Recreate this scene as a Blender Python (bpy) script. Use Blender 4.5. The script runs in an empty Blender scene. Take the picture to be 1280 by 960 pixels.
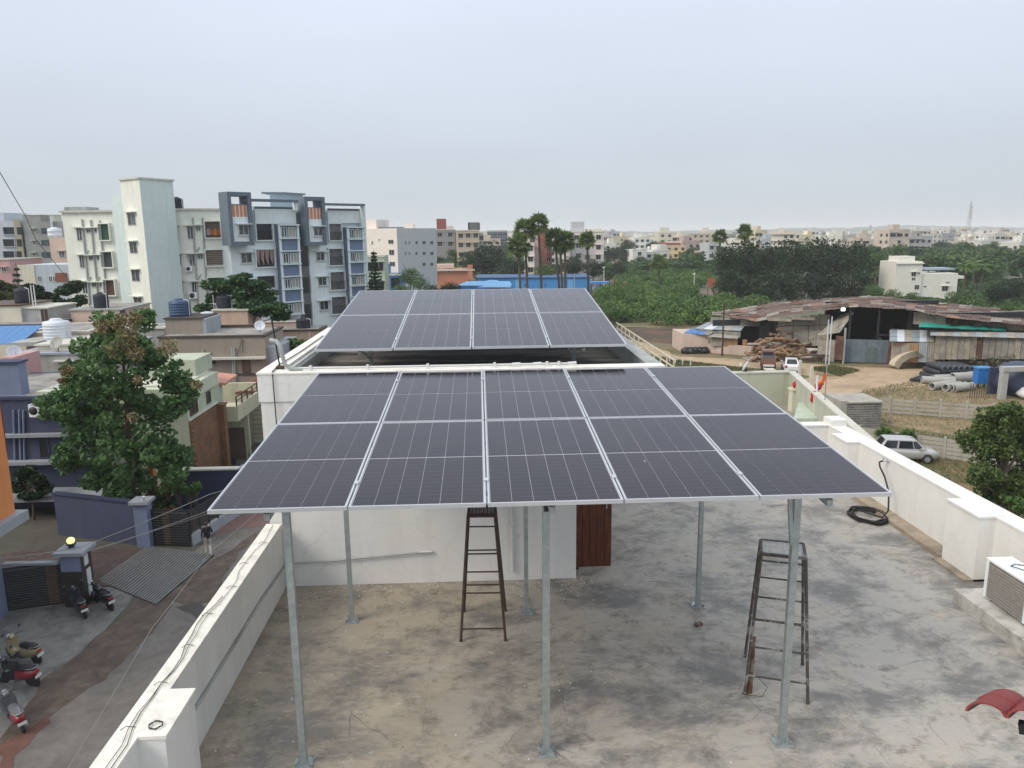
import bpy, bmesh, math, random
import numpy as np
from mathutils import Vector, Matrix
random.seed(7); rng = np.random.default_rng(7)
SC = bpy.context.scene
COL = SC.collection
PI = math.pi
# ------------------------------------------------------------------ camera
F = 960.0; PITCH = math.radians(11.16); YAW = math.radians(2.36); ROLL = math.radians(.62); CZ = 5.1
G0 = -10.3                                    # street level; the terrace floor is z = 0
cd = bpy.data.cameras.new("camera"); cam = bpy.data.objects.new("camera", cd); COL.objects.link(cam)
cd.sensor_width = 36.0; cd.lens = 36.0 * F / 1280.0; cd.clip_start = .1; cd.clip_end = 20000
fw = Vector((math.sin(YAW) * math.cos(PITCH), math.cos(YAW) * math.cos(PITCH), -math.sin(PITCH)))
r0 = Vector((math.cos(YAW), -math.sin(YAW), 0)); u0 = r0.cross(fw)
Rr = r0 * math.cos(ROLL) - u0 * math.sin(ROLL); Uu = r0 * math.sin(ROLL) + u0 * math.cos(ROLL)
mw = Matrix((Rr, Uu, -fw)).transposed().to_4x4(); mw.translation = Vector((0, 0, CZ))
cam.matrix_world = mw; SC.camera = cam
# ------------------------------------------------------------------ sky, sun, exposure
SUN_EL = math.radians(42); SUN_AZ = math.radians(-118)         # azimuth clockwise from +Y: the light comes from the left and behind
w = bpy.data.worlds.new("World"); SC.world = w; w.use_nodes = True
nt = w.node_tree; nt.nodes.clear()
sky = nt.nodes.new('ShaderNodeTexSky'); sky.sky_type = 'NISHITA'; sky.sun_disc = False
sky.sun_elevation = SUN_EL; sky.sun_rotation = SUN_AZ; sky.air_density = 1.0; sky.dust_density = 6.0; sky.ozone_density = 1.5
sm = nt.nodes.new('ShaderNodeVectorMath'); sm.operation = 'SCALE'; sm.inputs['Scale'].default_value = .09
geo = nt.nodes.new('ShaderNodeTexCoord'); sp = nt.nodes.new('ShaderNodeSeparateXYZ')
nt.links.new(geo.outputs['Generated'], sp.inputs[0])
rp = nt.nodes.new('ShaderNodeValToRGB')
rp.color_ramp.elements[0].position = .0; rp.color_ramp.elements[0].color = (.475, .515, .555, 1)
rp.color_ramp.elements[1].position = 1.0; rp.color_ramp.elements[1].color = (.95, 1.0, 1.06, 1)
e_ = rp.color_ramp.elements.new(.55); e_.color = (.74, .80, .90, 1)
e_ = rp.color_ramp.elements.new(.10); e_.color = (.47, .52, .585, 1)
e_ = rp.color_ramp.elements.new(.30); e_.color = (.595, .65, .755, 1)
nt.links.new(sp.outputs['Z'], rp.inputs[0])
nz = nt.nodes.new('ShaderNodeTexNoise'); nz.inputs['Scale'].default_value = 1.6; nz.inputs['Detail'].default_value = 3
mp_ = nt.nodes.new('ShaderNodeMapping'); mp_.inputs['Scale'].default_value = (1, 1, 3.5)
nt.links.new(geo.outputs['Generated'], mp_.inputs[0]); nt.links.new(mp_.outputs[0], nz.inputs['Vector'])
cl = nt.nodes.new('ShaderNodeMapRange'); cl.inputs[1].default_value = .3; cl.inputs[2].default_value = .75
cl.inputs[3].default_value = .955; cl.inputs[4].default_value = 1.07
nt.links.new(nz.outputs[0], cl.inputs[0])
vs = nt.nodes.new('ShaderNodeVectorMath'); vs.operation = 'SCALE'
nt.links.new(rp.outputs[0], vs.inputs[0]); nt.links.new(cl.outputs[0], vs.inputs['Scale'])
mx = nt.nodes.new('ShaderNodeMix'); mx.data_type = 'RGBA'; mx.inputs[0].default_value = .88      # thin overcast over the clear sky
nt.links.new(sky.outputs[0], sm.inputs[0]); nt.links.new(sm.outputs[0], mx.inputs[6]); nt.links.new(vs.outputs[0], mx.inputs[7])
bg = nt.nodes.new('ShaderNodeBackground'); bg.inputs['Strength'].default_value = 1.06
nt.links.new(mx.outputs[2], bg.inputs[0])
wo = nt.nodes.new('ShaderNodeOutputWorld'); nt.links.new(bg.outputs[0], wo.inputs[0])
sd = bpy.data.lights.new("sun", 'SUN'); sd.energy = 1.5; sd.angle = math.radians(24); sd.color = (1, .9, .76)
so = bpy.data.objects.new("sun", sd); COL.objects.link(so)
sdir = Vector((math.sin(SUN_AZ) * math.cos(SUN_EL), math.cos(SUN_AZ) * math.cos(SUN_EL), math.sin(SUN_EL)))
so.rotation_euler = sdir.to_track_quat('Z', 'Y').to_euler(); so.location = (0, 0, 60)
SC.view_settings.view_transform = 'Standard'; SC.view_settings.look = 'None'
SC.view_settings.exposure = 0.40; SC.view_settings.gamma = 1.0; SC.view_settings.use_curve_mapping = False
SC.cycles.max_bounces = 5; SC.cycles.diffuse_bounces = 3; SC.cycles.glossy_bounces = 3; SC.cycles.transparent_max_bounces = 8
SC.cycles.volume_bounces = 2; SC.cycles.volume_max_steps = 32
# ------------------------------------------------------------------ from a point of the photograph to a place in the world
def ray(u, v):
    a, b = u - 640, v - 480
    return fw * F + Rr * a - Uu * b
def gp(u, v, z=G0):
    r = ray(u, v); t = (z - CZ) / r.z
    return Vector((r.x * t, r.y * t, z))
def dp(u, v, Y):
    r = ray(u, v); t = Y / r.y
    return Vector((r.x * t, Y, CZ + r.z * t))
def on_plane(u, v, A, B):
    """the ray against the upright plane through A and B: (distance along A->B, z)"""
    r = ray(u, v); d = Vector((B[0] - A[0], B[1] - A[1], 0)).normalized(); n = Vector((d.y, -d.x, 0))
    t = (n.x * A[0] + n.y * A[1]) / (n.x * r.x + n.y * r.y)
    p = r * t
    return (p.x - A[0]) * d.x + (p.y - A[1]) * d.y, CZ + p.z
# ------------------------------------------------------------------ materials
MATS = {}
def lin(c):
    return tuple((x / 12.92 if x <= .04045 else ((x + .055) / 1.055) ** 2.4) for x in c)
def mat(name, col, rough=.8, var=.12, scale=3.0, bump=0.0, bscale=None, metal=0.0, col2=None, amt=.5, s2=.6, stretch=(1, 1, 1),
        spec=.5, coat=0.0, emit=None, streak=0.0, trans=0.0, soft=.12):
    """procedural paint: fine variation, big patches of a second colour, rain streaks, bump"""
    if name in MATS: return MATS[name]
    m = bpy.data.materials.new(name); m.use_nodes = True; t = m.node_tree; L = t.links
    b = t.nodes['Principled BSDF']; b.inputs['Roughness'].default_value = rough; b.inputs['Metallic'].default_value = metal
    b.inputs['Specular IOR Level'].default_value = spec; b.inputs['Coat Weight'].default_value = coat
    g = t.nodes.new('ShaderNodeNewGeometry'); mp = t.nodes.new('ShaderNodeMapping'); mp.inputs['Scale'].default_value = stretch
    L.new(g.outputs['Position'], mp.inputs[0])
    n1 = t.nodes.new('ShaderNodeTexNoise'); n1.inputs['Scale'].default_value = scale; n1.inputs['Detail'].default_value = 6; n1.inputs['Roughness'].default_value = .65
    L.new(mp.outputs[0], n1.inputs['Vector'])
    mr = t.nodes.new('ShaderNodeMapRange'); mr.inputs[1].default_value = .25; mr.inputs[2].default_value = .75
    mr.inputs[3].default_value = 1 - var; mr.inputs[4].default_value = 1 + var; L.new(n1.outputs[0], mr.inputs[0])
    last = None
    rgb = t.nodes.new('ShaderNodeRGB'); rgb.outputs[0].default_value = (*col, 1); last = rgb.outputs[0]
    if col2 is not None:
        n2 = t.nodes.new('ShaderNodeTexNoise'); n2.inputs['Scale'].default_value = s2; n2.inputs['Detail'].default_value = 8; n2.inputs['Roughness'].default_value = .7
        n2.inputs['Distortion'].default_value = .4; L.new(mp.outputs[0], n2.inputs['Vector'])
        r2 = t.nodes.new('ShaderNodeMapRange'); r2.inputs[1].default_value = 1 - amt - soft; r2.inputs[2].default_value = 1 - amt + soft
        L.new(n2.outputs[0], r2.inputs[0])
        mm = t.nodes.new('ShaderNodeMix'); mm.data_type = 'RGBA'; L.new(r2.outputs[0], mm.inputs[0]); L.new(last, mm.inputs[6]); mm.inputs[7].default_value = (*col2, 1)
        last = mm.outputs[2]
    if streak:
        ms = t.nodes.new('ShaderNodeMapping'); ms.inputs['Scale'].default_value = (2.2, 2.2, .16); L.new(g.outputs['Position'], ms.inputs[0])
        n3 = t.nodes.new('ShaderNodeTexNoise'); n3.inputs['Scale'].default_value = 1.3; n3.inputs['Detail'].default_value = 7; n3.inputs['Roughness'].default_value = .7
        L.new(ms.outputs[0], n3.inputs['Vector'])
        r3 = t.nodes.new('ShaderNodeMapRange'); r3.inputs[1].default_value = .5; r3.inputs[2].default_value = .78; r3.inputs[3].default_value = 0; r3.inputs[4].default_value = streak
        L.new(n3.outputs[0], r3.inputs[0])
        m3 = t.nodes.new('ShaderNodeMix'); m3.data_type = 'RGBA'; L.new(r3.outputs[0], m3.inputs[0]); L.new(last, m3.inputs[6]); m3.inputs[7].default_value = (.11, .105, .09, 1)
        last = m3.outputs[2]
    sc_ = t.nodes.new('ShaderNodeVectorMath'); sc_.operation = 'SCALE'; L.new(last, sc_.inputs[0]); L.new(mr.outputs[0], sc_.inputs['Scale'])
    L.new(sc_.outputs[0], b.inputs['Base Color'])
    if bump:
        nb = t.nodes.new('ShaderNodeTexNoise'); nb.inputs['Scale'].default_value = bscale or scale * 4; nb.inputs['Detail'].default_value = 5
        L.new(mp.outputs[0], nb.inputs['Vector'])
        bu = t.nodes.new('ShaderNodeBump'); bu.inputs['Strength'].default_value = bump; bu.inputs['Distance'].default_value = .05
        L.new(nb.outputs[0], bu.inputs['Height']); L.new(bu.outputs[0], b.inputs['Normal'])
    if emit: b.inputs['Emission Color'].default_value = (*emit[0], 1); b.inputs['Emission Strength'].default_value = emit[1]
    MATS[name] = m; return m
def paint(name, col, **k):
    d = dict(rough=.85, var=.07, scale=1.2, bump=.07, bscale=14, streak=.35); d.update(k); return mat(name, col, **d)
WHITE = paint('white_wall', (.74, .735, .70), col2=(.67, .66, .62), amt=.45, s2=1.2, streak=.17)
COPING = paint('coping', (.80, .78, .71), col2=(.50, .47, .40), amt=.36, s2=2.6, streak=0, scale=6, var=.12)
GALV = mat('galvanised', (.33, .37, .37), rough=.45, metal=.6, var=.16, scale=9, col2=(.42, .46, .46), amt=.5, s2=14)
ALU = mat('aluminium', (.62, .64, .67), rough=.38, metal=.6, var=.05, scale=6)
RUSTM = mat('rusty_steel', (.045, .03, .024), rough=.8, var=.3, scale=20, col2=(.10, .058, .042), amt=.5, s2=9, bump=.4)
RUSTW = mat('worn_steel', (.085, .07, .06), rough=.75, var=.3, scale=14, col2=(.34, .32, .29), amt=.42, s2=6, soft=.05, bump=.4)
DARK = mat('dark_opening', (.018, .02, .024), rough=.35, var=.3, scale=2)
GLASS = mat('window_glass', (.05, .06, .07), rough=.12, var=.35, scale=1.5, col2=(.16, .17, .17), amt=.42, s2=1.7, soft=.03)
BLK = mat('black_plastic', (.012, .013, .015), rough=.45, var=.2, scale=8)
RUBBER = mat('rubber', (.02, .02, .021), rough=.75, var=.2, scale=12)
PIPEW = mat('pvc_pipe', (.62, .62, .6), rough=.4, var=.05, scale=5)
IRON = mat('black_iron', (.02, .021, .025), rough=.5, var=.2, scale=8)
WOOD = mat('dark_wood', (.085, .022, .010), rough=.5, var=.35, scale=5, stretch=(9, 9, .7), col2=(.16, .045, .016), amt=.45, s2=5, bump=.2)
CHROME = mat('chrome', (.6, .6, .62), rough=.2, metal=1, var=.05)
BARK = mat('bark', (.10, .075, .055), rough=.9, var=.3, scale=8, bump=.6)
# ------------------------------------------------------------------ objects
ROOT = {}; KIDS = {}
LABELS = {}
def thing(name, label, cat, loc=(0, 0, 0), rz=0, group=None):
    o = bpy.data.objects.new(name, None); COL.objects.link(o); o.empty_display_size = .3
    o.location = loc; o.rotation_euler = (0, 0, rz)
    o['label'] = label; o['category'] = cat
    if group: o['group'] = group
    ROOT[o.name] = Matrix.Translation(Vector(loc)) @ Matrix.Rotation(rz, 4, 'Z')
    return o
def tag(o, label, cat, group=None, kind=None):
    if label: o['label'] = label
    if cat: o['category'] = cat
    if group: o['group'] = group
    if kind: o['kind'] = kind
    return o
class MB:
    def __init__(s): s.v = []; s.f = []; s.m = []; s.mats = []; s.smooth = set(); s.sm = False
    def mi(s, m):
        if m not in s.mats: s.mats.append(m)
        return s.mats.index(m)
    def add(s, vs, fs, m, M=None):
        o = len(s.v); k = s.mi(m)
        s.v += [tuple(M @ Vector(p)) for p in vs] if M is not None else [tuple(p) for p in vs]
        for f in fs:
            if s.sm: s.smooth.add(len(s.f))
            s.f.append([o + i for i in f]); s.m.append(k)
        return s
    def box(s, x0, x1, y0, y1, z0, z1, m, M=None):
        return s.add([(x0, y0, z0), (x1, y0, z0), (x1, y1, z0), (x0, y1, z0), (x0, y0, z1), (x1, y0, z1), (x1, y1, z1), (x0, y1, z1)],
                     [(0, 3, 2, 1), (4, 5, 6, 7), (0, 1, 5, 4), (1, 2, 6, 5), (2, 3, 7, 6), (3, 0, 4, 7)], m, M)
    def prism(s, poly, z0, z1, m, M=None):
        n = len(poly); a = sum(poly[i][0] * poly[(i + 1) % n][1] - poly[(i + 1) % n][0] * poly[i][1] for i in range(n))
        if a < 0: poly = poly[::-1]
        vs = [(p[0], p[1], z0) for p in poly] + [(p[0], p[1], z1) for p in poly]
        return s.add(vs, [tuple(range(n))[::-1], tuple(range(n, 2 * n))] + [(i, (i + 1) % n, n + (i + 1) % n, n + i) for i in range(n)], m, M)
    def tube(s, p, q, r, m, n=8, r2=None, cap=True, M=None):
        p = Vector(p); q = Vector(q); d = (q - p).normalized(); a = d.orthogonal().normalized(); b = d.cross(a); r2 = r if r2 is None else r2
        vs = []
        for c, rr in ((p, r), (q, r2)):
            for i in range(n):
                t = 2 * PI * i / n; vs.append(c + (a * math.cos(t) + b * math.sin(t)) * rr)
        old = s.sm; s.sm = n > 5
        s.add(vs, [(i, (i + 1) % n, n + (i + 1) % n, n + i) for i in range(n)], m, M)
        s.sm = False
        if cap: s.add(vs, [tuple(range(n))[::-1], tuple(range(n, 2 * n))], m, M)
        s.sm = old; return s
    def bar(s, p, q, w, h, m, M=None, up=(0, 0, 1)):
        """rectangular bar from p to q"""
        p = Vector(p); q = Vector(q); d = (q - p).normalized(); u = Vector(up)
        if abs(d.dot(u)) > .98: u = Vector((0, 1, 0))
        a = d.cross(u).normalized() * w / 2; b = a.cross(d).normalized() * h / 2
        vs = [c + x for c in (p, q) for x in (-a - b, a - b, a + b, -a + b)]
        return s.add(vs, [(3, 2, 1, 0), (4, 5, 6, 7), (0, 1, 5, 4), (1, 2, 6, 5), (2, 3, 7, 6), (3, 0, 4, 7)], m, M)
    def path(s, pts, r, m, n=6, M=None, closed=False):
        pts = [Vector(p) for p in pts]; N = len(pts); vs = []; a = None
        for i, p in enumerate(pts):
            d = (pts[(i + 1) % N] if (closed or i < N - 1) else p) - (pts[i - 1] if (closed or i > 0) else p)
            d.normalize()
            a = (a - d * a.dot(d)).normalized() if a is not None else d.orthogonal().normalized()
            b = d.cross(a)
            rr = r[i] if isinstance(r, (list, tuple)) else r
            for k in range(n):
                t = 2 * PI * k / n; vs.append(p + (a * math.cos(t) + b * math.sin(t)) * rr)
        fs = []
        for i in range(N if closed else N - 1):
            j = (i + 1) % N
            fs += [(i * n + k, i * n + (k + 1) % n, j * n + (k + 1) % n, j * n + k) for k in range(n)]
        old = s.sm; s.sm = n > 4; s.add(vs, fs, m, M); s.sm = old
        if not closed: s.add(vs, [tuple(range(n))[::-1], tuple(range((N - 1) * n, N * n))], m, M)
        return s
    def lathe(s, prof, m, n=16, M=None):
        """prof: (radius, z) from bottom to top"""
        vs = [(r * math.cos(2 * PI * k / n), r * math.sin(2 * PI * k / n), z) for r, z in prof for k in range(n)]
        fs = [(i * n + k, i * n + (k + 1) % n, (i + 1) * n + (k + 1) % n, (i + 1) * n + k) for i in range(len(prof) - 1) for k in range(n)]
        old = s.sm; s.sm = True; s.add(vs, fs, m, M); s.sm = False
        s.add(vs, [tuple(range(n))[::-1], tuple(range((len(prof) - 1) * n, len(prof) * n))], m, M); s.sm = old
        return s
    def loft(s, rings, m, closed=True, M=None, caps=True):
        n = len(rings[0]); vs = [p for r in rings for p in r]; fs = []
        for i in range(len(rings) - 1):
            for k in range(n if closed else n - 1): fs.append((i * n + k, i * n + (k + 1) % n, (i + 1) * n + (k + 1) % n, (i + 1) * n + k))
        s.add(vs, fs, m, M)
        if caps:
            o = s.sm; s.sm = False; s.add(vs, [tuple(range(n))[::-1], tuple(range((len(rings) - 1) * n, len(rings) * n))], m, M); s.sm = o
        return s
    def build(s, name, parent=None, local=False):
        me = bpy.data.meshes.new(name)
        vs = s.v
        if parent is not None and not local:
            I = ROOT[parent.name].inverted(); vs = [tuple(I @ Vector(p)) for p in vs]
        me.from_pydata(vs, [], s.f); 
        for m in s.mats: me.materials.append(m)
        me.polygons.foreach_set('material_index', s.m)
        if s.smooth:
            fl = np.zeros(len(s.f), bool); fl[list(s.smooth)] = True; me.polygons.foreach_set('use_smooth', fl)
        me.validate(); me.update()
        bm = bmesh.new(); bm.from_mesh(me); bmesh.ops.recalc_face_normals(bm, faces=bm.faces); bm.to_mesh(me); bm.free()
        o = bpy.data.objects.new(name, me); COL.objects.link(o)
        if parent is not None: o.parent = parent; ROOT[o.name] = ROOT[parent.name]; KIDS.setdefault(parent.name, []).append(o)
        else: ROOT[o.name] = Matrix.Identity(4)
        return o
def link_copy(o, parent=None, **over):
    c = o.copy(); COL.objects.link(c)
    if parent is not None: c.parent = parent; KIDS.setdefault(parent.name, []).append(c)
    for ch in KIDS.get(o.name, []): link_copy(ch, c)
    return c
def dup(root, loc, rz=0, label=None, scale=None):
    c = link_copy(root); c.location = loc; c.rotation_euler = (0, 0, rz)
    if label: c['label'] = label
    if scale: c.scale = scale if hasattr(scale, '__len__') else (scale,) * 3
    return c
def Mx(x=0, y=0, z=0, rz=0, rx=0, ry=0, s=1):
    return Matrix.Translation((x, y, z)) @ Matrix.Rotation(rz, 4, 'Z') @ Matrix.Rotation(ry, 4, 'Y') @ Matrix.Rotation(rx, 4, 'X') @ Matrix.Scale(s, 4)
# ================================================================== the terrace in front
def floor_mat():
    m = bpy.data.materials.new('terrace_concrete'); m.use_nodes = True; t = m.node_tree; L = t.links; N = t.nodes.new
    b = t.nodes['Principled BSDF']; g = N('ShaderNodeNewGeometry')
    def noise(sc, det=8, st=(1, 1, 1), ro=.7, dist=0.0, off=0.0, rz=0.0):
        mp = N('ShaderNodeMapping'); mp.inputs['Scale'].default_value = st; mp.inputs['Location'].default_value = (off, off, 0); mp.inputs['Rotation'].default_value = (0, 0, rz); L.new(g.outputs['Position'], mp.inputs[0])
        n = N('ShaderNodeTexNoise'); n.inputs['Scale'].default_value = sc; n.inputs['Detail'].default_value = det; n.inputs['Roughness'].default_value = ro; n.inputs['Distortion'].default_value = dist
        L.new(mp.outputs[0], n.inputs['Vector']); return n.outputs[0]
    def rng_(x, a, b_, c=0, d=1):
        r = N('ShaderNodeMapRange'); L.new(x, r.inputs[0])
        for i, v in enumerate((a, b_, c, d)): r.inputs[i + 1].default_value = v
        return r.outputs[0]
    def mix(f, a, bb):
        q = N('ShaderNodeMix'); q.data_type = 'RGBA'; L.new(f, q.inputs[0])
        for i, x in ((6, a), (7, bb)):
            if isinstance(x, tuple): q.inputs[i].default_value = (*x, 1)
            else: L.new(x, q.inputs[i])
        return q.outputs[2]
    def mul(a, k):
        q = N('ShaderNodeMath'); q.operation = 'MULTIPLY'; L.new(a, q.inputs[0])
        if isinstance(k, float): q.inputs[1].default_value = k
        else: L.new(k, q.inputs[1])
        return q.outputs[0]
    # worn screed: buff on the left, grey cement towards the right
    sx = N('ShaderNodeSeparateXYZ'); L.new(g.outputs['Position'], sx.inputs[0])
    side = rng_(sx.outputs[0], -1.6, 3.2, -.20, .26)
    ad = N('ShaderNodeMath'); L.new(noise(.42, 6, dist=.2), ad.inputs[0]); L.new(side, ad.inputs[1])
    c = mix(rng_(ad.outputs[0], .36, .66), (.35, .305, .24), (.40, .375, .335))
    c = mix(rng_(noise(1.35, 10, dist=.25, off=3, ro=.75), .50, .66, 0, .8), c, (.43, .375, .295))
    blot = rng_(noise(.8, 12, (1, 1.3, 1), dist=.3, off=11, ro=.74), .47, .60, 0, .8)
    c = mix(blot, c, (.115, .115, .112))
    c = mix(rng_(noise(3.1, 12, dist=.25, off=7, ro=.8), .52, .64, 0, .72), c, (.135, .115, .09))
    c = mix(rng_(noise(5.5, 12, (.6, 1.8, 1), .82, .2, off=21, rz=.2), .55, .66, 0, .5), c, (.60, .56, .50))
    c = mix(rng_(noise(4.6, 10, (.4, 2.2, 1), .8, .2, rz=-.12), .57, .67, 0, .6), c, (.10, .10, .10))
    c = mix(rng_(noise(46, 4, ro=.8, off=2), .64, .78, 0, .6), c, (.055, .05, .045))
    c = mix(rng_(noise(30, 4, ro=.8, off=5), .66, .8, 0, .55), c, (.5, .48, .44))
    # worn panel joints
    for ax_, pitch, off_ in ((0, 1.52, .44), (1, 1.52, .2)):
        a1 = N('ShaderNodeMath'); a1.operation = 'ADD'; L.new(sx.outputs[ax_], a1.inputs[0]); a1.inputs[1].default_value = 20 + off_
        a2 = N('ShaderNodeMath'); a2.operation = 'DIVIDE'; L.new(a1.outputs[0], a2.inputs[0]); a2.inputs[1].default_value = pitch
        a3 = N('ShaderNodeMath'); a3.operation = 'FRACT'; L.new(a2.outputs[0], a3.inputs[0])
        a4 = N('ShaderNodeMath'); a4.operation = 'LESS_THAN'; L.new(a3.outputs[0], a4.inputs[0]); a4.inputs[1].default_value = .0055
        c = mix(mul(a4.outputs[0], rng_(noise(1.7, 6, off=40 + ax_ * 9), .45, .60, 0, .55)), c, (.09, .085, .075))
    # hairline cracks
    mp = N('ShaderNodeMapping'); L.new(g.outputs['Position'], mp.inputs[0])
    nn = N('ShaderNodeTexNoise'); nn.inputs['Scale'].default_value = 2.2; nn.inputs['Detail'].default_value = 4; L.new(mp.outputs[0], nn.inputs['Vector'])
    av = N('ShaderNodeMixRGB'); av.inputs[0].default_value = .16; L.new(mp.outputs[0], av.inputs[1]); L.new(nn.outputs[1], av.inputs[2])
    vo = N('ShaderNodeTexVoronoi'); vo.feature = 'DISTANCE_TO_EDGE'; vo.inputs['Scale'].default_value = .85; L.new(av.outputs[0], vo.inputs['Vector'])
    cr = mul(rng_(vo.outputs['Distance'], .0, .006, 1, 0), rng_(noise(.8, 3, off=31), .53, .63))
    c = mix(mul(cr, .55), c, (.035, .033, .03))
    L.new(c, b.inputs['Base Color'])
    L.new(rng_(blot, 0, .8, .82, .55), b.inputs['Roughness'])
    bu = N('ShaderNodeBump'); bu.inputs['Strength'].default_value = .5; bu.inputs['Distance'].default_value = .012
    L.new(noise(9, 9, (.7, 2, 1), .75), bu.inputs['Height']); L.new(bu.outputs[0], b.inputs['Normal'])
    return m
FLOOR = floor_mat()
def plaster_crack(name, base, line, sc=2.2):
    m = mat(name, base, rough=.9, var=.05, scale=1.5, bump=.08, bscale=20, streak=.12)
    t = m.node_tree; L = t.links; b = t.nodes['Principled BSDF']; src = b.inputs['Base Color'].links[0].from_socket
    g = t.nodes.new('ShaderNodeNewGeometry')
    nn = t.nodes.new('ShaderNodeTexNoise'); nn.inputs['Scale'].default_value = 2.5; L.new(g.outputs['Position'], nn.inputs['Vector'])
    av = t.nodes.new('ShaderNodeMixRGB'); av.inputs[0].default_value = .15; L.new(g.outputs['Position'], av.inputs[1]); L.new(nn.outputs[1], av.inputs[2])
    vo = t.nodes.new('ShaderNodeTexVoronoi'); vo.feature = 'DISTANCE_TO_EDGE'; vo.inputs['Scale'].default_value = sc; L.new(av.outputs[0], vo.inputs['Vector'])
    r = t.nodes.new('ShaderNodeMapRange'); r.inputs[1].default_value = 0; r.inputs[2].default_value = .012; r.inputs[3].default_value = .5; r.inputs[4].default_value = 0
    L.new(vo.outputs['Distance'], r.inputs[0])
    q = t.nodes.new('ShaderNodeMix'); q.data_type = 'RGBA'; L.new(r.outputs[0], q.inputs[0]); L.new(src, q.inputs[6]); q.inputs[7].default_value = (*line, 1)
    L.new(q.outputs[2], b.inputs['Base Color']); return m
CRACK = plaster_crack('crazed_white_plaster', (.74, .735, .71), (.55, .555, .545))
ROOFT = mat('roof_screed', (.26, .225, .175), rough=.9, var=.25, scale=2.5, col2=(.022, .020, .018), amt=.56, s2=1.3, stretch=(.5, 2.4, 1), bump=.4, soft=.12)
GREYP = paint('grey_plaster', (.38, .40, .39), col2=(.24, .25, .24), amt=.42, s2=1.5)
house = thing('terrace_house', 'white house in the foreground whose stained concrete terrace carries the solar panels', 'house', (2.3, 8, G0))
MB().box(-3.08, 7.68, -6, 15.9, G0, -.15, WHITE).build('wall', house)
MB().box(-2.93, 7.4, -6, 15.62, -.15, 0, FLOOR).build('terrace_floor', house)
b = MB().box(-3.13, -2.93, -6, 10.66, -.15, .97, WHITE).box(-3.14, -2.92, -6, 10.66, .97, 1.0, COPING)
b.box(-2.93, -2.70, 5.86, 6.52, 0, .97, WHITE).box(-2.92, -2.685, 5.85, 6.54, .97, 1.003, COPING)
b.build('parapet', house)
b = MB().box(7.4, 7.7, -6, 15.9, -.15, .97, WHITE).box(7.39, 7.72, -6, 15.9, .97, 1.0, WHITE)
for y0, y1 in ((10.2, 10.98), (14.25, 14.9)): b.box(7.16, 7.4, y0, y1, 0, .97, WHITE).box(7.14, 7.39, y0 - .01, y1 + .01, .97, 1.003, WHITE)
b.box(7.42, 7.74, 15.5, 15.92, 1.0, 1.12, WHITE)
b.build('parapet', house)
MB().box(2.62, 7.4, 15.62, 15.9, -.15, .97, WHITE).box(2.62, 7.39, 15.6, 15.91, .97, 1.0, WHITE).build('parapet', house)
SCREED = mat('bare_screed', (.36, .30, .225), rough=.9, var=.2, scale=6, col2=(.22, .18, .14), amt=.45, s2=2, bump=.4)
MB().box(7.12, 7.4, 11.0, 14.25, 0, .07, SCREED).box(7.02, 7.4, 10.2, 11.0, 0, .03, SCREED).build('plinth_strip', house)
# stair head room
HX0, HX1, HY0, HY1 = -3.1, 1.37, 10.7, 15.9
b = MB().box(HX0, -2.79, HY0, HY1, -.1, 3.17, WHITE).box(-2.79, HX1, HY0, HY1, -.1, 2.82, CRACK)
b.build('head_room_wall', house)
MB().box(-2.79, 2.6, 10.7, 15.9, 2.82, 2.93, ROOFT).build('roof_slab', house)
b = MB().box(-3.12, 2.62, 10.68, 10.9, 2.8, 3.19, CRACK).box(-3.13, 2.63, 10.67, 10.92, 3.19, 3.215, COPING)
b.box(-3.12, -2.85, 10.92, 15.92, 3.1, 3.19, WHITE).box(-3.13, -2.84, 10.92, 15.93, 3.19, 3.216, COPING)
b.box(-2.85, -2.76, 10.92, 15.7, 2.93, 3.12, GREYP)
b.box(2.42, 2.62, 10.9, 15.92, 2.8, 3.19, GREYP).box(2.41, 2.63, 10.92, 15.93, 3.19, 3.213, GREYP)
b.box(-3.12, 2.62, 15.72, 15.9, 2.93, 3.19, GREYP)
b.build('roof_parapet', house)
dr = MB()
for i in range(5): dr.box(1.385 + .112 * i, 1.385 + .112 * i + .107, 10.955, 10.995, .06, 2.05, WOOD)
dr.box(1.385, 1.94, 10.995, 11.0, .06, 2.05, WOOD)
door = dr.build('door', house)
MB().tube((1.86, 10.93, 1.0), (1.86, 10.93, 1.16), .012, CHROME, 6).tube((1.86, 10.93, 1.01), (1.86, 10.96, 1.01), .008, CHROME, 6).tube((1.86, 10.93, 1.15), (1.86, 10.96, 1.15), .008, CHROME, 6).build('handle', door)
MB().box(1.37, 1.45, 11.0, 11.9, 0, 2.1, WOOD).build('door_frame', house)
# strip of pale plaster hose line beside the post, conduit on wall and parapet
tag(MB().tube((.42, 10.665, .15), (.42, 10.665, 2.78), .028, PIPEW, 8).box(.37, .47, 10.64, 10.7, .9, .93, PIPEW).box(.37, .47, 10.64, 10.7, 2.1, 2.13, PIPEW).build('drain_pipe'), 'white plastic drain pipe running down the head room wall behind the middle post', 'pipe')
pw = on_plane(540, 690, (-3.1, 10.66), (1.4, 10.66)); zc = pw[1]
cond = MB().path([(-3.1 + pw[0], 10.672, zc), (-2.2, 10.672, zc - .10), (-2.84, 10.672, zc - .13), (-2.905, 10.6, zc - .14), (-2.906, 9.5, zc - .06), (-2.906, 6.56, zc - .02)], .014, GREYP, 8)
cond.path([(-2.906, 5.84, zc - .02), (-2.906, 1, zc - .02)], .014, GREYP, 8)
cond.tube((-3.1 + pw[0] - .2, 10.672, zc), (-3.1 + pw[0], 10.672, zc), .02, PIPEW, 8)
tag(cond.build('wall_conduit'), 'thin grey conduit pipe clipped along the left parapet and the head room wall', 'conduit')
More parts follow.
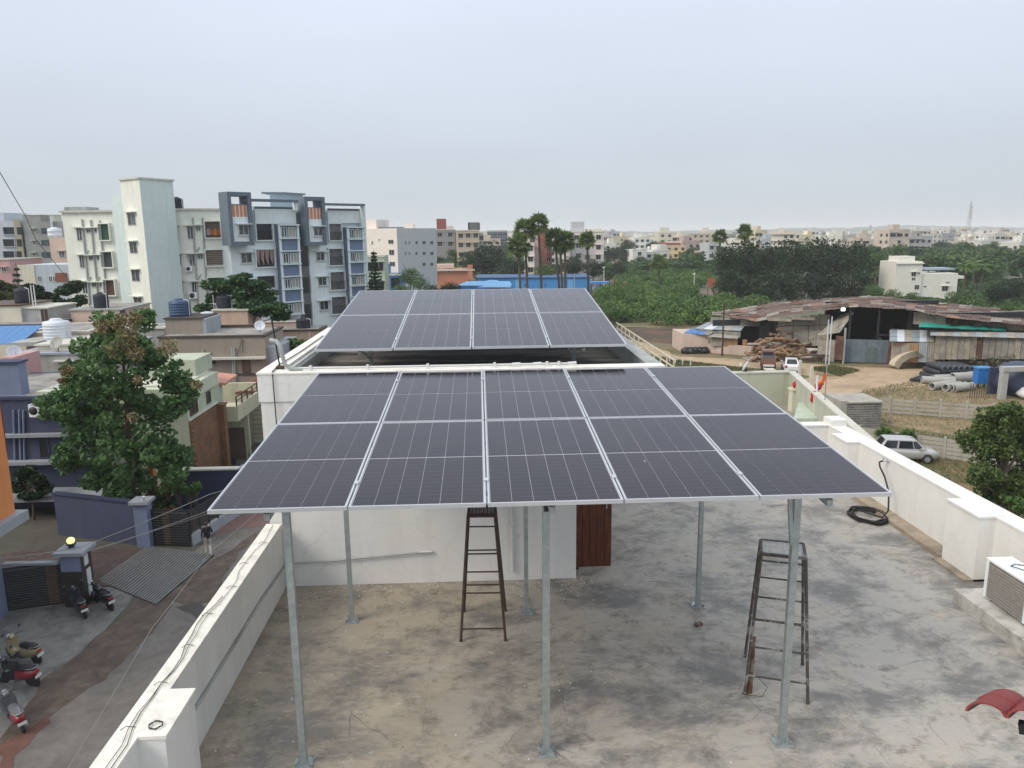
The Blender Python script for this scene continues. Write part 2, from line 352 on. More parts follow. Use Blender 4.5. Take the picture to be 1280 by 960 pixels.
# pipe and gooseneck on the roof edge
gz = 3.235
b = MB().path([(-2.75, 10.8, gz + .02), (-1.4, 10.8, gz + .018), (0, 10.79, gz + .02), (1.25, 10.8, gz + .02)], .014, PIPEW, 8)
for x in (-2.4, -1.6, -.75, .2, .95, 1.12): b.box(x - .018, x + .018, 10.77, 10.83, gz - .02, gz + .05, PIPEW)
for x in (.45, .75, 1.25): b.tube((x, 10.8, gz + .02), (x + .12, 10.8, gz + .025), .022, PIPEW, 8)
tag(b.build('water_pipe'), 'long white plastic pipe with couplings lying on the head room roof edge', 'pipe')
b = MB().path([(-2.52, 10.8, gz), (-2.68, 10.8, gz + .01), (-2.76, 10.82, gz + .07), (-2.79, 10.83, gz + .2), (-2.81, 10.84, gz + .33), (-2.87, 10.86, gz + .4), (-2.96, 10.9, gz + .41)], .03, GREYP, 10)
tag(b.build('vent_pipe'), 'grey gooseneck vent pipe rising from the roof corner of the head room', 'pipe')
tag(MB().tube((-2.87, 10.98, 3.2), (-2.95, 10.98, 4.0), .012, BLK, 6).box(-2.92, -2.82, 10.94, 11.02, 3.215, 3.26, RUSTM).build('antenna_rod'), 'thin black rod standing on the left roof corner of the head room', 'rod')
# drop wire down the left corner of the room
tag(MB().path([(-2.9, 10.66, 3.2), (-2.89, 10.655, 2.2), (-2.86, 10.655, 1.6), (-2.88, 10.655, 1.05)], .008, IRON, 5).path([(-2.9, 10.66, 3.23), (-2.95, 11.2, 3.235), (-2.93, 12.5, 3.23), (-2.95, 14.5, 3.23)], .009, IRON, 5).build('drop_wire'), 'dark wire hanging down the left edge of the head room wall', 'wire')
# wire laid along the left parapet with little clips
pts = []; 
for i in range(40):
    y = 2 + i * .22; pts.append((-3.02 + .03 * math.sin(i * .9) + .012 * math.sin(i * 2.3), y, 1.012))
b = MB().path(pts, .003, IRON, 5)
pts2 = [(x - .045 * math.sin(i * .3), y, z) for i, (x, y, z) in enumerate(pts)]; b.path(pts2[:30], .004, RUSTM, 4)
for i in range(3, 38, 3):
    x, y, z = pts[i]; b.path([(x - .06, y - .02, 1.008), (x - .02, y, 1.03), (x + .05, y + .02, 1.008)], .0035, RUSTM, 4)
tag(b.build('parapet_wire'), 'thin dark wire with small clips lying along the left parapet top', 'wire')
c0 = Vector((-2.82, 5.98, 1.012)); tag(MB().path([c0 + Vector((.055 * math.cos(t * .5), .055 * math.sin(t * .5), .004 * (t % 5))) for t in range(28)], .004, IRON, 5).build('wire_loop'), 'small loop of thin wire lying on the near left parapet pillar', 'wire')
# ------------------------------------------------------------------ solar tables
def cell_mat():
    m = bpy.data.materials.new('solar_cells'); m.use_nodes = True; t = m.node_tree; L = t.links; N = t.nodes.new; b = t.nodes['Principled BSDF']
    tc = N('ShaderNodeTexCoord'); sp = N('ShaderNodeSeparateXYZ'); L.new(tc.outputs['Object'], sp.inputs[0])
    def lines(sock, pitch, wd):
        a = N('ShaderNodeMath'); a.operation = 'DIVIDE'; L.new(sock, a.inputs[0]); a.inputs[1].default_value = pitch
        f = N('ShaderNodeMath'); f.operation = 'FRACT'; L.new(a.outputs[0], f.inputs[0])
        c = N('ShaderNodeMath'); c.operation = 'LESS_THAN'; L.new(f.outputs[0], c.inputs[0]); c.inputs[1].default_value = wd
        return c.outputs[0]
    l1 = lines(sp.outputs[1], .0912, .035); l2 = lines(sp.outputs[0], .0202, .07)
    n = N('ShaderNodeTexNoise'); n.inputs['Scale'].default_value = 1.1; n.inputs['Detail'].default_value = 4; g = N('ShaderNodeNewGeometry'); L.new(g.outputs['Position'], n.inputs['Vector'])
    mr = N('ShaderNodeMapRange'); mr.inputs[1].default_value = .35; mr.inputs[2].default_value = .68; L.new(n.outputs[0], mr.inputs[0])
    q = N('ShaderNodeMix'); q.data_type = 'RGBA'; L.new(mr.outputs[0], q.inputs[0]); q.inputs[6].default_value = (.0015, .0016, .006, 1); q.inputs[7].default_value = (.010, .005, .008, 1)
    q1 = N('ShaderNodeMix'); q1.data_type = 'RGBA'; L.new(l2, q1.inputs[0]); L.new(q.outputs[2], q1.inputs[6]); q1.inputs[7].default_value = (.02, .02, .03, 1)
    q2 = N('ShaderNodeMix'); q2.data_type = 'RGBA'; L.new(l1, q2.inputs[0]); L.new(q1.outputs[2], q2.inputs[6]); q2.inputs[7].default_value = (.06, .06, .08, 1)
    L.new(q2.outputs[2], b.inputs['Base Color'])
    n3 = N('ShaderNodeTexNoise'); n3.inputs['Scale'].default_value = 2.3; n3.inputs['Detail'].default_value = 6; L.new(g.outputs['Position'], n3.inputs['Vector'])
    m3 = N('ShaderNodeMapRange'); m3.inputs[3].default_value = .05; m3.inputs[4].default_value = .14; L.new(n3.outputs[0], m3.inputs[0]); L.new(m3.outputs[0], b.inputs['Roughness'])
    b.inputs['Specular Tint'].default_value = (1, .86, .95, 1); b.inputs['IOR'].default_value = 1.42; return m
CELL = cell_mat(); BACKS = mat('backsheet', (.36, .36, .40), rough=.2, var=.03)
PW, PL, PH = 1.134, 2.278, .035; LIP = .013
pm = MB()
pm.box(0, PW, 0, LIP, 0, PH, ALU).box(0, PW, PL - LIP, PL, 0, PH, ALU).box(0, LIP, LIP, PL - LIP, 0, PH, ALU).box(PW - LIP, PW, LIP, PL - LIP, 0, PH, ALU)
pm.box(LIP, PW - LIP, LIP, PL - LIP, .024, .0285, BACKS)
panel_mesh = pm.build('solar_panel').data
cw = (PW - 2 * LIP - .02 - 5 * .005) / 6; ch = (PL - 2 * LIP - .04 - .026) / 2
string_mesh = MB().box(0, cw, 0, ch, 0, .0025, CELL).build('cell_string').data
for n_ in ('solar_panel', 'cell_string'): bpy.data.objects.remove(bpy.data.objects[n_])
clamp_mesh = MB().box(-.02, .02, -.03, .03, 0, .012, ALU).build('clamp').data; bpy.data.objects.remove(bpy.data.objects['clamp'])
def sub(name, me, parent, loc, rot=(0, 0, 0)):
    o = bpy.data.objects.new(name, me); COL.objects.link(o); o.parent = parent; o.location = loc; o.rotation_euler = rot; return o
def solar_table(label, x, y, z, tilt, nx, ny):
    t = thing('solar_array', label, 'solar array', (x, y, z))
    ct, st = math.cos(tilt), math.sin(tilt)
    for j in range(ny):
        for i in range(nx):
            s = j * 2.295
            p = sub('solar_panel', panel_mesh, t, (i * 1.15 + .008, s * ct + random.uniform(-.003, .003), s * st + random.uniform(-.003, .003)), (tilt + random.uniform(-.003, .003), random.uniform(-.003, .003), 0))
            for h in range(2):
                for c in range(6):
                    sub('cell_string', string_mesh, p, (LIP + .01 + c * (cw + .005), LIP + .02 + h * (ch + .026), .0288))
    for i in range(1, nx):
        for s in (.5, 4.05): sub('clamp', clamp_mesh, t, (i * 1.15 - .001, s * ct, s * st + .036), (tilt, 0, 0))
    R = MB()
    return t, ct, st
A_, ct, st = solar_table('large front solar array, five panels wide and two deep, on tall galvanised posts', -2.269, 6.078, 2.86, .0684, 5, 2)
X0, Y0, Z0 = -2.269, 6.078, 2.86
def under(y): return Z0 + (y - Y0) * st / ct
for y in (6.42, 7.75, 8.72, 10.25):
    z = under(y) - .022; b = MB().bar((X0 + .05, y, z), (X0 + 5.70, y, z), .04, .04, GALV); b.build('purlin', A_)
posts = {}
for k, (u, v) in enumerate([(380, 955), (683, 940), (977, 928), (440, 776), (658, 765), (872, 757)]):
    p = gp(u, v, 0); posts[k] = p
for k in range(3):
    f, r = posts[k], posts[k + 3]
    MB().bar((f.x, 6.15, under(6.15) - .075), (r.x, 10.3, under(10.3) - .075), .05, .06, GALV).build('rafter', A_)
for k, p in posts.items():
    zt = under(p.y) - .11; wd = .066 if k < 3 else .056
    q = MB().box(p.x - wd / 2, p.x + wd / 2, p.y - .03, p.y - .026, .01, zt, GALV).box(p.x - wd / 2, p.x - wd / 2 + .004, p.y - .026, p.y + .03, .01, zt, GALV).box(p.x + wd / 2 - .004, p.x + wd / 2, p.y - .026, p.y + .03, .01, zt, GALV)
    q.box(p.x - wd / 2 + .004, p.x - wd / 2 + .018, p.y + .026, p.y + .03, .01, zt, GALV).box(p.x + wd / 2 - .018, p.x + wd / 2 - .004, p.y + .026, p.y + .03, .01, zt, GALV)
    po = q.build('post', A_)
    bp = MB().box(p.x - .09, p.x + .09, p.y - .09, p.y + .09, .001, .01, GALV)
    for sx_ in (-1, 1):
        bp.add([(p.x + sx_ * wd / 2, p.y - .05, .01), (p.x + sx_ * .085, p.y - .05, .01), (p.x + sx_ * wd / 2, p.y - .05, .09), (p.x + sx_ * wd / 2, p.y - .044, .01), (p.x + sx_ * .085, p.y - .044, .01), (p.x + sx_ * wd / 2, p.y - .044, .09)], [(0, 1, 2), (3, 5, 4), (0, 3, 4, 1), (1, 4, 5, 2), (2, 5, 3, 0)], GALV)
        for sy in (-1, 1): bp.tube((p.x + sx_ * .07, p.y + sy * .07, .01), (p.x + sx_ * .07, p.y + sy * .07, .055), .007, CHROME, 6)
    bp.build('base_plate', po)
MB().bar((posts[2].x - .045, posts[2].y - .04, 2.15), (posts[2].x - .12, posts[2].y - .06, 2.84), .035, .03, GALV).build('brace', A_)
MB().box(posts[1].x - .02, posts[1].x + .02, posts[1].y - .05, posts[1].y - .034, 2.55, 2.62, BLK).build('junction_box', A_)
MB().box(.58 + X0, .66 + X0, 6.3, 6.4, 2.80, 2.84, BLK).box(4.92 + X0, 5.03 + X0, 6.3, 6.4, 2.80, 2.84, BLK).build('cable_connector', A_)
B_, ct2, st2 = solar_table('smaller rear solar array, four panels wide, standing low on the head room roof', -2.425, 11.182, 3.426, .1121, 4, 2)
def under2(y): return 3.426 + (y - 11.182) * st2 / ct2
for y in (11.6, 12.9, 13.9, 15.2):
    z = under2(y) - .022; MB().bar((-2.4, y, z), (2.15, y, z), .04, .04, GALV).build('purlin', B_)
for u in (472, 714):
    x = gp(u, 452, 2.93).x
    for y in (12.5, 14.9):
        MB().box(x - .03, x + .03, y - .025, y + .025, 2.93, under2(y) - .045, GALV).box(x - .07, x + .07, y - .07, y + .07, 2.93, 2.94, GALV).build('post', B_)
    MB().bar((x - .02, 12.45, 3.1), (x - .3, 12.3, under2(12.3) - .05), .03, .03, GALV).build('brace', B_)
    MB().bar((x, 11.3, under2(11.3) - .065), (x, 15.6, under2(15.6) - .065), .05, .04, GALV).build('rafter', B_)
# ------------------------------------------------------------------ things on the terrace
for k, (xa, xb) in enumerate(((-1.9, -.9), (.4, 1.6), (1.7, 2.55))):
    MB().path([(xa + (xb - xa) * i / 12, 6.5 + .03 * k, under(6.5) - .05 - .09 * math.sin(PI * i / 12)) for i in range(13)], .004, BLK, 5).build('panel_cable', A_)
dr_ = MB(); rdd = random.Random(2)
for k in range(3):
    x = rdd.uniform(.1, 5.6); s = rdd.uniform(.1, 4.4); y = Y0 + s * ct; r = rdd.uniform(.004, .010); n = 7; zz_ = under(y) + .034
    dr_.add([(X0 + x + r * rdd.uniform(.6, 1.3) * math.cos(2 * PI * i / n), y + r * rdd.uniform(.6, 1.5) * math.sin(2 * PI * i / n), zz_ + r * math.sin(2 * PI * i / n) * st + .001) for i in range(n)], [tuple(range(n))], PIPEW)
o = dr_.build('bird_droppings', A_); o['kind'] = 'stuff'
def ladder(label, P, tw, td, bw, bd, H, rungs, m, mtop, rz):
    t = thing('platform_ladder', label, 'ladder', P, rz)
    C4 = [(-1, -1), (1, -1), (1, 1), (-1, 1)]
    at = lambda sx, sy, z: Vector((sx * (bw + (tw - bw) * z / H) / 2, sy * (bd + (td - bd) * z / H) / 2, z))
    for sx, sy in C4: MB().tube(at(sx, sy, 0), at(sx, sy, H), .018, m, 7).tube(at(sx, sy, 0), at(sx, sy, .03), .022, m, 7).build('leg', t, True)
    for z, sides in rungs:
        for s in sides:
            a, b_ = {'f': ((-1, -1), (1, -1)), 'b': ((-1, 1), (1, 1)), 'l': ((-1, -1), (-1, 1)), 'r': ((1, -1), (1, 1))}[s]
            MB().tube(at(*a, z), at(*b_, z), .011, m, 6).build('rung', t, True)
    p = MB()
    for s in (-1, 1): p.bar((-tw / 2, s * td / 2, H), (tw / 2, s * td / 2, H), .03, .03, m).bar((s * tw / 2, -td / 2, H), (s * tw / 2, td / 2, H), .03, .03, m)
    n = 7
    for i in range(1, n): x = -tw / 2 + tw * i / n; p.bar((x, -td / 2, H), (x, td / 2, H), .012, .008, mtop)
    for i in range(1, 10): y = -td / 2 + td * i / 10; p.bar((-tw / 2, y, H + .008), (tw / 2, y, H + .008), .010, .008, mtop)
    p.build('platform', t, True)
    return t
ladder('rusty brown platform ladder standing near the white wall left of the wooden door', (-.02, 9.36, 0), .34, .36, .57, .78, 1.60,
       [(.16, 'f'), (.42, 'b'), (.62, 'fblr'), (.95, 'b'), (1.12, 'f'), (1.30, 'b'), (1.48, 'b')], RUSTM, RUSTM, math.radians(-2))
l2 = ladder('worn steel platform ladder with peeling white paint behind the right front post', (3.33, 7.92, 0), .46, .40, .66, .80, 1.60,
       [(.22, 'f'), (.55, 'fb'), (.86, 'f'), (1.12, 'fb'), (1.34, 'b')], RUSTW, mat('wire_mesh_top', (.62, .62, .60), rough=.5, var=.2, scale=20), math.radians(-19))
WOODY = mat('old_pole_wood', (.13, .07, .04), rough=.9, var=.4, scale=14, col2=(.42, .36, .3), amt=.40, s2=9, stretch=(2, 2, .6), bump=.5)
pl = gp(937, 866, 0); pt = gp(946, 776, .42)
tag(MB().tube((pl.x, pl.y, 0), (pl.x + .055, pl.y + .12, .62), .03, WOODY, 8).build('wooden_stick'), 'short weathered wooden stick tied to the left leg of the worn ladder', 'stick')
b = MB().path([Vector((pl.x - .1, pl.y - .02, .01)), Vector((pl.x - .05, pl.y - .12, .05)), Vector((pl.x + .1, pl.y - .12, .03)), Vector((pl.x + .2, pl.y, .06)), Vector((pl.x + .12, pl.y + .1, .13)), Vector((pl.x - .06, pl.y + .08, .09)), Vector((pl.x - .12, pl.y, .05))], .004, RUSTW, 5)
tag(b.build('wire_coil'), 'loose tangle of thin wire round the foot of the worn ladder', 'wire')
# hose
hc = gp(1085, 647, 0); hp = []
for i in range(150):
    a = i * 2 * PI / 26; r = .27 + .035 * math.sin(i * .37) + .012 * math.sin(i * 1.7); hp.append(Vector((hc.x + r * math.cos(a) * 1.05, hc.y + r * math.sin(a) * 1.3, .02 + .012 * (i // 26) + .006 * math.sin(i * .9))))
hp = hp[:140]
e = hp[-1]; yy = hc.y + .02
hp += [Vector((7.05, yy - .25, .08)), Vector((7.16, yy - .22, .2)), Vector((7.2, yy - .12, .5))]
ty = 13.35; hp += [Vector((7.22, yy + .1, .72)), Vector((7.2, yy + .25, .86)), Vector((7.22, yy + .32, .93)), Vector((7.29, yy + .34, .94))]
tag(MB().path(hp, .016, RUBBER, 7).build('garden_hose'), 'coiled black rubber hose lying on the terrace and rising to the parapet tap', 'hose')
tp = thing('water_tap', 'small metal tap with pale escutcheon on the right parapet wall', 'tap', (7.4, yy + .34, .94))
MB().tube((7.4, yy + .34, .94), (7.28, yy + .34, .94), .015, CHROME, 8).tube((7.3, yy + .34, .94), (7.3, yy + .34, 1.0), .008, CHROME, 6).bar((7.3, yy + .3, 1.0), (7.3, yy + .38, 1.0), .012, .008, CHROME).build('spout', tp)
MB().tube((7.4, yy + .34, .94), (7.392, yy + .34, .94), .05, ALU, 12).build('escutcheon', tp)
# drain outlet lump by the wall, loose stones, wood scrap
q = gp(1083, 623, 0)
tag(MB().tube((q.x - .12, q.y + .05, .07), (q.x + .1, q.y - .12, .05), .06, PIPEW, 12, r2=.075).tube((q.x + .09, q.y - .115, .05), (q.x + .102, q.y - .122, .05), .062, DARK, 12).build('drain_elbow'), 'short stub of white drain pipe lying behind the hose coil', 'pipe')
q = gp(873, 782, 0); tag(MB().box(-.05, .05, -.03, .03, 0, .04, WOODY, Mx(q.x, q.y, 0, .3)).build('wood_block'), 'small wooden block on the floor in front of the right back post', 'block')
q = gp(8, 8, 0)
b = MB(); 
for i in range(420):
    if i < 250: x = random.uniform(-2.75, 1.3); y = 10.66 - abs(random.gauss(0, .28)); 
    elif i < 340: x = random.uniform(-2.75, 3); y = random.uniform(6.2, 10.2)
    else: x = random.uniform(.9, 1.6) ; y = 10.75 - abs(random.gauss(0, .25))
    s = random.uniform(.003, .010); b.box(-s, s, -s * .7, s * .7, 0, s * .8, PIPEW if i % 3 else SCREED, Mx(x, y, 0, random.uniform(0, 3)))
tag(b.build('plaster_crumbs'), 'white crumbs of plaster scattered along the foot of the wall', 'rubble', kind='stuff')
# AC unit on its slab
PLI = paint('dirty_plinth', (.55, .53, .48), col2=(.20, .18, .15), amt=.42, s2=3, scale=6, streak=.3)
tag(MB().box(6.5, 7.38, 2.5, 9.62, 0, .19, PLI).build('concrete_plinth'), 'dirty whitewashed concrete plinth along the right parapet', 'plinth')
acy1, acy0 = 9.35, 8.50; acx0, acx1 = 6.72, 7.06
ac = thing('ac_outdoor_unit', 'white air conditioner outdoor unit on the plinth by the right parapet', 'air conditioner', (6.9, 8.9, .19))
WM = mat('ac_white', (.80, .82, .83), rough=.4, var=.05, scale=5)
MB().box(acx0 + .01, acx1, acy0, acy1, .23, .74, WM).box(acx0, acx1 + .01, acy0 - .01, acy1 + .01, .74, .765, WM).box(acx0, acx0 + .01, acy1 - .06, acy1, .23, .74, WM).box(acx0, acx0 + .01, acy0, acy0 + .09, .23, .74, WM).build('casing', ac)
g_ = MB()
for i in range(34): y = acy0 + .1 + i * (acy1 - acy0 - .17) / 33; g_.box(acx0 - .004, acx0 + .01, y - .003, y + .003, .25, .72, mat('coil_fins', (.40, .36, .32), rough=.6, var=.3, scale=30))
for i in range(12): z = .26 + i * .04; g_.box(acx0 - .008, acx0 - .004, acy0 + .09, acy1 - .06, z - .0015, z + .0015, ALU)
g_.box(acx0 + .004, acx0 + .0095, acy0 + .09, acy1 - .06, .24, .73, mat('coil_dark', (.13, .11, .10), rough=.8)).build('condenser_grille', ac)
for y in (acy0 + .1, acy1 - .12): MB().box(acx0 + .02, acx1 - .02, y, y + .05, .19, .23, GALV).build('foot', ac)
tag(MB().path([(6.95, 8.9, .77), (6.86, 8.98, .785), (6.84, 9.06, .775), (6.93, 9.1, .78), (7.05, 9.06, .77)], .006, IRON, 5).build('cable_offcut'), 'thin dark cable lying curled on the air conditioner top', 'cable')
# railing on the right edge of the head room roof
CRM = mat('cream_rail', (.58, .53, .40), rough=.6, var=.1)
rt = thing('roof_railing', 'cream metal railing along the right edge of the head room roof', 'railing', (2.75, 13, 2.9))
MB().box(2.62, 2.9, 10.9, 15.9, 2.8, 2.92, COPING).build('ledge', rt)
for y in np.arange(11.0, 15.9, .42): MB().box(2.825, 2.845, y, y + .02, 2.92, 3.24, CRM).build('baluster', rt)
for z in (3.02, 3.13, 3.24): MB().bar((2.835, 10.95, z), (2.835, 15.8, z), .018, .018, CRM).build('rail', rt)
# red clay tile canopy edge at lower right, close to the camera
RED = mat('red_clay', (.21, .022, .018), rough=.55, var=.2, scale=20, col2=(.20, .018, .016), amt=.5, s2=6, bump=.3)
TUND = mat('tile_underside', (.12, .11, .10), rough=.9, var=.3, scale=30, bump=.4)
rc = thing('tile_canopy', 'red curved clay roof tiles jutting in at the lower right corner', 'canopy', dp(1260, 925, 3.6))
base = dp(1232, 893, 3.7); ax = Vector((.66, .66, -.34)).normalized(); side = Vector((.97, -.15, -.03)); side = (side - ax * side.dot(ax)).normalized(); upv = side.cross(ax).normalized(); upv = upv if upv.z > 0 else -upv
for k in range(4):
    c = base + side * (.196 * k) - ax * (.0 if k == 0 else .02)
    R = .10; n = 12; rings = []
    for s in (0, .36, .37, .75):
        rr = R + (.008 if s in (.37,) else 0)
        rings.append([c + ax * s + side * (rr * math.cos(PI * j / n)) + upv * (rr * .62 * math.sin(PI * j / n)) for j in range(n + 1)] + [c + ax * s + side * ((rr - .014) * math.cos(PI * j / n)) + upv * ((rr - .014) * .62 * math.sin(PI * j / n)) for j in range(n, -1, -1)])
    m_ = MB(); m_.sm = True; m_.loft(rings, RED, closed=True); m_.build('roof_tile', rc)
    m2 = MB(); m2.sm = True
    m2.loft([[c + ax * s + side * ((R - .016) * math.cos(PI * j / n)) + upv * ((R - .016) * .62 * math.sin(PI * j / n)) for j in range(n + 1)] for s in (.003, .74)], TUND, closed=False, caps=False); m2.build('tile_lining', rc)
MB().bar(base + side * .14 - upv * .05 + ax * .1, base + side * .9 - upv * .05 + ax * .1, .05, .06, BLK).build('batten', rc)
# ================================================================== ground
SOIL = mat('dry_soil', (.23, .155, .095), rough=.95, var=.25, scale=.9, col2=(.085, .10, .035), amt=.52, s2=.12, bump=.3)
SAND = mat('sandy_track', (.42, .31, .20), rough=.95, var=.14, scale=.5, col2=(.26, .19, .12), amt=.45, s2=.25, bump=.3)
DRYG = mat('dry_grass_ground', (.17, .14, .065), rough=.95, var=.35, scale=1.6, col2=(.26, .185, .11), amt=.5, s2=.35, bump=.5)
CITYG = mat('city_ground', (.075, .095, .05), rough=.95, var=.3, scale=.03, col2=(.22, .19, .15), amt=.45, s2=.012)
def sheet(name, poly, z, m, kind='structure'):
    b = MB(); b.add([(p[0], p[1], z) for p in poly], [tuple(range(len(poly)))], m); o = b.build(name); o['kind'] = kind; return o
def pix(pts, z=G0): return [gp(u, v, z) for u, v in pts]
NX, NY = 60, 60
b = MB(); b.add([(-6000, -60, G0), (6000, -60, G0), (6000, 9000, G0), (-6000, 9000, G0)], [(0, 1, 2, 3)], CITYG); o = b.build('ground'); o['kind'] = 'structure'
def wob(poly, amp, step):
    out = []
    for i in range(len(poly)):
        a = Vector(poly[i]).to_2d(); c = Vector(poly[(i + 1) % len(poly)]).to_2d(); n = max(1, int((c - a).length / step))
        for k in range(n): p = a.lerp(c, k / n); out.append((p.x + random.uniform(-amp, amp), p.y + random.uniform(-amp, amp)))
    return out
sheet('yard', wob([(8, 16), (16, 16), (60, 30), (78, 70), (75, 125), (20, 135), (8, 100)], 1.0, 4), G0 + .004, SOIL)
sheet('dry_grass', wob(pix([(1040, 520), (1240, 552), (1275, 500), (1180, 470), (1160, 482), (1080, 488), (1020, 492), (1015, 505)]), .4, 1.5), G0 + .008, DRYG)
sheet('dry_grass', wob(pix([(1120, 600), (1260, 640), (1250, 560), (1110, 535), (1040, 525)]), .3, 1.5), G0 + .012, mat('weedy_ground', (.075, .085, .03), rough=.95, var=.4, scale=2.5, col2=(.24, .16, .09), amt=.52, s2=.5, bump=.5))
sheet('dirt_track', wob(pix([(780, 432), (850, 452), (960, 462), (1010, 470), (960, 500), (1060, 492), (1150, 482), (1215, 468), (1160, 462), (1050, 458), (960, 450), (900, 448), (850, 446), (790, 424)]), .4, 2), G0 + .016, SAND)
sheet('dry_grass', wob(pix([(800, 447), (850, 458), (955, 466), (945, 474), (880, 470), (800, 462)]), .4, 2), G0 + .020, mat('track_verge', (.10, .105, .04), rough=.95, var=.4, scale=1.5, col2=(.26, .18, .1), amt=.5, s2=.4, bump=.5))
sheet('dry_grass', wob(pix([(1012, 462), (1040, 459), (1075, 464), (1050, 471), (1020, 470)]), .3, 1.5), G0 + .020, MATS['track_verge'])
sheet('cleared_soil', wob(pix([(770, 425), (860, 432), (860, 412), (780, 408), (740, 410)]), .5, 2.5), G0 + .010, mat('red_cleared_soil', (.12, .065, .04), rough=.95, var=.4, scale=.8, col2=(.045, .045, .03), amt=.5, s2=.25, bump=.6))
sheet('bare_plot', wob(pix([(852, 377), (905, 380), (895, 362), (860, 362)]), .8, 4), G0 + .02, mat('bare_plot', (.16, .11, .085), rough=.95, var=.25, scale=.3, bump=.5))
# street on the left
ASPH = mat('worn_street', (.11, .10, .09), rough=.9, var=.16, scale=3, col2=(.155, .142, .13), amt=.48, s2=.7, bump=.25, bscale=30)
LAND = mat('house_plot', (.075, .066, .056), rough=.95, var=.25, scale=1.5, col2=(.07, .075, .05), amt=.45, s2=.4, bump=.3)  # plot colour lowered to hold shade from the buildings opposite
CONC = mat('ramp_concrete', (.17, .168, .16), rough=.9, var=.2, scale=3, col2=(.085, .085, .08), amt=.45, s2=.9, bump=.3)
MUD = mat('red_mud', (.072, .054, .043), rough=.95, var=.3, scale=2.2, col2=(.11, .085, .068), amt=.46, s2=1.1, bump=.5)
sheet('plots', [(-90, 5), (-3.2, 5), (-3.2, 110), (-90, 110)], G0 + .004, LAND)
sheet('street', [(-15.0, 2), (-3.4, 2), (-3.4, 66), (-13.5, 66), (-13.8, 40), (-15.0, 33)], G0 + .008, ASPH)
sheet('forecourt', wob([(-15.1, 2), (-15.2, 27), (-15.3, 33), (-16.5, 37), (-21, 36), (-21, 2)], .12, .9), G0 + .012, CONC)
mudp = [(190, 741), (250, 710), (285, 690), (320, 665), (330, 668), (300, 690), (262, 752), (235, 757), (215, 752), (200, 782), (170, 812), (130, 850), (70, 890), (0, 945), (0, 925), (40, 870), (58, 845), (100, 815), (142, 780), (165, 755)]
sheet('mud_strip', wob(pix(mudp), .10, .5), G0 + .016, MUD)
sheet('mud_strip', wob(pix([(0, 960), (0, 935), (60, 893), (62, 905), (20, 945), (5, 975)]), .1, .5), G0 + .020, mat('brick_red_mud', (.12, .055, .042), rough=.95, var=.3, scale=2, bump=.4))
sheet('wet_patch', wob(pix([(222, 760), (250, 752), (268, 768), (255, 775)]), .08, .4), G0 + .020, mat('damp_street', (.045, .042, .038), rough=.5, var=.2, scale=4))
sheet('paved_apron', wob(pix([(262, 650), (340, 640), (345, 655), (300, 662), (268, 668)]), .05, 1), G0 + .024, mat('pink_pavers', (.17, .10, .09), rough=.9, var=.2, scale=4, bump=.3))
# striped concrete ramps in front of the gates: ribs are real
RIB = mat('ramp_rib', (.17, .17, .165), rough=.9, var=.2, scale=4)
RIBD = mat('ramp_groove', (.012, .013, .013), rough=.7, var=.4, scale=1.2, col2=(.06, .06, .058), amt=.48, s2=.4, soft=.05)
def ramp(P, n, label_z=.05):
    a, b_, c, d = [Vector(p) for p in P]    # near-left, near-right, far-right, far-left
    m_ = MB(); m_.prism([(p.x, p.y) for p in (a, b_, c, d)], G0 + .02, G0 + .045, RIBD); o = m_.build('ramp'); o['kind'] = 'structure'
    ROOT[o.name] = Matrix.Identity(4)
    me = []
    for i in range(n):
        f = i / n; g = (i + .5) / n
        p = [a.lerp(d, f), b_.lerp(c, f), b_.lerp(c, g), a.lerp(d, g)]
        MB().prism([(q_.x, q_.y) for q_ in p], G0 + .045, G0 + .075, RIB).build('rib', o)
ramp(pix([(185, 684), (123, 727), (168, 746), (234, 690)]), 14)
ramp(pix([(234, 690), (168, 746), (196, 757), (268, 695)]), 10)
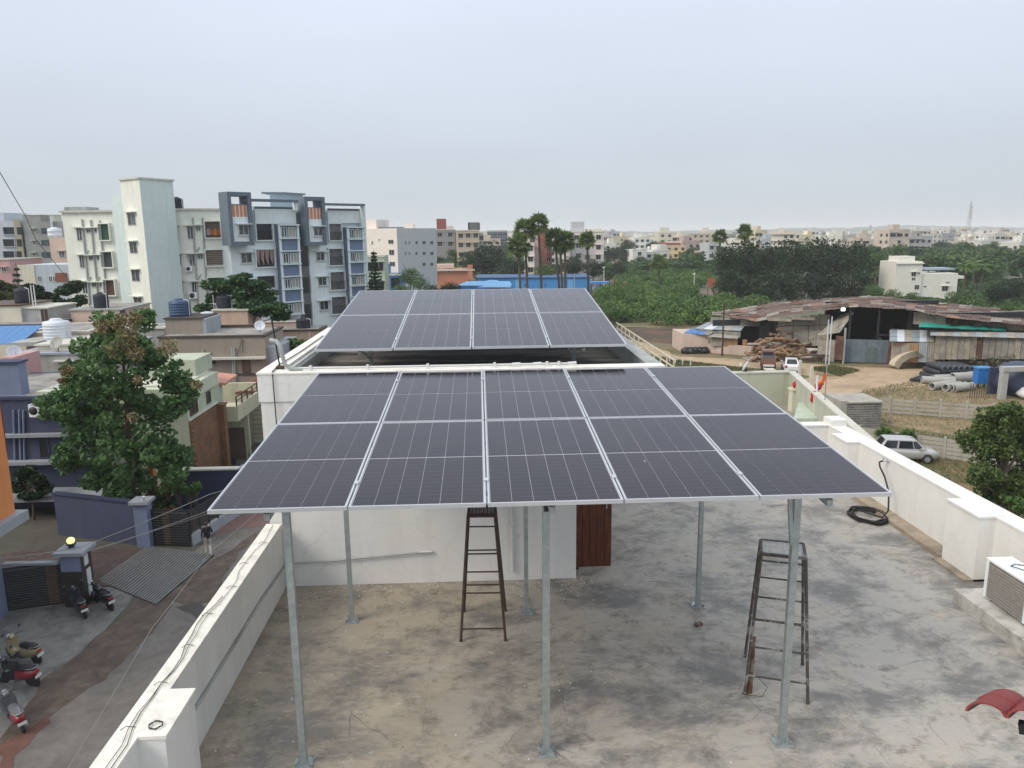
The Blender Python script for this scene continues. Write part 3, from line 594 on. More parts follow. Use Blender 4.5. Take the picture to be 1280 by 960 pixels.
# ------------------------------------------------------------------ building kit
class Wall:
    """an upright facade through A and B (left to right as seen); windows are set by where they sit on it"""
    def __init__(s, t, A, B): s.t = t; s.A = Vector((A[0], A[1], 0)); s.B = Vector((B[0], B[1], 0)); s.d = (s.B - s.A).normalized(); s.n = Vector((s.d.y, -s.d.x, 0)); s.M = Matrix((( s.d.x, -s.n.x, 0, s.A.x), (s.d.y, -s.n.y, 0, s.A.y), (0, 0, 1, 0), (0, 0, 0, 1)))
    def rect(s, u0, v0, u1, v1):
        a = on_plane(u0, v0, s.A, s.B); c = on_plane(u1, v1, s.A, s.B); e = on_plane(u0, v1, s.A, s.B); f = on_plane(u1, v0, s.A, s.B)
        return min((a[0] + e[0]) / 2, (c[0] + f[0]) / 2), max((a[0] + e[0]) / 2, (c[0] + f[0]) / 2), (c[1] + e[1]) / 2, (a[1] + f[1]) / 2
    # local frame: x along the wall, y INTO the building (so -y sticks out), z up
    def win(s, u0, v0, u1, v1, shade=True, frame=None, bars=1, glass=None, sill=False, grille=None):
        x0, x1, z0, z1 = s.rect(u0, v0, u1, v1); return s.winm(x0, x1, z0, z1, shade, frame, bars, glass, sill, grille)
    def winm(s, x0, x1, z0, z1, shade=True, frame=None, bars=1, glass=None, sill=False, grille=None):
        fr = frame or FRAMEW; b = MB(); t = .07
        b.box(x0, x1, -.06, .01, z0, z0 + t, fr, s.M).box(x0, x1, -.06, .01, z1 - t, z1, fr, s.M).box(x0, x0 + t, -.06, .01, z0 + t, z1 - t, fr, s.M).box(x1 - t, x1, -.06, .01, z0 + t, z1 - t, fr, s.M)
        for i in range(bars): x = x0 + (x1 - x0) * (i + 1) / (bars + 1); b.box(x - .03, x + .03, -.05, -.022, z0 + t, z1 - t, fr, s.M)
        w_ = b.build('window', s.t)
        n = bars + 1
        for i in range(n):
            a = x0 + t + (x1 - x0 - 2 * t) * i / n; c = x0 + t + (x1 - x0 - 2 * t) * (i + 1) / n
            MB().box(a + .003, c - .003, -.02, .01, z0 + t, z1 - t, glass or GLASS, s.M).build('pane', w_)
        if grille:
            g = MB()
            for k in range(1, 5): z = z0 + (z1 - z0) * k / 5; g.box(x0, x1, -.09, -.065, z - .012, z + .012, grille, s.M)
            g.build('grille', w_)
        if shade: MB().box(x0 - .25, x1 + .25, -.5, .005, z1 + .04, z1 + .13, s.sh if hasattr(s, 'sh') else CHAJ, s.M).build('sunshade', s.t)
        if sill: MB().box(x0 - .1, x1 + .1, -.16, .005, z0 - .09, z0 - .005, FRAMEW, s.M).build('sill', s.t)
        return w_
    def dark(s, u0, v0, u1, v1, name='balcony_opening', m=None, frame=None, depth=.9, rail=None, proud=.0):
        """an opening with real depth: side, top and floor lips stand out from the wall, the back is a panel flush with the wall"""
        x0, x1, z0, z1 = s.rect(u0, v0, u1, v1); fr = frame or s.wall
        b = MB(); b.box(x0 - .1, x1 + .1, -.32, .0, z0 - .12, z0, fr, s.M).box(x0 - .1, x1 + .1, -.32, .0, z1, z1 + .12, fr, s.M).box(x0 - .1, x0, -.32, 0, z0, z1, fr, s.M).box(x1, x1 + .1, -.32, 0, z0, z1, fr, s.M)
        o = b.build(name, s.t); MB().box(x0, x1, -.015, .01, z0, z1, m or DARK, s.M).build('recess', o)  # default dark panel colour stands in for the shade of a deeper recess
        if rail:
            r = MB(); 
            for k in range(int((x1 - x0) / .14) + 1): r.box(x0 + k * .14, x0 + k * .14 + .02, -.29, -.27, z0, z0 + .95, rail, s.M)
            r.box(x0, x1, -.3, -.26, z0 + .95, z0 + 1.0, rail, s.M); r.build('balcony_rail', o)
        return o, (x0, x1, z0, z1)
    def slab(s, u0, v0, u1, v1, m, out=.1, name='panel', inn=-.005):
        x0, x1, z0, z1 = s.rect(u0, v0, u1, v1); return MB().box(x0, x1, -out, -inn, z0, z1, m, s.M).build(name, s.t)
    def strip(s, x0, x1, z0, z1, m, out=.1, name='band'):
        return MB().box(x0, x1, -out, .005, z0, z1, m, s.M).build(name, s.t)
    def pipe(s, u0, v0, u1, v1, m=None, r=.06, name='downpipe'):
        a = on_plane(u0, v0, s.A, s.B); c = on_plane(u1, v1, s.A, s.B)
        return MB().tube(s.M @ Vector((a[0], -.09, a[1])), s.M @ Vector((c[0], -.09, c[1])), r, m or PIPEG, 6).build(name, s.t)
FRAMEW = mat('window_frame', (.52, .53, .51), rough=.6, var=.06); CHAJ = paint('sunshade', (.55, .54, .47), streak=.5)
PIPEG = mat('grey_pipe', (.36, .38, .36), rough=.6, var=.1)
FRAMED = mat('brown_frame', (.08, .045, .03), rough=.6, var=.1)
def prism_wall(t, A, B, depth, z0, z1, m, name='wall'):
    A = Vector((A[0], A[1])); B = Vector((B[0], B[1])); d = (B - A).normalized(); n = Vector((-d.y, d.x)) * depth
    o = MB().prism([tuple(A), tuple(B), tuple(B + n), tuple(A + n)], z0, z1, m).build(name, t)
    w_ = Wall(t, A, B); w_.wall = m; return w_
ROOFG = mat('roof_slab_grey', (.30, .285, .26), rough=.9, var=.2, scale=1.5, col2=(.17, .16, .145), amt=.45, s2=.7)
def tank(label, P, r, h, m, ribs=5, stand=True, squat=False):
    t = thing('water_tank', label, 'water tank', P)
    prof = [(r * .96, 0), (r, .04)]
    for i in range(ribs): z = .04 + (h * .8) * (i + .5) / ribs; prof += [(r, z - .03), (r * 1.035, z), (r, z + .03)]
    prof += [(r, h * .84), (r * .93, h * .9), (r * .45, h * .96)]
    MB().lathe(prof, m, 18, Mx(*P)).build('shell', t); MB().lathe([(r * .44, h * .955), (r * .44, h * 1.02), (r * .3, h * 1.04)], m, 14, Mx(*P)).build('lid', t)
    if stand: MB().tube((P[0] + r * 1.02, P[1] - .3, P[2]), (P[0] + r * 1.05, P[1] - .3, P[2] + h * .9), .03, PIPEW, 6).tube((P[0] + r * 1.05, P[1] - .3, P[2] + h * .9), (P[0] + r * .4, P[1] - .1, P[2] + h * 1.0), .03, PIPEW, 6).build('inlet_pipe', t)
    return t
TBLK = mat('tank_black', (.012, .016, .028), rough=.65, var=.15, scale=3); TBLU = mat('tank_blue', (.035, .075, .15), rough=.5, var=.15, scale=3); TWHT = mat('tank_white', (.60, .64, .68), rough=.5, var=.08, scale=3)
def box_house(label, u0, u1, v_top, Y, depth, m, name='house', cat='house', coping=None, z0=G0, right=True, v_base=None, cw_=.12):
    """a block aligned with the street: its front spans u0..u1 at depth Y"""
    a = dp(u0, v_top, Y); b_ = dp(u1, v_top, Y); zt = (a.z + b_.z) / 2
    t = thing(name, label, cat, ((a.x + b_.x) / 2, Y, z0))
    wl = prism_wall(t, (a.x, Y), (b_.x, Y), depth, z0, zt, m); wl.zt = zt
    if coping:
        MB().box(a.x - cw_, b_.x + cw_, Y - cw_, Y + depth + cw_, zt, zt + .14, coping).build('coping', t)
        if depth > 2: MB().box(a.x + .3, b_.x - .3, Y + .3, Y + depth - .3, zt + .14, zt + .145, ROOFG).build('roof_slab', t)
    sidew = Wall(t, (b_.x, Y), (b_.x, Y + depth)); sidew.wall = m
    return t, wl, sidew
def add_block(t, u0, u1, v_top, Y, depth, m, z0, coping=None, name='upper_block'):
    a = dp(u0, v_top, Y); b_ = dp(u1, v_top, Y); zt = (a.z + b_.z) / 2
    wl = prism_wall(t, (a.x, Y), (b_.x, Y), depth, z0, zt, m, name); wl.zt = zt
    if coping: MB().box(a.x - .1, b_.x + .1, Y - .1, Y + depth + .1, zt, zt + .12, coping).build('coping', t)
    return wl
def dish(label, P, r, rz, m=None):
    t = thing('satellite_dish', label, 'satellite dish', P)
    M = Matrix.Translation(Vector(P) + Vector((0, 0, .55 * r / .45))) @ Matrix.Rotation(rz, 4, 'Z') @ Matrix.Rotation(math.radians(62), 4, 'X')
    pr = [(.02, 0)] + [(r * k / 6, .28 * r * (k / 6) ** 2) for k in range(1, 7)] + [(r, .28 * r + .012)] + [(r * k / 6, .28 * r * (k / 6) ** 2 + .012) for k in range(5, 0, -1)]
    MB().lathe(pr, m or TWHT, 18, M).build('reflector', t)
    top = Vector(P) + Vector((0, 0, .55 * r / .45)); MB().tube(P, top, .022, IRON, 6).tube(Vector(P) + Vector((-.15, 0, 0)), Vector(P) + Vector((0, 0, .2)), .012, IRON, 5).build('mast', t)
    MB().tube(M @ Vector((0, -r * .9, .25 * r)), M @ Vector((0, -.05, r * .95)), .012, IRON, 5).tube(M @ Vector((0, -.09, r * .9)), M @ Vector((0, .02, r * 1.05)), .035, TWHT, 8).build('feed_arm', t)
    return t
# ================================================================== left of the street
BLUE = paint('blue_house_paint', (.05, .063, .12), col2=(.043, .053, .095), streak=.35)  # blues and pale ledge darkened in colour to hold shade from across the street
BLUE2 = paint('pale_blue_paint', (.165, .205, .31), streak=.3); NAVY = mat('navy_coping', (.03, .04, .09), rough=.7, var=.1)
ORNG = paint('orange_paint', (.62, .23, .075), streak=.25); LEDG = paint('pale_ledge', (.28, .30, .33), streak=.4)
# orange and blue house at the left edge
t = thing('orange_house', 'orange upper storey over a grey-blue pillar cut off by the left picture edge', 'house', (-22, 27, G0))
ex = gp(24, 650, G0)
yb = 30.6; xr = gp(27, 760, G0).x
MB().box(-30, -19.95, 22, yb, G0, -6.9, BLUE2).build('wall', t)
a = dp(19, 640, yb + .2); c = dp(0, 545, yb + .2)
MB().box(-30, a.x, 21.5, yb + .2, a.z, 0.0, ORNG).build('upper_wall', t)
MB().box(-30, a.x + .35, 21.2, yb + .5, a.z - .42, a.z - .003, LEDG).build('ledge', t)
wl = Wall(t, (a.x, 21.5), (a.x, yb + .2)); wl.wall = ORNG
for k, y in enumerate((22.2, 25.2, 28.2)): wl.winm(y - 21.5, y - 21.5 + 1.1, a.z + .9, a.z + 2.4, shade=False, frame=FRAMED, grille=IRON)
MB().box(a.x - .9, a.x + .02, yb + .2, yb + .23, a.z + 2.5, 0.0, mat('maroon_paint', (.16, .03, .03), rough=.8)).build('maroon_band', t)
b = MB()
for k in range(7): b.tube((-19.9, 23 + .22 * k, -7.2), (-19.9, 23 + .22 * k, -9.2), .03, BLK, 5)
b.build('window_grille', t)
# gate post with lamp and plates
gb = gp(107, 765, G0); gx, gy = -17.35, 31.35
t = thing('gate_pillar', 'dark tiled gate pillar with a lit globe lamp on its pale cap', 'pillar', (gx, gy, G0))
DT = mat('dark_tile', (.035, .028, .026), rough=.3, var=.3, scale=3, stretch=(1, 1, .3))
MB().box(gx - .42, gx + .42, gy - .42, gy + .42, G0, G0 + 2.35, BLUE2).build('shaft', t)
MB().box(gx + .42, gx + .45, gy - .42, gy + .42, G0, G0 + 2.35, DT).box(gx - .42, gx + .45, gy - .45, gy - .42, G0, G0 + 1.6, DT).build('cladding', t)
MB().box(gx - .6, gx + .62, gy - .62, gy + .62, G0 + 2.35, G0 + 2.5, LEDG).build('cap', t)
MB().box(gx + .45, gx + .47, gy - .2, gy + .12, G0 + 1.75, G0 + 2.2, mat('plate_white', (.55, .57, .6), rough=.4)).build('nameplate', t)
MB().box(gx + .45, gx + .475, gy - .12, gy + .2, G0 + .35, G0 + 1.55, MATS['plate_white']).build('white_panel', t)
lp = MB(); lp.lathe([(.12, 0), (.12, .06), (.06, .1), (.18, .14), (.2, .22)], BLK, 14, Mx(gx - .1, gy, G0 + 2.5)); lp.build('lamp_base', t)
MB().lathe([(.11, .2), (.15, .26), (.165, .33), (.14, .41), (.07, .46), (.02, .47)], mat('lit_globe', (.6, .58, .3), rough=.4, emit=((1, .92, .35), .7)), 16, Mx(gx - .1, gy, G0 + 2.5)).build('globe', t)
def slat_gate(label, P, Q, h, n=14, m=IRON, wood=None, lean=0, gap=.5):
    P = Vector(P); Q = Vector(Q); t = thing('slatted_gate', label, 'gate', tuple(P)); d = (Q - P); Ld = d.length; d.normalize()
    w_ = Wall(t, P, Q); fr = MB().box(0, Ld, -.03, .03, P.z + .05, P.z + .12, m, w_.M).box(0, Ld, -.03, .03, P.z + h - .07, P.z + h, m, w_.M).box(0, .07, -.03, .03, P.z + .12, P.z + h - .07, m, w_.M).box(Ld - .07, Ld, -.03, .03, P.z + .12, P.z + h - .07, m, w_.M)
    fr.build('gate_frame', t); x1 = Ld - .07
    if wood:
        w0 = Ld * wood[0]; w1 = Ld * wood[1]; k = 7
        for i in range(k): a = w0 + (w1 - w0) * i / k; MB().box(a + .02, a + (w1 - w0) / k - .02, -.045, -.032, P.z + .12, P.z + h - .07, WSL, w_.M).build('wood_slat', t)
    for i in range(n): z = P.z + .17 + (h - .3) * i / n; MB().box(.07, x1, -.02, .02, z, z + (h - .3) / n * gap, m, w_.M).build('slat', t)
    MB().box(.08, x1 - .02, .035, .045, P.z + .12, P.z + h - .07, mat('gate_backing', (.11, .115, .125), rough=.7), w_.M).build('backing', t) if gap < .7 else None
    return t
WSL = mat('wood_slat', (.20, .13, .075), rough=.6, var=.2, scale=5)
slat_gate('wide black slatted gate with a strip of wooden slats beside the lamp pillar', (-20.0, 30.65, G0), (gx - .45, 31.3, G0), 1.95, 15, wood=(.68, .86))
tag(MB().box(-20.0, gx - .43, 30.72, 30.98, G0 + 2.02, G0 + 2.12, LEDG).build('gate_beam'), 'thin pale beam running above the wide black gate to the lamp pillar', 'beam')
slat_gate('folded black gate leaf standing open behind the lamp pillar', (-19.2, 34.4, G0), (-17.4, 32.3, G0), 1.9, 11)
PAV = mat('brown_pavers', (.105, .065, .055), rough=.85, var=.3, scale=1.4, col2=(.06, .045, .042), amt=.5, s2=.7, bump=.3)
sheet('courtyard', [(-24, 31.4), (-17.4, 31.8), (-16.8, 37.2), (-24, 39.2)], G0 + .03, LAND)
cy = bpy.data.objects['courtyard']; ROOT[cy.name] = Matrix.Identity(4)
pvm = None
for i in range(20):
    for j in range(14):
        x = -23.8 + .5 * j + (.25 if i % 2 else 0); y = 31.7 + .27 * i
        if y > 37.0 or x > -17.1: continue
        if pvm is None: o = MB().box(0, .485, 0, .255, 0, .03, PAV).build('paver', cy); pvm = o; o.location = (x, y, G0 + .03)
        else: o = pvm.copy(); COL.objects.link(o); o.location = (x, y, G0 + .03 + random.uniform(-.006, .006))
# blue compound wall
def wall_thing(label, P, Q, h, th, m, cap=None, name='compound_wall'):
    P = Vector(P); Q = Vector(Q); t = thing(name, label, 'wall', tuple(P)); w_ = Wall(t, P, Q); L_ = (Q - P).length
    MB().box(0, L_, 0, th, P.z, P.z + h, m, w_.M).build('wall', t)
    if cap: MB().box(-.06, L_ + .06, -.07, th + .07, P.z + h, P.z + h + .09, cap, w_.M).build('coping', t)
    return t
wall_thing('tall blue compound wall across the back of the paved courtyard', (-22.4, 39.2, G0), (-17.4, 37.45, G0), 2.25, .2, BLUE, NAVY)
t = thing('wall_pillar', 'pale blue compound pillar with a white cap beside the far gate', 'pillar', (-17.1, 37.4, G0))
MB().box(-17.4, -16.75, 37.05, 37.7, G0, G0 + 2.35, BLUE2).build('shaft', t); MB().box(-17.55, -16.6, 36.9, 37.85, G0 + 2.35, G0 + 2.5, LEDG).build('cap', t)
MB().tube((-16.85, 37.1, G0 + 2.5), (-16.75, 36.9, G0 + 2.8), .05, TWHT, 8).build('floodlight', t)
slat_gate('black slatted gate beside the pale blue pillar, under the large tree', (-16.7, 37.4, G0), (-14.75, 37.1, G0), 1.95, 12, wood=(.3, .48))
P1 = (-14.7, 37.2, G0); P2 = (-13.5, 42.0, G0)
wall_thing('low grey-blue kerb wall with planters running from the far gate along the street', P1, P2, .55, .25, LEDG)
t = thing('garden_fence', 'dark slatted fence above the low kerb wall by the street', 'fence', P1)
w_ = Wall(t, P1, P2)
for k in range(6): MB().box(.8 * k + .05, .8 * k + .12, .08, .14, G0 + .55, G0 + 1.9, IRON, w_.M).build('post', t)
for k in range(8): MB().box(.05, 4.1, .09, .13, G0 + .7 + .15 * k, G0 + .78 + .15 * k, IRON, w_.M).build('slat', t)
wall_thing('cream boundary wall receding along the street beyond the black fence', (-13.4, 43.2, G0), (-12.2, 52.5, G0), 2.3, .25, paint('cream_green', (.45, .46, .34), streak=.4), CHAJ)
t = thing('wall_pillar', 'pale blue pillar at the near end of the cream boundary wall', 'pillar', (-13.4, 42.7, G0))
MB().box(-13.75, -13.1, 42.3, 42.95, G0, G0 + 2.4, BLUE2).build('shaft', t); MB().box(-13.8, -13.05, 42.25, 43.0, G0 + 2.4, G0 + 2.5, LEDG).build('cap', t)
tag(MB().box(-17.9, -13.8, 42.5, 42.8, G0, G0 + 2.35, NAVY).box(-17.95, -13.78, 42.4, 42.9, G0 + 2.35, G0 + 2.44, CHAJ).build('back_wall'), 'dark blue wall with a pale coping behind the potted plants', 'wall')
# blue house behind the courtyard
for k, u in enumerate((206, 187)):
    q = dp(u, 600, 41.5); tag(MB().box(q.x - .22, q.x + .22, 41.5, 41.9, G0, dp(u, 585, 41.5).z, ORNG).build('gate_post'), ['yellow-orange post behind the potted plants right of the large tree trunk', 'second yellow-orange post half hidden by the large tree trunk'][k], 'post')
t, wf, ws = box_house('dark blue two-storey house behind the large tree', -160, 118, 500, 43.6, 8, BLUE, 'blue_house', coping=NAVY)
wf.sh = BLUE
wf.win(49, 546, 62, 573, shade=False, frame=NAVY, bars=0, glass=DARK)
zz = wf.rect(0, 541, 100, 545); MB().box(-10, zz[1] + 2.0, -.35, .005, zz[2], zz[3], LEDG, wf.M).build('ledge', t)
zz = wf.rect(0, 574, 100, 578); MB().box(-10, zz[1] + 2.0, -.55, .005, zz[2], zz[3], LEDG, wf.M).build('ledge', t)
for u in (18, 25, 30): wf.pipe(u, 512, u + 2, 575, BLUE2)
t2 = add_block(t, -160, 22, 456, 44.0, .8, BLUE2, wf.zt + .145, coping=NAVY)
zz = wf.rect(0, 612, 100, 640)
MB().box(5, zz[1] + 4, -2.2, -.01, zz[3] - .0, zz[3] + .12, LEDG, wf.M).box(zz[1] + 3.8, zz[1] + 3.95, -2.2, -2.05, G0, zz[3], LEDG, wf.M).build('porch', t)
acw = Wall(t, (0, 0), (1, 0))
def wall_ac(label, wl, u0, v0, u1, v1):
    x0, x1, z0, z1 = wl.rect(u0, v0, u1, v1); o = wl.M @ Vector(((x0 + x1) / 2, 0, z0)); t = thing('ac_outdoor_unit', label, 'air conditioner', tuple(o))
    MB().box(x0, x1, -.42, -.1, z0, z1, WM, wl.M).build('casing', t)
    g = MB(); r = min(x1 - x0, z1 - z0) * .38; c = Vector((x0 + (x1 - x0) * .4, -.425, (z0 + z1) / 2))
    g.lathe([(r, 0), (r, .012), (r * .3, .02)], IRON, 16, wl.M @ Matrix.Translation(c) @ Matrix.Rotation(PI / 2, 4, 'X')); g.build('fan_grille', t)
    MB().box(x0 + .05, x1 - .05, -.4, 0, z0 - .05, z0 - .005, GALV, wl.M).build('bracket', t)
wall_ac('white outdoor unit on the dark blue house wall beside the large tree', wf, 41, 504, 55, 519)
# pale structures on and behind the blue house
PALE = paint('pale_concrete', (.40, .41, .40), col2=(.33, .32, .28), streak=.4); PEACH = paint('peach_paint', (.60, .46, .37), streak=.3); CREAM = paint('cream_paint', (.60, .57, .46), streak=.3)
PEACH2 = paint('peach_deep', (.56, .40, .30), streak=.3); GREY = paint('grey_paint', (.36, .37, .37), streak=.3); PINK = paint('pink_paint', (.50, .30, .29), streak=.3)
t, wf2, _ = box_house('grey-white flat house with a dish on its roof, behind the blue house', 20, 130, 443, 55, 8, PALE, coping=paint('blue_grey_cop', (.33, .36, .44)))
add_block(t, 45, 98, 432, 57, 5, CREAM, wf2.zt + .14, coping=CHAJ); add_block(t, 12, 45, 428, 58.5, 4, PALE, wf2.zt + .14)
wf2.win(75, 452, 92, 462, shade=True, glass=DARK)
q = dp(21, 447, 54.6); dish('white dish near the left edge above the blue house', tuple(dp(19, 452, 51.5)), .48, .8)
q = dp(64, 437, 54.4); dish('pale mesh dish on the roof edge of the grey-white flat house', (q.x, 55.3, wf2.zt + .15), .5, -.3, PALE)
tag(MB().box(*sorted((dp(0, 443, 50).x, dp(16, 443, 50).x)), 50, 53, wf2.zt - 6, dp(0, 447, 50).z, PINK).build('pink_block'), 'low pinkish block by the left edge above the pale blue parapet', 'building')
# peach house with blue sheet roof, white tank
t, wf3, ws3 = box_house('cream and peach flat-roofed house with a black tank at the far left', -40, 58, 408, 66, 8, CREAM, coping=NAVY)
w3 = add_block(t, -40, 25, 383, 68, 5, CREAM, wf3.zt + .13, coping=FRAMED); w3b = add_block(t, 25, 60, 386, 68.3, 4.7, PALE, wf3.zt + .13, coping=CHAJ)
wq = Wall(t, *[(p.x, 68.3) for p in (dp(25, 386, 68.3), dp(60, 386, 68.3))]); wq.wall = PALE
wq.win(52, 387, 55, 404, shade=False, frame=FRAMED, bars=0); wq.win(56.5, 387, 60, 404, shade=False, frame=FRAMED, bars=0)
tank('black water tank on the cream stair room at the far left', (dp(30, 380, 70).x, 70, w3.zt + .12), .68, 1.35, TBLK)
for k, u in enumerate((41.5, 45)):
    q = dp(u, 382, 69); tag(MB().tube((q.x, 69, w3b.zt + .1), (q.x, 69, w3b.zt + 2.0), .05, PIPEW, 6).build('vent_pipe'), ['left of two white vent pipes beside the far left black tank', 'right of two white vent pipes beside the far left black tank'][k], 'pipe')
a = dp(0, 428, 60); c = dp(33, 421, 62)
BSH = mat('blue_sheet', (.06, .19, .42), rough=.5, var=.15, scale=3)
t = thing('sheet_canopy', 'blue corrugated sheet canopy at the left edge below the cream house', 'canopy', (a.x, 60, a.z - 1))
for k in range(6):
    x = a.x - 2 + .62 * k; MB().add([(x, 59.5, a.z - .1), (x + .6, 59.5, a.z - .1), (x + .6, 63, a.z + .9), (x, 63, a.z + .9), (x, 59.5, a.z - .06), (x + .6, 59.5, a.z - .06), (x + .6, 63, a.z + .94), (x, 63, a.z + .94)], [(0, 3, 2, 1), (4, 5, 6, 7), (0, 1, 5, 4), (1, 2, 6, 5), (2, 3, 7, 6), (3, 0, 4, 7)], BSH).build('roof_sheet', t)
for x in (a.x - 1, a.x + 3.2): MB().tube((x, 59.7, G0), (x, 59.7, a.z - .1), .06, IRON, 6).build('post', t)
t, wf4, _ = box_house('peach block with a white ribbed tank standing in front of it', 33, 110, 416, 62, 6, PEACH, coping=CHAJ)
MB().box(dp(32, 420, 61.4).x, dp(42, 420, 61.4).x, 61.3, 62, G0, dp(36, 431, 61.4).z, PINK).build('pink_pillar', t)
t5, wf5, _ = box_house('cream wall block carrying the white ribbed water tank', 42, 92, 432, 59.5, 2.4, PALE, coping=CHAJ, name='tank_platform', cat='building')
tank('large white ribbed water tank left of the big tree', (dp(73, 428, 60.7).x, 60.7, wf5.zt + .14), .95, 1.75, TWHT, 6)
t, wf6, _ = box_house('white rooftop box with a dark window behind the white tank', 64, 84, 389, 72, 3, TWHT, name='rooftop_room', cat='building')
t, wf7, _ = box_house('peach stair room topped by a black tank behind the big tree', 88, 152, 388, 70, 6, PEACH, coping=GREY, name='stair_room', cat='building')
wf7.win(150, 387, 157, 392, shade=False, frame=FRAMED, bars=0)
tank('black water tank with a slanting pipe on the peach stair room', (dp(127, 384, 71).x, 71, wf7.zt + .14), .62, 1.35, TBLK)
t, wf8, _ = box_house('pale low house between the peach stair room and the taupe house', 86, 205, 412, 66, 3, PALE, coping=CHAJ)
# taupe house
TAUPE = paint('taupe_paint', (.30, .255, .205), col2=(.27, .23, .19), streak=.35); DBRN = mat('dark_coping', (.06, .045, .04), rough=.8); SLATE = paint('slate_paint', (.30, .34, .36))
t, wt, wts = box_house('taupe two-storey house with a dark coping and a rooftop stair room', 198, 331, 422, 60, 5.5, TAUPE, coping=DBRN, name='taupe_house', cw_=.08)
MB().box(dp(331, 430, 60).x + .003, dp(340, 430, 60).x + .4, 60.3, 66.5, G0, dp(335, 434, 60.3).z, SLATE).build('side_wing', t)
a = add_block(t, 206, 251.5, 399, 61.5, 3.6, TAUPE, wt.zt + .14, coping=DBRN, name='stair_room')
x = dp(251.5, 399, 61.5).x; MB().box(x + .003, x + .35, 61.52, 65.1, wt.zt + .14, a.zt - .003, SLATE).build('stair_room_side', t)
add_block(t, 272, 320, 408, 65.0, .2, TAUPE, wt.zt + .14, coping=DBRN, name='roof_wall')
zz = wt.rect(244, 446, 333, 448.5); MB().box(zz[0], zz[1], -.5, .005, zz[2], zz[3], CHAJ, wt.M).build('ledge', t)
zz = wt.rect(244, 467, 333, 469); MB().box(zz[0] - 2, zz[1], -.08, .005, zz[2], zz[3], DBRN, wt.M).build('ledge', t)
wt.win(258, 448, 270, 455, shade=False, frame=FRAMED, glass=DARK); wt.win(303, 448.5, 313, 466, shade=False, frame=FRAMED, bars=0, glass=mat('brown_shutter', (.13, .075, .055), rough=.6))
wt.slab(262, 441, 265, 444, DARK, .02, 'vent_hole')
wt.pipe(290.5, 434, 293, 492, PIPEG, .08); wt.pipe(293, 434, 295.5, 492, PIPEG, .07); wt.pipe(254, 436, 254, 446, PIPEG, .06)
wt.pipe(297, 444, 303, 424, IRON, .02, 'cable'); wt.pipe(304, 440, 304, 424, IRON, .02, 'cable')
zz = wt.rect(280, 492, 298, 494); MB().box(zz[0] - 2.5, zz[1] + 1, -.7, .005, zz[2], zz[3], CHAJ, wt.M).build('ledge', t)
tank('blue water tank on the taupe stair room', (dp(226, 398, 63).x, 63, a.zt + .13), .82, 1.35, TBLU, 5)
tank('flat white tank lid beside the blue tank on the taupe roof', (dp(255, 397, 64).x, 64.8, a.zt - .1), .5, .35, TWHT, 1, stand=False)
q = dp(325, 414, 61.5); dish('white dish on the right end of the taupe house roof', (q.x, 61.6, wt.zt + .14), .42, .3)
t, wp, _ = box_house('peach stair room with a black tank on the skyline of the taupe house', 266, 309, 388.5, 72, 4.5, PEACH2, coping=CHAJ, name='stair_room', cat='building')
tank('black water tank between white stands on the peach stair room', (dp(281, 385, 73.5).x, 73.5, wp.zt + .14), .72, 1.25, TBLK)
for u in (267, 290): q = dp(u, 380, 73.3); MB().tube((q.x, 73.3, wp.zt + .14), (q.x, 73.3, wp.zt + 1.4), .04, PIPEW, 6).build('pipe', t)
t, wp2, wp2s = box_house('peach house with a black tank just left of the rear solar array', 330, 400, 414, 78, 3.3, PEACH2, coping=DBRN, name='peach_house')
wp2.pipe(387, 414, 387, 436, PIPEW, .06); w_ = add_block(t, 330, 372, 403, 82, .3, PEACH, wp2.zt, coping=CHAJ)
tank('dark tank with a hood on the peach house left of the rear array', (dp(380, 410, 79.5).x, 79.5, wp2.zt + .14), .75, 1.0, TBLK)
# greenish house with brick cladding
GRN = paint('greenish_cream', (.44, .49, .37), col2=(.40, .44, .34), streak=.35)
BRK = mat('brick_cladding', (.21, .105, .05), rough=.9, var=.3, scale=5, col2=(.14, .075, .04), amt=.5, s2=1.5, bump=.5)
gx1 = -17.1; t = thing('green_house', 'pale green two-storey house with brick cladding, right of the big tree', 'house', (-20, 46, G0))
MB().box(-25, gx1, 44.3, 50.6, G0, -4.3, GRN).build('wall', t); MB().box(-25.3, gx1 + .12, 43.9, 49.6, -4.3, -3.5, paint('green_parapet', (.50, .54, .42), streak=.3)).build('roof_parapet', t)
MB().box(-25, gx1 - .3, 44.6, 49.4, -3.5, -3.4, CHAJ).build('roof_slab', t); MB().box(-20.5, -17.6, 47.5, 50.5, -3.4, -2.4, GRN).build('stair_room', t)
ws = Wall(t, (gx1, 44.3), (gx1, 50.6)); ws.wall = GRN
ws.winm(.35, 1.6, -5.3, -4.45, shade=False, frame=FRAMED, bars=1, glass=DARK); ws.winm(3.2, 3.9, -5.2, -4.45, shade=False, frame=FRAMED, bars=0)
k = 0
MB().box(gx1 + .001, gx1 + .05, 44.35, 49.6, G0, -5.5, BRK).build('cladding', t)
bo = None
for r in range(32):
    for c in range(9):
        y = 44.38 + c * .57 + (.28 if r % 2 else 0); z = G0 + .03 + r * .145
        if bo is None: bo = MB().box(0, .04, 0, .55, 0, .128, BRK).build('brick', t, True); o = bo
        else: o = bo.copy(); COL.objects.link(o); o.parent = t
        o.location = (gx1 + .05 - t.location.x + random.uniform(0, .012), y - 46, z - G0)
MB().box(gx1 + .075, gx1 + .5, 49.0, 49.55, G0, -5.65, BRK).box(gx1 + .07, gx1 + .57, 48.92, 49.62, -5.65, -5.55, BRK).build('brick_pier', t)
MB().box(gx1 - .02, gx1 + .12, 44.3, 49.3, -5.5, -5.42, CHAJ).build('sill_band', t)
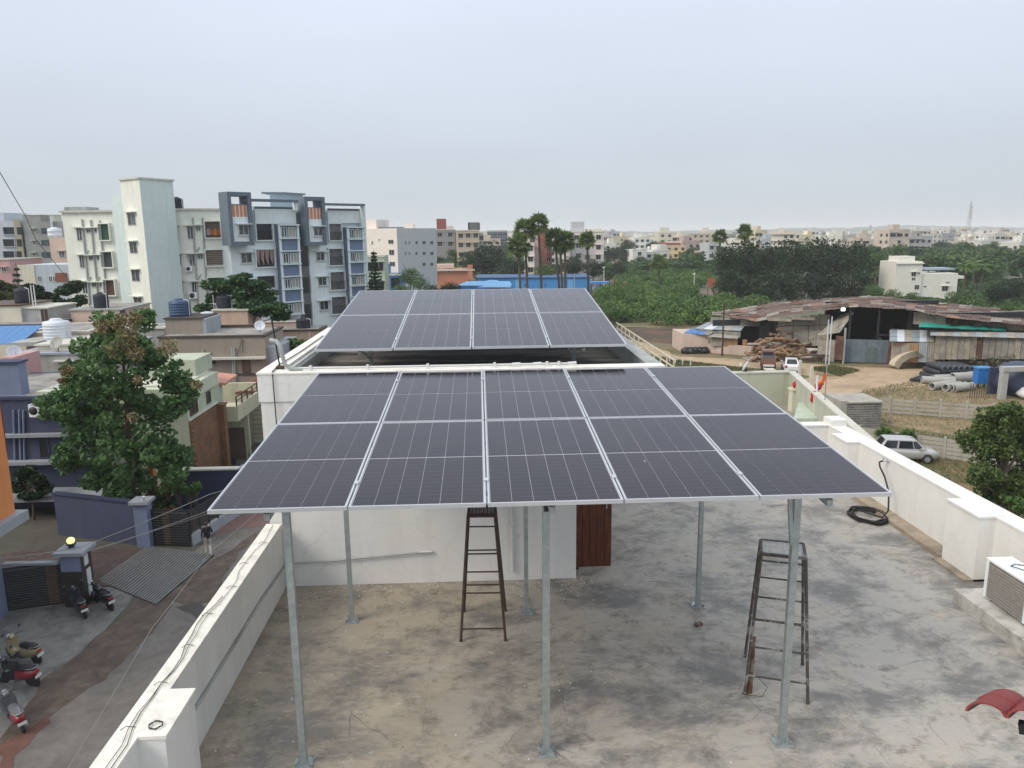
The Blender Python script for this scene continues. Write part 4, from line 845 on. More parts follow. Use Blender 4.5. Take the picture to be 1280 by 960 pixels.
# balcony house
BAL = paint('balcony_cream', (.47, .46, .33), streak=.45)
t = thing('balcony_house', 'cream house with a railed balcony and brown post beyond the brick pier', 'house', (-17, 54, G0))
MB().box(-24, -17.2, 52.8, 56.5, G0, -6.86, TAUPE).build('wall', t)
MB().box(-18.6, -16.1, 50.2, 55.5, -7.0, -6.85, BAL).box(-18.6, -16.25, 50.2, 50.35, -6.85, -6.0, BAL).box(-16.25, -16.1, 50.2, 55.5, -6.85, -6.0, BAL).build('balcony', t)
rl = MB()
for k in range(5): rl.box(-16.22, -16.14, 50.3 + k * 1.2, 50.38 + k * 1.2, -6.0, -5.35, FRAMED)
rl.bar((-16.18, 50.3, -5.35), (-16.18, 55.4, -5.35), .07, .06, FRAMED).bar((-16.18, 50.3, -5.65), (-16.18, 55.4, -5.65), .04, .04, FRAMED); rl.build('railing', t)
MB().box(-17.5, -17.25, 50.45, 50.7, -6.85, -4.55, FRAMED).build('post', t)
MB().add([(-19, 50.0, -4.3), (-16.7, 50.0, -4.5), (-16.7, 52.6, -4.4), (-19, 52.6, -4.1), (-19, 50.0, -4.15), (-16.7, 50.0, -4.35), (-16.7, 52.6, -4.25), (-19, 52.6, -3.95)], [(0, 3, 2, 1), (4, 5, 6, 7), (0, 1, 5, 4), (1, 2, 6, 5), (2, 3, 7, 6), (3, 0, 4, 7)], mat('salmon_tile', (.50, .24, .17), rough=.8, var=.15)).build('canopy', t)
MB().box(-23, -16.4, 56.5, 56.8, -6.86, -5.6, BAL).build('wall_panel', t)
wb = Wall(t, (-17.2, 52.8), (-17.2, 60)); wb.wall = TAUPE
w5 = Wall(t, (-18.5, 52.78), (-16.3, 52.78)); w5.wall = BAL
MB().box(-18.5, -16.2, 52.6, 52.78, G0, -7.02, BAL).build('ground_wall', t)
MB().box(-17.6, -16.5, 52.52, 52.6, G0, -8.0, mat('door_brown', (.11, .08, .06), rough=.6)).build('door', t)
for k in range(6): MB().box(-18.1, -17.75, 52.54, 52.6, -9.6 + .42 * k, -9.4 + .42 * k, DARK).build('window', t)
# line-jointed wall and red hipped roof
LINED = paint('lined_wall', (.40, .40, .29), streak=.3)
t = thing('hipped_house', 'house with a red tiled hip roof above a grooved cream wall', 'house', (-14, 60, G0))
for k in range(11): MB().box(-17.3, -9, 57.0, 62, G0 + .36 * k, G0 + .36 * (k + 1) - .04, LINED).build('wall_course', t)
MB().box(-17.25, -9.05, 57.06, 61.9, G0, G0 + 3.95, DARK).build('joint_core', t)
ze = G0 + 4.0; RT = mat('red_roof_tile', (.19, .028, .033), rough=.6, var=.25, scale=4, bump=.3)
rm = MB().box(-18.2, -8.5, 56.4, 63.5, ze - .06, ze, FRAMED); apex = [(-14.6, 59.9, ze + 2.3), (-10, 59.9, ze + 2.3)]
rm.add([(-18.2, 56.4, ze), (-8.5, 56.4, ze), (-8.5, 63.5, ze), (-18.2, 63.5, ze)] + apex, [(0, 1, 5, 4), (1, 2, 5), (2, 3, 4, 5), (3, 0, 4)], RT); rm.build('roof', t)
tc = MB()
for r in range(10):
    f = r / 10; g = (r + .92) / 10
    for c in range(30):
        x = -18.2 + c * .33; xa = lambda s: -18.2 + (3.6) * s
        if x < xa(f) + .05: continue
        y0 = 56.4 + 3.5 * f; y1 = 56.4 + 3.5 * g; z0 = ze + 2.3 * f; z1 = ze + 2.3 * g
        tc.add([(x, y0, z0 + .07), (x + .27, y0, z0 + .07), (x + .27, y1, z1 + .03), (x, y1, z1 + .03), (x, y0, z0), (x + .27, y0, z0)], [(0, 1, 2, 3), (4, 5, 1, 0)], RT)
o = tc.build('roof_tiles', t); o['kind'] = 'stuff'
# small things near the balcony house
for k, (x, y) in enumerate([(-16.4, 49.6), (-15.6, 51.0)]):
    t = thing('plastic_chair', ['dark chair on the ground under the balcony', 'second dark chair nearer the cream boundary wall'][k], 'chair', (x, y, G0), .8 + k)
    MB().box(-.22, .22, -.22, .22, .42, .45, BLK).build('seat', t, True); MB().box(-.22, .22, .2, .24, .45, .9, BLK).build('backrest', t, True)
    for sx in (-1, 1):
        for sy in (-1, 1): MB().tube((sx * .2, sy * .2, 0), (sx * .19, sy * .19, .42), .02, BLK, 5).build('leg', t, True)
# apartment blocks at the far left
t, wa, _ = box_house('pale grey apartment block with dark balconies at the far left skyline', -60, 22, 276, 150, 14, paint('pale_grey_apt', (.46, .49, .53)), name='apartment_building', cat='apartment block')
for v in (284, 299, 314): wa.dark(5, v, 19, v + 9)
wa2 = add_block(t, -60, 4, 266, 152, 8, MATS['pale_grey_apt'], wa.zt)
t, wa, _ = box_house('grey apartment block with small windows behind the peach house, far left', 28, 90, 277, 150, 14, paint('mid_grey_apt', (.27, .28, .265)), name='apartment_building', cat='apartment block')
wa.slab(21, 274.5, 29, 330, mat('beige_col', (.35, .32, .24), rough=.8), .3, 'pier')
for v in (284, 299, 314): wa.slab(22.5, v, 28.5, v + 9, DARK, .35, 'window'); wa.win(40.5, v + 2, 45, v + 6.5, bars=1); wa.win(52, v + 1, 64, v + 8, shade=False, frame=mat('blue_frame', (.05, .08, .16)), bars=2); wa.win(67, v + 1, 74, v + 9, shade=False, frame=MATS['blue_frame'])
add_block(t, 28, 50, 269, 152, 6, MATS['mid_grey_apt'], wa.zt, coping=CHAJ); add_block(t, 62, 66, 269, 152, 3, CREAM, wa.zt, coping=CHAJ)
wa.slab(65.5, 270, 67, 296, TWHT, .5, 'pipe_shaft')
t, wa, _ = box_house('small peach house with a white tank in front of the grey apartments', 61, 86, 297, 118, 9, PEACH, name='peach_house')
wa.win(74, 314, 81, 322); wa.strip(0, 3.2, wa.zt - 4.6, wa.zt - 4.4, CHAJ); tank('round white tank on the small peach house at the far left', (dp(69, 296, 120).x, 120, wa.zt), .6 * 1.6, 1.5, TWHT, 2, False)
t, wa, _ = box_house('pale blue and cream house below the small peach house, far left', 24, 95, 331, 104, 8, paint('pale_bluish', (.44, .50, .54)), name='house')
wa.slab(24, 331, 44, 356, CREAM, .1, 'cream_bay'); wa.slab(70, 341, 84, 352, mat('rust_curtain', (.22, .08, .05)), .12, 'awning')
for u in (47, 61, 66): wa.win(u, 345, u + 5, 352, shade=False)
t, wa, _ = box_house('pinkish low house at the left edge below the grey apartments', -20, 12, 325, 110, 8, PINK, name='house', coping=CHAJ)
wa.win(2, 334, 8, 340)
# ================================================================== the big white and blue apartment block
ACRM = paint('apartment_cream', (.78, .79, .70), col2=(.72, .74, .66), streak=.22); ABLU = paint('apartment_pale_blue', (.62, .71, .69), col2=(.585, .675, .655), streak=.2)
ABL2 = paint('apartment_ice', (.70, .77, .77), streak=.2); DBLU = paint('apartment_blue_grey', (.13, .165, .20), streak=.2); MBLU = paint('bay_blue', (.15, .20, .30), streak=.15); CORE = paint('stair_core_grey', (.13, .135, .14), streak=.2)
AX = thing('apartment_building', 'tall white and blue-grey apartment block with a windowless stair tower, left', 'apartment block', (-32, 92, G0))
def P2_(u, v, Y): p = dp(u, v, Y); return (p.x, p.y), p.z
a, z = P2_(77, 266, 86.5); b_, _ = P2_(150, 263, 85.5)
WA = prism_wall(AX, a, b_, 13, G0, z, ACRM, 'wing_wall'); WA.sh = ACRM
MB().prism([(a[0] - .2, a[1] - .25), (b_[0], b_[1] - .25), (b_[0] + .2, b_[1] + 13), (a[0] - .2, a[1] + 13)], z, z + .22, CHAJ).build('coping', AX)
for r in ((96, 285, 103, 301), (99.5, 319, 106, 335), (103, 352, 110, 367)): WA.win(*r)
for r in ((108, 285.5, 114, 291), (118, 285, 123, 291), (111, 319.5, 117, 325.5), (121, 319, 127, 325), (115, 353, 121, 359), (125, 353, 130, 359)): WA.win(*r)
NET = mat('green_net', (.03, .085, .06), rough=.8, var=.3, scale=3); BRC = mat('brown_curtain', (.10, .05, .04), rough=.8)
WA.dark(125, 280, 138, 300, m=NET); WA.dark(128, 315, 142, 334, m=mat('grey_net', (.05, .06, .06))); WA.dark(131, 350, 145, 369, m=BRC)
for u, v in ((103, 274), (114, 275), (125, 276)): WA.pipe(u, v, u + 11, v + 116, PIPEG, .10)
for r in ((111, 313, 107, 320), (118, 313, 115, 320), (114, 346, 111, 352), (125, 346, 121, 352)): WA.pipe(*r, PIPEG, .07)
c0, z0_ = P2_(80, 261, 90); MB().box(c0[0], c0[0] + 2.4, 90, 93, z - .1, z0_ + .2, GREYP).build('roof_box', AX)
# fin, tower
a, z = P2_(138, 244, 84.5); b_, _ = P2_(152, 244, 83.6)
FN = prism_wall(AX, a, b_, 6, G0, z, ABLU, 'fin_wall')
a, z = P2_(150, 226, 83.2); b_, _ = P2_(174, 225, 80.6); c_, _ = P2_(216, 227, 84.4)
d_ = (a[0] + c_[0] - b_[0] + .3, a[1] + c_[1] - b_[1])
MB().prism([a, b_, c_, d_], G0, z, ABLU).build('tower_wall', AX)
MB().prism([(a[0] - .15, a[1] - .1), (b_[0], b_[1] - .2), (c_[0] + .2, c_[1]), (d_[0], d_[1] + .2)], z, z + .16, CHAJ).build('coping', AX)
TL = Wall(AX, a, b_); TL.wall = ACRM; TL.sh = ACRM
TL.strip(0.0, (Vector(b_) - Vector(a)).length, G0, z - .003, ACRM, .012, 'cream_face')
for r in ((160, 266, 170, 282), (162.5, 302, 172, 317), (165, 337, 175, 352), (168, 371, 178, 386)): TL.win(*r)
# wing B
a, z = P2_(212, 263, 85.2); b_, _ = P2_(286, 262, 86.2)
WB = prism_wall(AX, a, b_, 10, G0, z, ACRM, 'wing_wall'); WB.sh = ACRM
MB().prism([(a[0], a[1] - .2), (b_[0], b_[1] - .2), (b_[0], b_[1] + 10), (a[0], a[1] + 10)], z, z + .2, CHAJ).build('coping', AX)
for r in ((216, 282.5, 223, 299), (219.5, 317.5, 227, 333), (222.5, 351.5, 229.5, 367), (234, 282.5, 242, 299), (236.5, 317.5, 244, 332.5), (239.5, 352, 247, 366), (244.5, 282, 251, 289), (246.5, 317, 254, 324), (251, 352, 258, 359)): WB.win(*r)
_, (x0, x1, za, zb) = WB.dark(257, 277, 276, 297, m=mat('dim_balcony', (.13, .10, .08)), rail=IRON)
for k, cc in enumerate(((.5, .42, .42), (.6, .16, .05), (.62, .30, .05), (.5, .12, .08))): MB().box(x0 + .1 + k * .36, x0 + .42 + k * .36, -.12, -.1, za + .25, zb - .7, mat('cloth%d' % k, cc, rough=.9), WB.M).build('laundry', AX)
_, (x0, x1, za, zb) = WB.dark(258, 312.5, 281, 332, m=mat('stripe_awning', (.34, .30, .24), rough=.8))
for k in range(7): MB().box(x0, x1, -.13, -.1, za + .2 + k * .22, za + .28 + k * .22, FRAMED, WB.M).build('slat', AX)
WB.dark(260, 347, 285, 361, m=NET)
for u, v in ((241, 272), (253, 272)): WB.pipe(u, v, u + 7, v + 110, PIPEG, .10)
for r in ((249, 309, 245, 317), (251, 343, 247, 351), (233, 316, 240, 336)): WB.pipe(*r, PIPEG, .07)
# wing C
CA, zc_ = P2_(284, 262, 84.6); CB, _ = P2_(450, 258, 96.4)
WC = prism_wall(AX, CA, CB, 14, G0, zc_, ABL2, 'wing_wall'); WC.wall = ABL2; WC.sh = ABL2
def frame(u0, u1, vt, vb, side, vi, vr):
    D = 1.5; FP = Wall(AX, WC.M @ Vector((0, -D, 0)), WC.M @ Vector((30, -D, 0))); x0, x1, z0, z1 = FP.rect(u0, vt, u1, vb); zi = FP.rect(u0, vi, u1, vb)[3]; zr = FP.rect(u0, vr, u1, vb)[3]; b = MB(); t_ = .42
    b.box(x0, x0 + t_, -D, .4, z0, z1, DBLU, WC.M).box(x1 - t_, x1, -D, .4, z0, z1, DBLU, WC.M).box(x0 + t_, x1 - t_, -D, .4, z1 - t_, z1, DBLU, WC.M).box(x0 + t_, x1 - t_, -D, .4, z0, z0 + t_, DBLU, WC.M)
    b.build('portal_frame', AX)
    MB().box(x0 + t_, x1 - t_, -D + .25, .0, z0 + t_, zi, ABL2, WC.M).build('portal_infill', AX)
    r = MB()
    for k in range(13): r.box(x0 + t_ + k * (x1 - x0 - 2 * t_) / 13 + .04, x0 + t_ + k * (x1 - x0 - 2 * t_) / 13 + .17, -D + .3, -D + .34, zi, zr, ORNG if (k + side) % 3 else TWHT, WC.M)
    r.box(x0 + t_, x1 - t_, -D + .28, -D + .36, zr, zr + .08, DBLU, WC.M); r.build('railing', AX)
    P = Wall(AX, WC.M @ Vector((x0, -D + .25, 0)), WC.M @ Vector((x1, -D + .25, 0))); P.wall = ABL2; P.sh = ABL2
    return P
F1 = frame(286, 316, 240, 307, 0, 271, 256); F1.win(298, 281, 310.5, 294, sill=True)
F2 = frame(382, 407.5, 246, 307, 1, 274, 260); F2.win(392, 283.5, 403, 295, sill=True)
sb = F1.d * 0
for r in ((301, 316, 315, 329), (304, 349, 317, 361)): WC.win(*r, sill=True)
for r in ((395, 315, 405.5, 326), (397.5, 346, 408, 357), (399.5, 376, 410.5, 387.5)): WC.win(*r, sill=True)
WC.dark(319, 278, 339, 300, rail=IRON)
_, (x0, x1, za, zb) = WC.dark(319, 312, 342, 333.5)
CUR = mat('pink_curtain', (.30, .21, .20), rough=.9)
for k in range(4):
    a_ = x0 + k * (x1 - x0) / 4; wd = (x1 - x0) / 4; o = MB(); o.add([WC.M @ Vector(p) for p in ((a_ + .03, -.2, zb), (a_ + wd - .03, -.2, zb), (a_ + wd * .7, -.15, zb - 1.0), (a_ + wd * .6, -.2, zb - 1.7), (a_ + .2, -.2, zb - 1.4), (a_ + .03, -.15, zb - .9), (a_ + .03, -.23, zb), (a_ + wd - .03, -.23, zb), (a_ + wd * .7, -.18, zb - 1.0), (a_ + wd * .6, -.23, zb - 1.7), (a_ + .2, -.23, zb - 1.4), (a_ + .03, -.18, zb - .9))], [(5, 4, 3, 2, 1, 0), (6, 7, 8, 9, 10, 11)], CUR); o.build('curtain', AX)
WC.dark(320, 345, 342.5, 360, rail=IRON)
def bay(u0, u1, rows, sh):
    x0, x1, z1, _ = WC.rect(u0, rows[0][1], u1, rows[0][1] + 1); zlow = WC.rect(u0, rows[-1][2], u1, rows[-1][2] + 1)[3]; ztop = WC.rect(u0, rows[0][1] - 1, u1, rows[0][1])[3]
    MB().box(x0, x1, -.9, -.003, zlow, ztop, MBLU, WC.M).build('bay', AX)
    B_ = Wall(AX, WC.M @ Vector((x0, -.9, 0)), WC.M @ Vector((x1, -.9, 0))); B_.wall = MBLU
    for kind, v0, v1 in rows:
        q = B_.rect(u0, v0, u1, v1)
        if kind == 'w':
            B_.winm(.25, (x1 - x0) * .42, q[2] + .1, q[3] - .15, shade=False, frame=ABLU, bars=1); B_.winm((x1 - x0) * .5, (x1 - x0) - .25, q[2] + .1, q[3] - .15, shade=False, frame=ABLU, bars=1, glass=mat('pale_curtain', (.33, .30, .25), rough=.5))
        B_.strip(-.15, x1 - x0 + .15, q[2] - .07, q[2] + .07, ABLU, .3, 'band')
    B_.strip(-.15, x1 - x0 + .15, ztop - .1, ztop + .06, ABLU, .35, 'band')
    for s in (0, x1 - x0): B_.strip(s - .12, s + .12, zlow, ztop, ABL2, .18, 'pier')
bay(343, 366, [('w', 282, 298), ('p', 299, 314), ('w', 315, 330.5), ('p', 331, 346), ('w', 347, 362), ('p', 363, 378), ('w', 379, 394)], 0)
bay(428.5, 447.5, [('w', 285, 299), ('p', 299.5, 313.5), ('w', 314, 328), ('p', 329, 343), ('w', 344, 357.5), ('p', 358, 371.5), ('w', 372, 385)], 0)
for r in ((410, 280, 425.5, 300.5), (410, 311, 427.5, 331.5), (411.5, 340, 430, 362), (413, 371, 432, 392)): WC.dark(*r, m=mat('balcony_shade', (.15, .15, .15), rough=.9, var=.5, scale=1.2), rail=IRON)
x0, x1, za, zb = WC.rect(369.5, 266, 382, 300)
MB().box(x0, x1, -.25, -.003, G0, zb, CORE, WC.M).build('stair_core', AX)
for k in range(5): MB().box(x0 + .3, x0 + 1.1, -.3, -.25, zb - 2.9 - 3.1 * k, zb - 1.1 - 3.1 * k, DARK, WC.M).box(x0 + 1.3, x0 + 1.36, -.29, -.25, zb - 2.9 - 3.1 * k, zb - .9 - 3.1 * k, GREYP, WC.M).build('window', AX)
# roof parapets, pergola beams, stair head
x0, x1, za, zb = WC.rect(317, 262, 368, 281); MB().box(x0, x1, -.35, .25, za + .1, zb + .3, ABL2, WC.M).box(x0, x1, -.37, -.35, zb + .05, zb + .3, DBLU, WC.M).build('parapet', AX)
x0, x1, za, zb = WC.rect(408, 263, 449, 280); MB().box(x0, x1, -.35, .25, za + .1, zb + .2, ABL2, WC.M).box(x0, x1, -.37, -.35, zb - .05, zb + .2, DBLU, WC.M).build('parapet', AX)
x0, x1, za, zb = WC.rect(298, 251.5, 366, 254); MB().box(x0, x1, -1.2, -.6, (za + zb) / 2, (za + zb) / 2 + .28, DBLU, WC.M).box(x1 - .3, x1, -1.0, -.4, zc_, (za + zb) / 2 - .003, ABL2, WC.M).build('pergola_beam', AX)
x0, x1, za, zb = WC.rect(393, 256.5, 449, 258.5); MB().box(x0, x1, -1.2, -.6, (za + zb) / 2, (za + zb) / 2 + .26, DBLU, WC.M).box(x1 - .25, x1, -1.2, 0, G0 + 3, (za + zb) / 2 - .003, ABLU, WC.M).build('pergola_beam', AX)
p0 = dp(337, 242, 95); p1 = dp(357, 241, 96); p2 = dp(378, 243, 99)
MB().prism([(p0.x, p0.y), (p1.x, p1.y), (p2.x, p2.y), (p2.x - 2, p2.y + 4), (p0.x, p0.y + 4)], zc_ - .5, p0.z, paint('stairhead_blue', (.27, .33, .38))).build('stair_head', AX)
MB().prism([(p0.x - .9, p0.y - .3), (p1.x, p1.y - .5), (p2.x + .4, p2.y), (p2.x - 2, p2.y + 4.3), (p0.x - .9, p0.y + 4.3)], p0.z, p0.z + .18, DBLU).build('stair_head_slab', AX)
q = dp(222, 262, 88); tank('black water tank on the apartment roof right of its stair tower', (q.x, 88, 7.9), .62, 1.35, TBLK)
wall_ac('upper outdoor unit on the cream wing of the apartment block', WB, 233, 332.5, 241, 339); wall_ac('lower outdoor unit on the cream wing of the apartment block', WB, 237, 365, 247, 373)
# ================================================================== middle distance, left to centre
def dist(Y): return dict(Y=Y)
# long white building behind the conifer
a, z = P2_(453, 286, 152); b_, _ = P2_(496, 290, 146); c_, _ = P2_(545, 292, 158)
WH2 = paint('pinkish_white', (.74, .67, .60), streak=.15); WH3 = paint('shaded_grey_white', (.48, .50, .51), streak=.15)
t = thing('apartment_building', 'long white building with small dark windows behind the tall conifer', 'apartment block', (-14, 152, G0))
d_ = (a[0] + c_[0] - b_[0], a[1] + c_[1] - b_[1] + 2)
MB().prism([a, b_, c_, d_], G0, z, WH2).build('wall', t)
w1 = Wall(t, a, b_); w1.wall = WH2; w2 = Wall(t, b_, c_); w2.wall = WH3; w2.strip(0, (Vector(c_) - Vector(b_)).length, G0, z - .003, WH3, .012, 'shaded_face')  # shade of the right face is put into this greyer wall colour
for r in ((464.5, 301, 466.5, 306), (473, 298.5, 475, 301), (485.5, 299.5, 492, 305), (486.5, 312, 493, 319), (487, 327, 494, 333)): w1.win(*r, shade=False, glass=DARK)
for v in (301, 314.5, 328): 
    for u0, u1 in ((506, 508), (510.5, 512.5), (519, 522), (528, 532), (537.5, 541.5)):
        if v == 328 and u0 < 525: continue
        w2.win(u0, v, u1, v + 4.5, shade=False, glass=DARK)
pa = dp(454, 275, 154); pb = dp(470, 274, 152); MB().prism([(pa.x, 154), (pb.x, 152), (pb.x + 2, 156), (pa.x + 2, 158)], z, pa.z, WH2).build('tower', t)
pa = dp(507, 280, 156); pb = dp(518, 280, 156); MB().box(pa.x, pb.x, 153, 158, z, pa.z, WH2).build('roof_room', t)
pa = dp(474, 284, 152); pb = dp(503, 284, 152); MB().box(pa.x, pb.x, 152, 155, z, pa.z - .5, WH3).box(pa.x, pb.x, 151.8, 155, pa.z - .2, pa.z, DBLU).build('roof_shed', t)
def tower(label, u0, u1, vt, Y, m, floors, cols, name='apartment_building', cat='apartment block', depth=12, rot=0, roofs=(), glass=None, fw_=1.6, fh=1.5, shade=True, z0=G0, vb=None, skip=()):
    """a far block: storeys of real windows; front spans u0..u1"""
    a = dp(u0, vt, Y); b = dp(u1, vt, Y + rot * (dp(u1, vt, Y).x - dp(u0, vt, Y).x)); zt = a.z
    t = thing(name, label, cat, ((a.x + b.x) / 2, Y, z0)); wl = prism_wall(t, (a.x, a.y), (b.x, b.y), depth, z0, zt, m)
    wl.sh = m; L_ = (wl.B - wl.A).length
    for f in range(floors):
        for c in range(cols):
            if (f, c) in skip: continue
            x = L_ * (c + .5) / cols; z = zt - 1.0 - 3.1 * f
            if z - fh < z0 + .3: continue
            wl.winm(x - fw_ / 2, x + fw_ / 2, z - fh, z, shade=shade, glass=glass or DARK, bars=1 if fw_ > 1.2 else 0)
    for (ra, rb, rh, rm) in roofs: MB().box(a.x + (b.x - a.x) * ra, a.x + (b.x - a.x) * rb, max(a.y, b.y) + 1.2, max(a.y, b.y) + 5, zt, zt + rh, rm).build('roof_room', t)
    MB().prism([(a.x - .1, a.y - .15), (b.x + .1, b.y - .15), (b.x + .1, b.y - .003), (a.x - .1, a.y - .003)], zt - .25, zt + .1, CHAJ).build('coping', t)
    return t, wl
BRICKR = paint('brick_red_paint', (.26, .085, .06)); BEIGE = paint('beige_paint', (.50, .42, .32), streak=.3); LYEL = paint('light_yellow', (.66, .50, .26), streak=.2); MINT = paint('mint_white', (.52, .56, .53), streak=.25)
tower('beige apartment block with a brick-red roof room, left of the palms', 571, 599, 288, 262, BEIGE, 4, 3, roofs=((.45, 1.05, 0, BEIGE), (.5, .56, 2.4, CORE), (.98, 1.04, 2.4, CORE), (.5, 1.0, 2.6, CORE)), rot=.1)
tower('unfinished grey and cream block joined to the beige one, left of the palms', 543, 569, 287, 266, paint('raw_grey', (.28, .28, .27)), 2, 2, roofs=((.1, .55, 3.6, BRICKR), (.6, .9, 1.2, CREAM)), rot=.05)
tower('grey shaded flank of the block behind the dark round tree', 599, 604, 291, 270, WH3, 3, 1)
tower('dark glass office block far behind the round tree', 609, 634, 289, 420, paint('dark_glass_wall', (.10, .13, .17)), 3, 4, fw_=2.5, shade=False, roofs=((0, 1, .4, PALE),))
PNK = paint('pink_facade', (.52, .36, .31), streak=.2)
t, wl = tower('pink apartment block with a red-brown facade band behind the palms', 660, 682, 293, 232, PNK, 4, 2, rot=-.1, roofs=((.6, 1.2, 1.4, PEACH),))
wl.strip(3.6, 5.6, -8, wl.zt if hasattr(wl, 'zt') else 5.5, BRICKR, .35, 'brick_band')
tower('white low block beside the pink apartment block', 658, 668, 303, 228, WH2, 3, 1)
tower('red-brown stair shaft at the right of the pink apartment block', 681, 690, 291, 236, BRICKR, 4, 1, roofs=((.0, 1, 1.0, PEACH),))
tower('white and brown apartment block right of the palm group', 714, 755, 290, 246, WH2, 4, 3, rot=.12, roofs=((.05, .42, 3.2, WH3), (.5, .95, .9, CREAM)))
tower('grey low annex in front of the white and brown block', 716, 730, 300, 240, GREY, 3, 1)
tower('white house among trees beside the far road', 791, 808, 312, 330, WHITE, 2, 1, name='house', cat='house', rot=.1)
tower('mint side of the white house beside the far road', 808, 823, 315, 334, MINT, 2, 2, name='house', cat='house')
tower('cream-white three-storey house on the centre skyline', 793, 813, 297, 420, WHITE, 3, 3, name='house', cat='house', roofs=((.1, .5, 2.5, WHITE),))
tower('cream apartment block on the skyline with a tall roof room', 824, 850, 291, 440, CREAM, 3, 3, roofs=((.1, .5, 3.0, CREAM),))
tower('red and cream house with a brick-red upper wall near the skyline', 832, 858, 303, 380, BRICKR, 1, 2, name='house', cat='house')
tower('yellow house below the red and cream house', 832, 858, 307, 376, LYEL, 3, 3, name='house', cat='house', roofs=())
tower('beige apartment block on the centre skyline, second row', 858, 888, 292, 480, BEIGE, 3, 4)
tower('white low wall and shed right of the yellow house', 842, 871, 327, 360, PALE, 1, 3, name='shed', cat='shed')
tower('pale bluish sloped-roof house left of the dark trees', 886, 902, 304, 300, WH3, 2, 2, name='house', cat='house')
tower('tiny peach house left of the dark trees', 878, 888, 314, 310, PEACH, 1, 1, name='house', cat='house')
# orange house, blue house and blue sheds
ORH = paint('orange_house_paint', (.50, .20, .11), streak=.25)
t, wo_ = tower('orange two-storey house with an arch and balconies below the grey block', 530, 588, 337, 215, ORH, 0, 0, name='orange_house', cat='house', depth=9)
for r in ((531, 341, 546, 348), ): wo_.dark(*r)
for r in ((532.5, 341, 537, 346), (541, 342, 546, 346), (549.5, 335.8, 555, 340), (559, 337, 563, 341), (577, 335, 585, 337.5)): wo_.win(*r, shade=False, glass=DARK)
wo_.strip(0, 14, wo_.rect(530, 338, 540, 339)[2], wo_.rect(530, 338, 540, 339)[3] + .2, PEACH, .8, 'balcony_slab'); wo_.strip(12.0, 13.4, wo_.rect(530, 333, 540, 350)[2], wo_.rect(530, 331.5, 540, 350)[3], ORH, .7, 'stair_bay')
add_block(t, 544, 567, 330.5, 216, 5, PEACH, wo_.rect(530, 336, 531, 337)[3], name='roof_room')
t, wq = tower('small bright blue house with a flat terrace right of the conifer', 476, 502, 343, 140, mat('bright_blue', (.09, .21, .42), rough=.7, var=.1), 0, 0, name='blue_house', cat='house', depth=6)
add_block(t, 478, 486, 330, 141, 3, MATS['bright_blue'], wq.rect(480, 343, 481, 344)[3], name='stair_room'); wq.win(480, 350, 485, 357, shade=False, glass=DARK); wq.dark(489, 347, 500, 360)
t, wq = tower('pale green low house behind the conifer', 452, 480, 320, 128, paint('pale_green', (.42, .47, .38)), 2, 2, name='house', cat='house', depth=6)
SHB = mat('shed_blue_sheet', (.05, .24, .56), rough=.5, var=.12, scale=1.2); SHB2 = mat('shed_blue_roof', (.12, .32, .58), rough=.5, var=.15, scale=1.0)
def shed_wall(t, P, Q, z0, z1, m, w_=.9, name='wall_sheet'):
    W_ = Wall(t, P, Q); L_ = (W_.B - W_.A).length; n = max(1, int(L_ / w_))
    for i in range(n): MB().box(L_ * i / n, L_ * (i + 1) / n - .05, -.02 - .03 * (i % 2), .06, z0, z1 + random.uniform(-.04, .04), m, W_.M).build(name, t)
    return W_
t = thing('sheet_shed', 'long bright blue metal sheet warehouse with low lean-to roofs beyond the rear solar array', 'shed', (16, 195, G0))
A0 = dp(597, 348, 196); B0 = dp(738, 348, 192)
shed_wall(t, A0, B0, G0, A0.z, SHB, 1.5); MB().prism([(A0.x, A0.y + .1), (B0.x, B0.y + .1), (B0.x + 1, B0.y + 14), (A0.x, A0.y + 14)], G0, A0.z - .3, SHB).build('body', t)
MB().prism([(A0.x - .3, A0.y - .4), (B0.x + .3, B0.y - .4), (B0.x + 1, B0.y + 14.2), (A0.x, A0.y + 14.2)], A0.z + .05, A0.z + .25, mat('navy_ridge', (.04, .10, .22), rough=.6)).build('roof', t)
for (u0, u1, v0, v1, Y0_, Y1_) in ((570, 641, 357, 351.5, 168, 186), (598, 625, 353, 350, 180, 192), (596, 640, 359, 356, 160, 170)):
    pa = dp(u0, v0, Y0_); pb = dp(u1, v0, Y0_); pc = dp(u1 - 4, v1, Y1_); pd = dp(u0 + 14, v1, Y1_); n = 14
    for i in range(n):
        f, g = i / n, (i + .93) / n
        q = [pa.lerp(pb, f), pa.lerp(pb, g), pd.lerp(pc, g), pd.lerp(pc, f)]; MB().add([tuple(p) for p in q] + [(p.x, p.y, p.z - .08) for p in q], [(0, 1, 2, 3), (7, 6, 5, 4), (0, 4, 5, 1), (1, 5, 6, 2), (2, 6, 7, 3), (3, 7, 4, 0)], SHB2).build('roof_sheet', t)
    if u0 == 570: shed_wall(t, (pa.x, pa.y + .3), (pb.x, pb.y + .3), G0, pa.z - .1, SHB, 1.2)
Wq = Wall(t, A0, B0)
for u in (656, 681): Wq.slab(u, 355.5, u + 1.3, 358, DARK, .08, 'window')
for u in (644, 710): Wq.slab(u, 349, u + 6, 362, mat('pale_sheet', (.14, .38, .68), rough=.5), .09, 'pale_panel')
t = thing('blue_awning', 'thin blue awning and stall right of the blue warehouse by the road', 'awning', (29, 190, G0))
pa = dp(739, 353, 185); pb = dp(762, 353, 185); MB().box(pa.x, pb.x, 185, 188, pa.z - .25, pa.z + .1, SHB).build('awning', t)
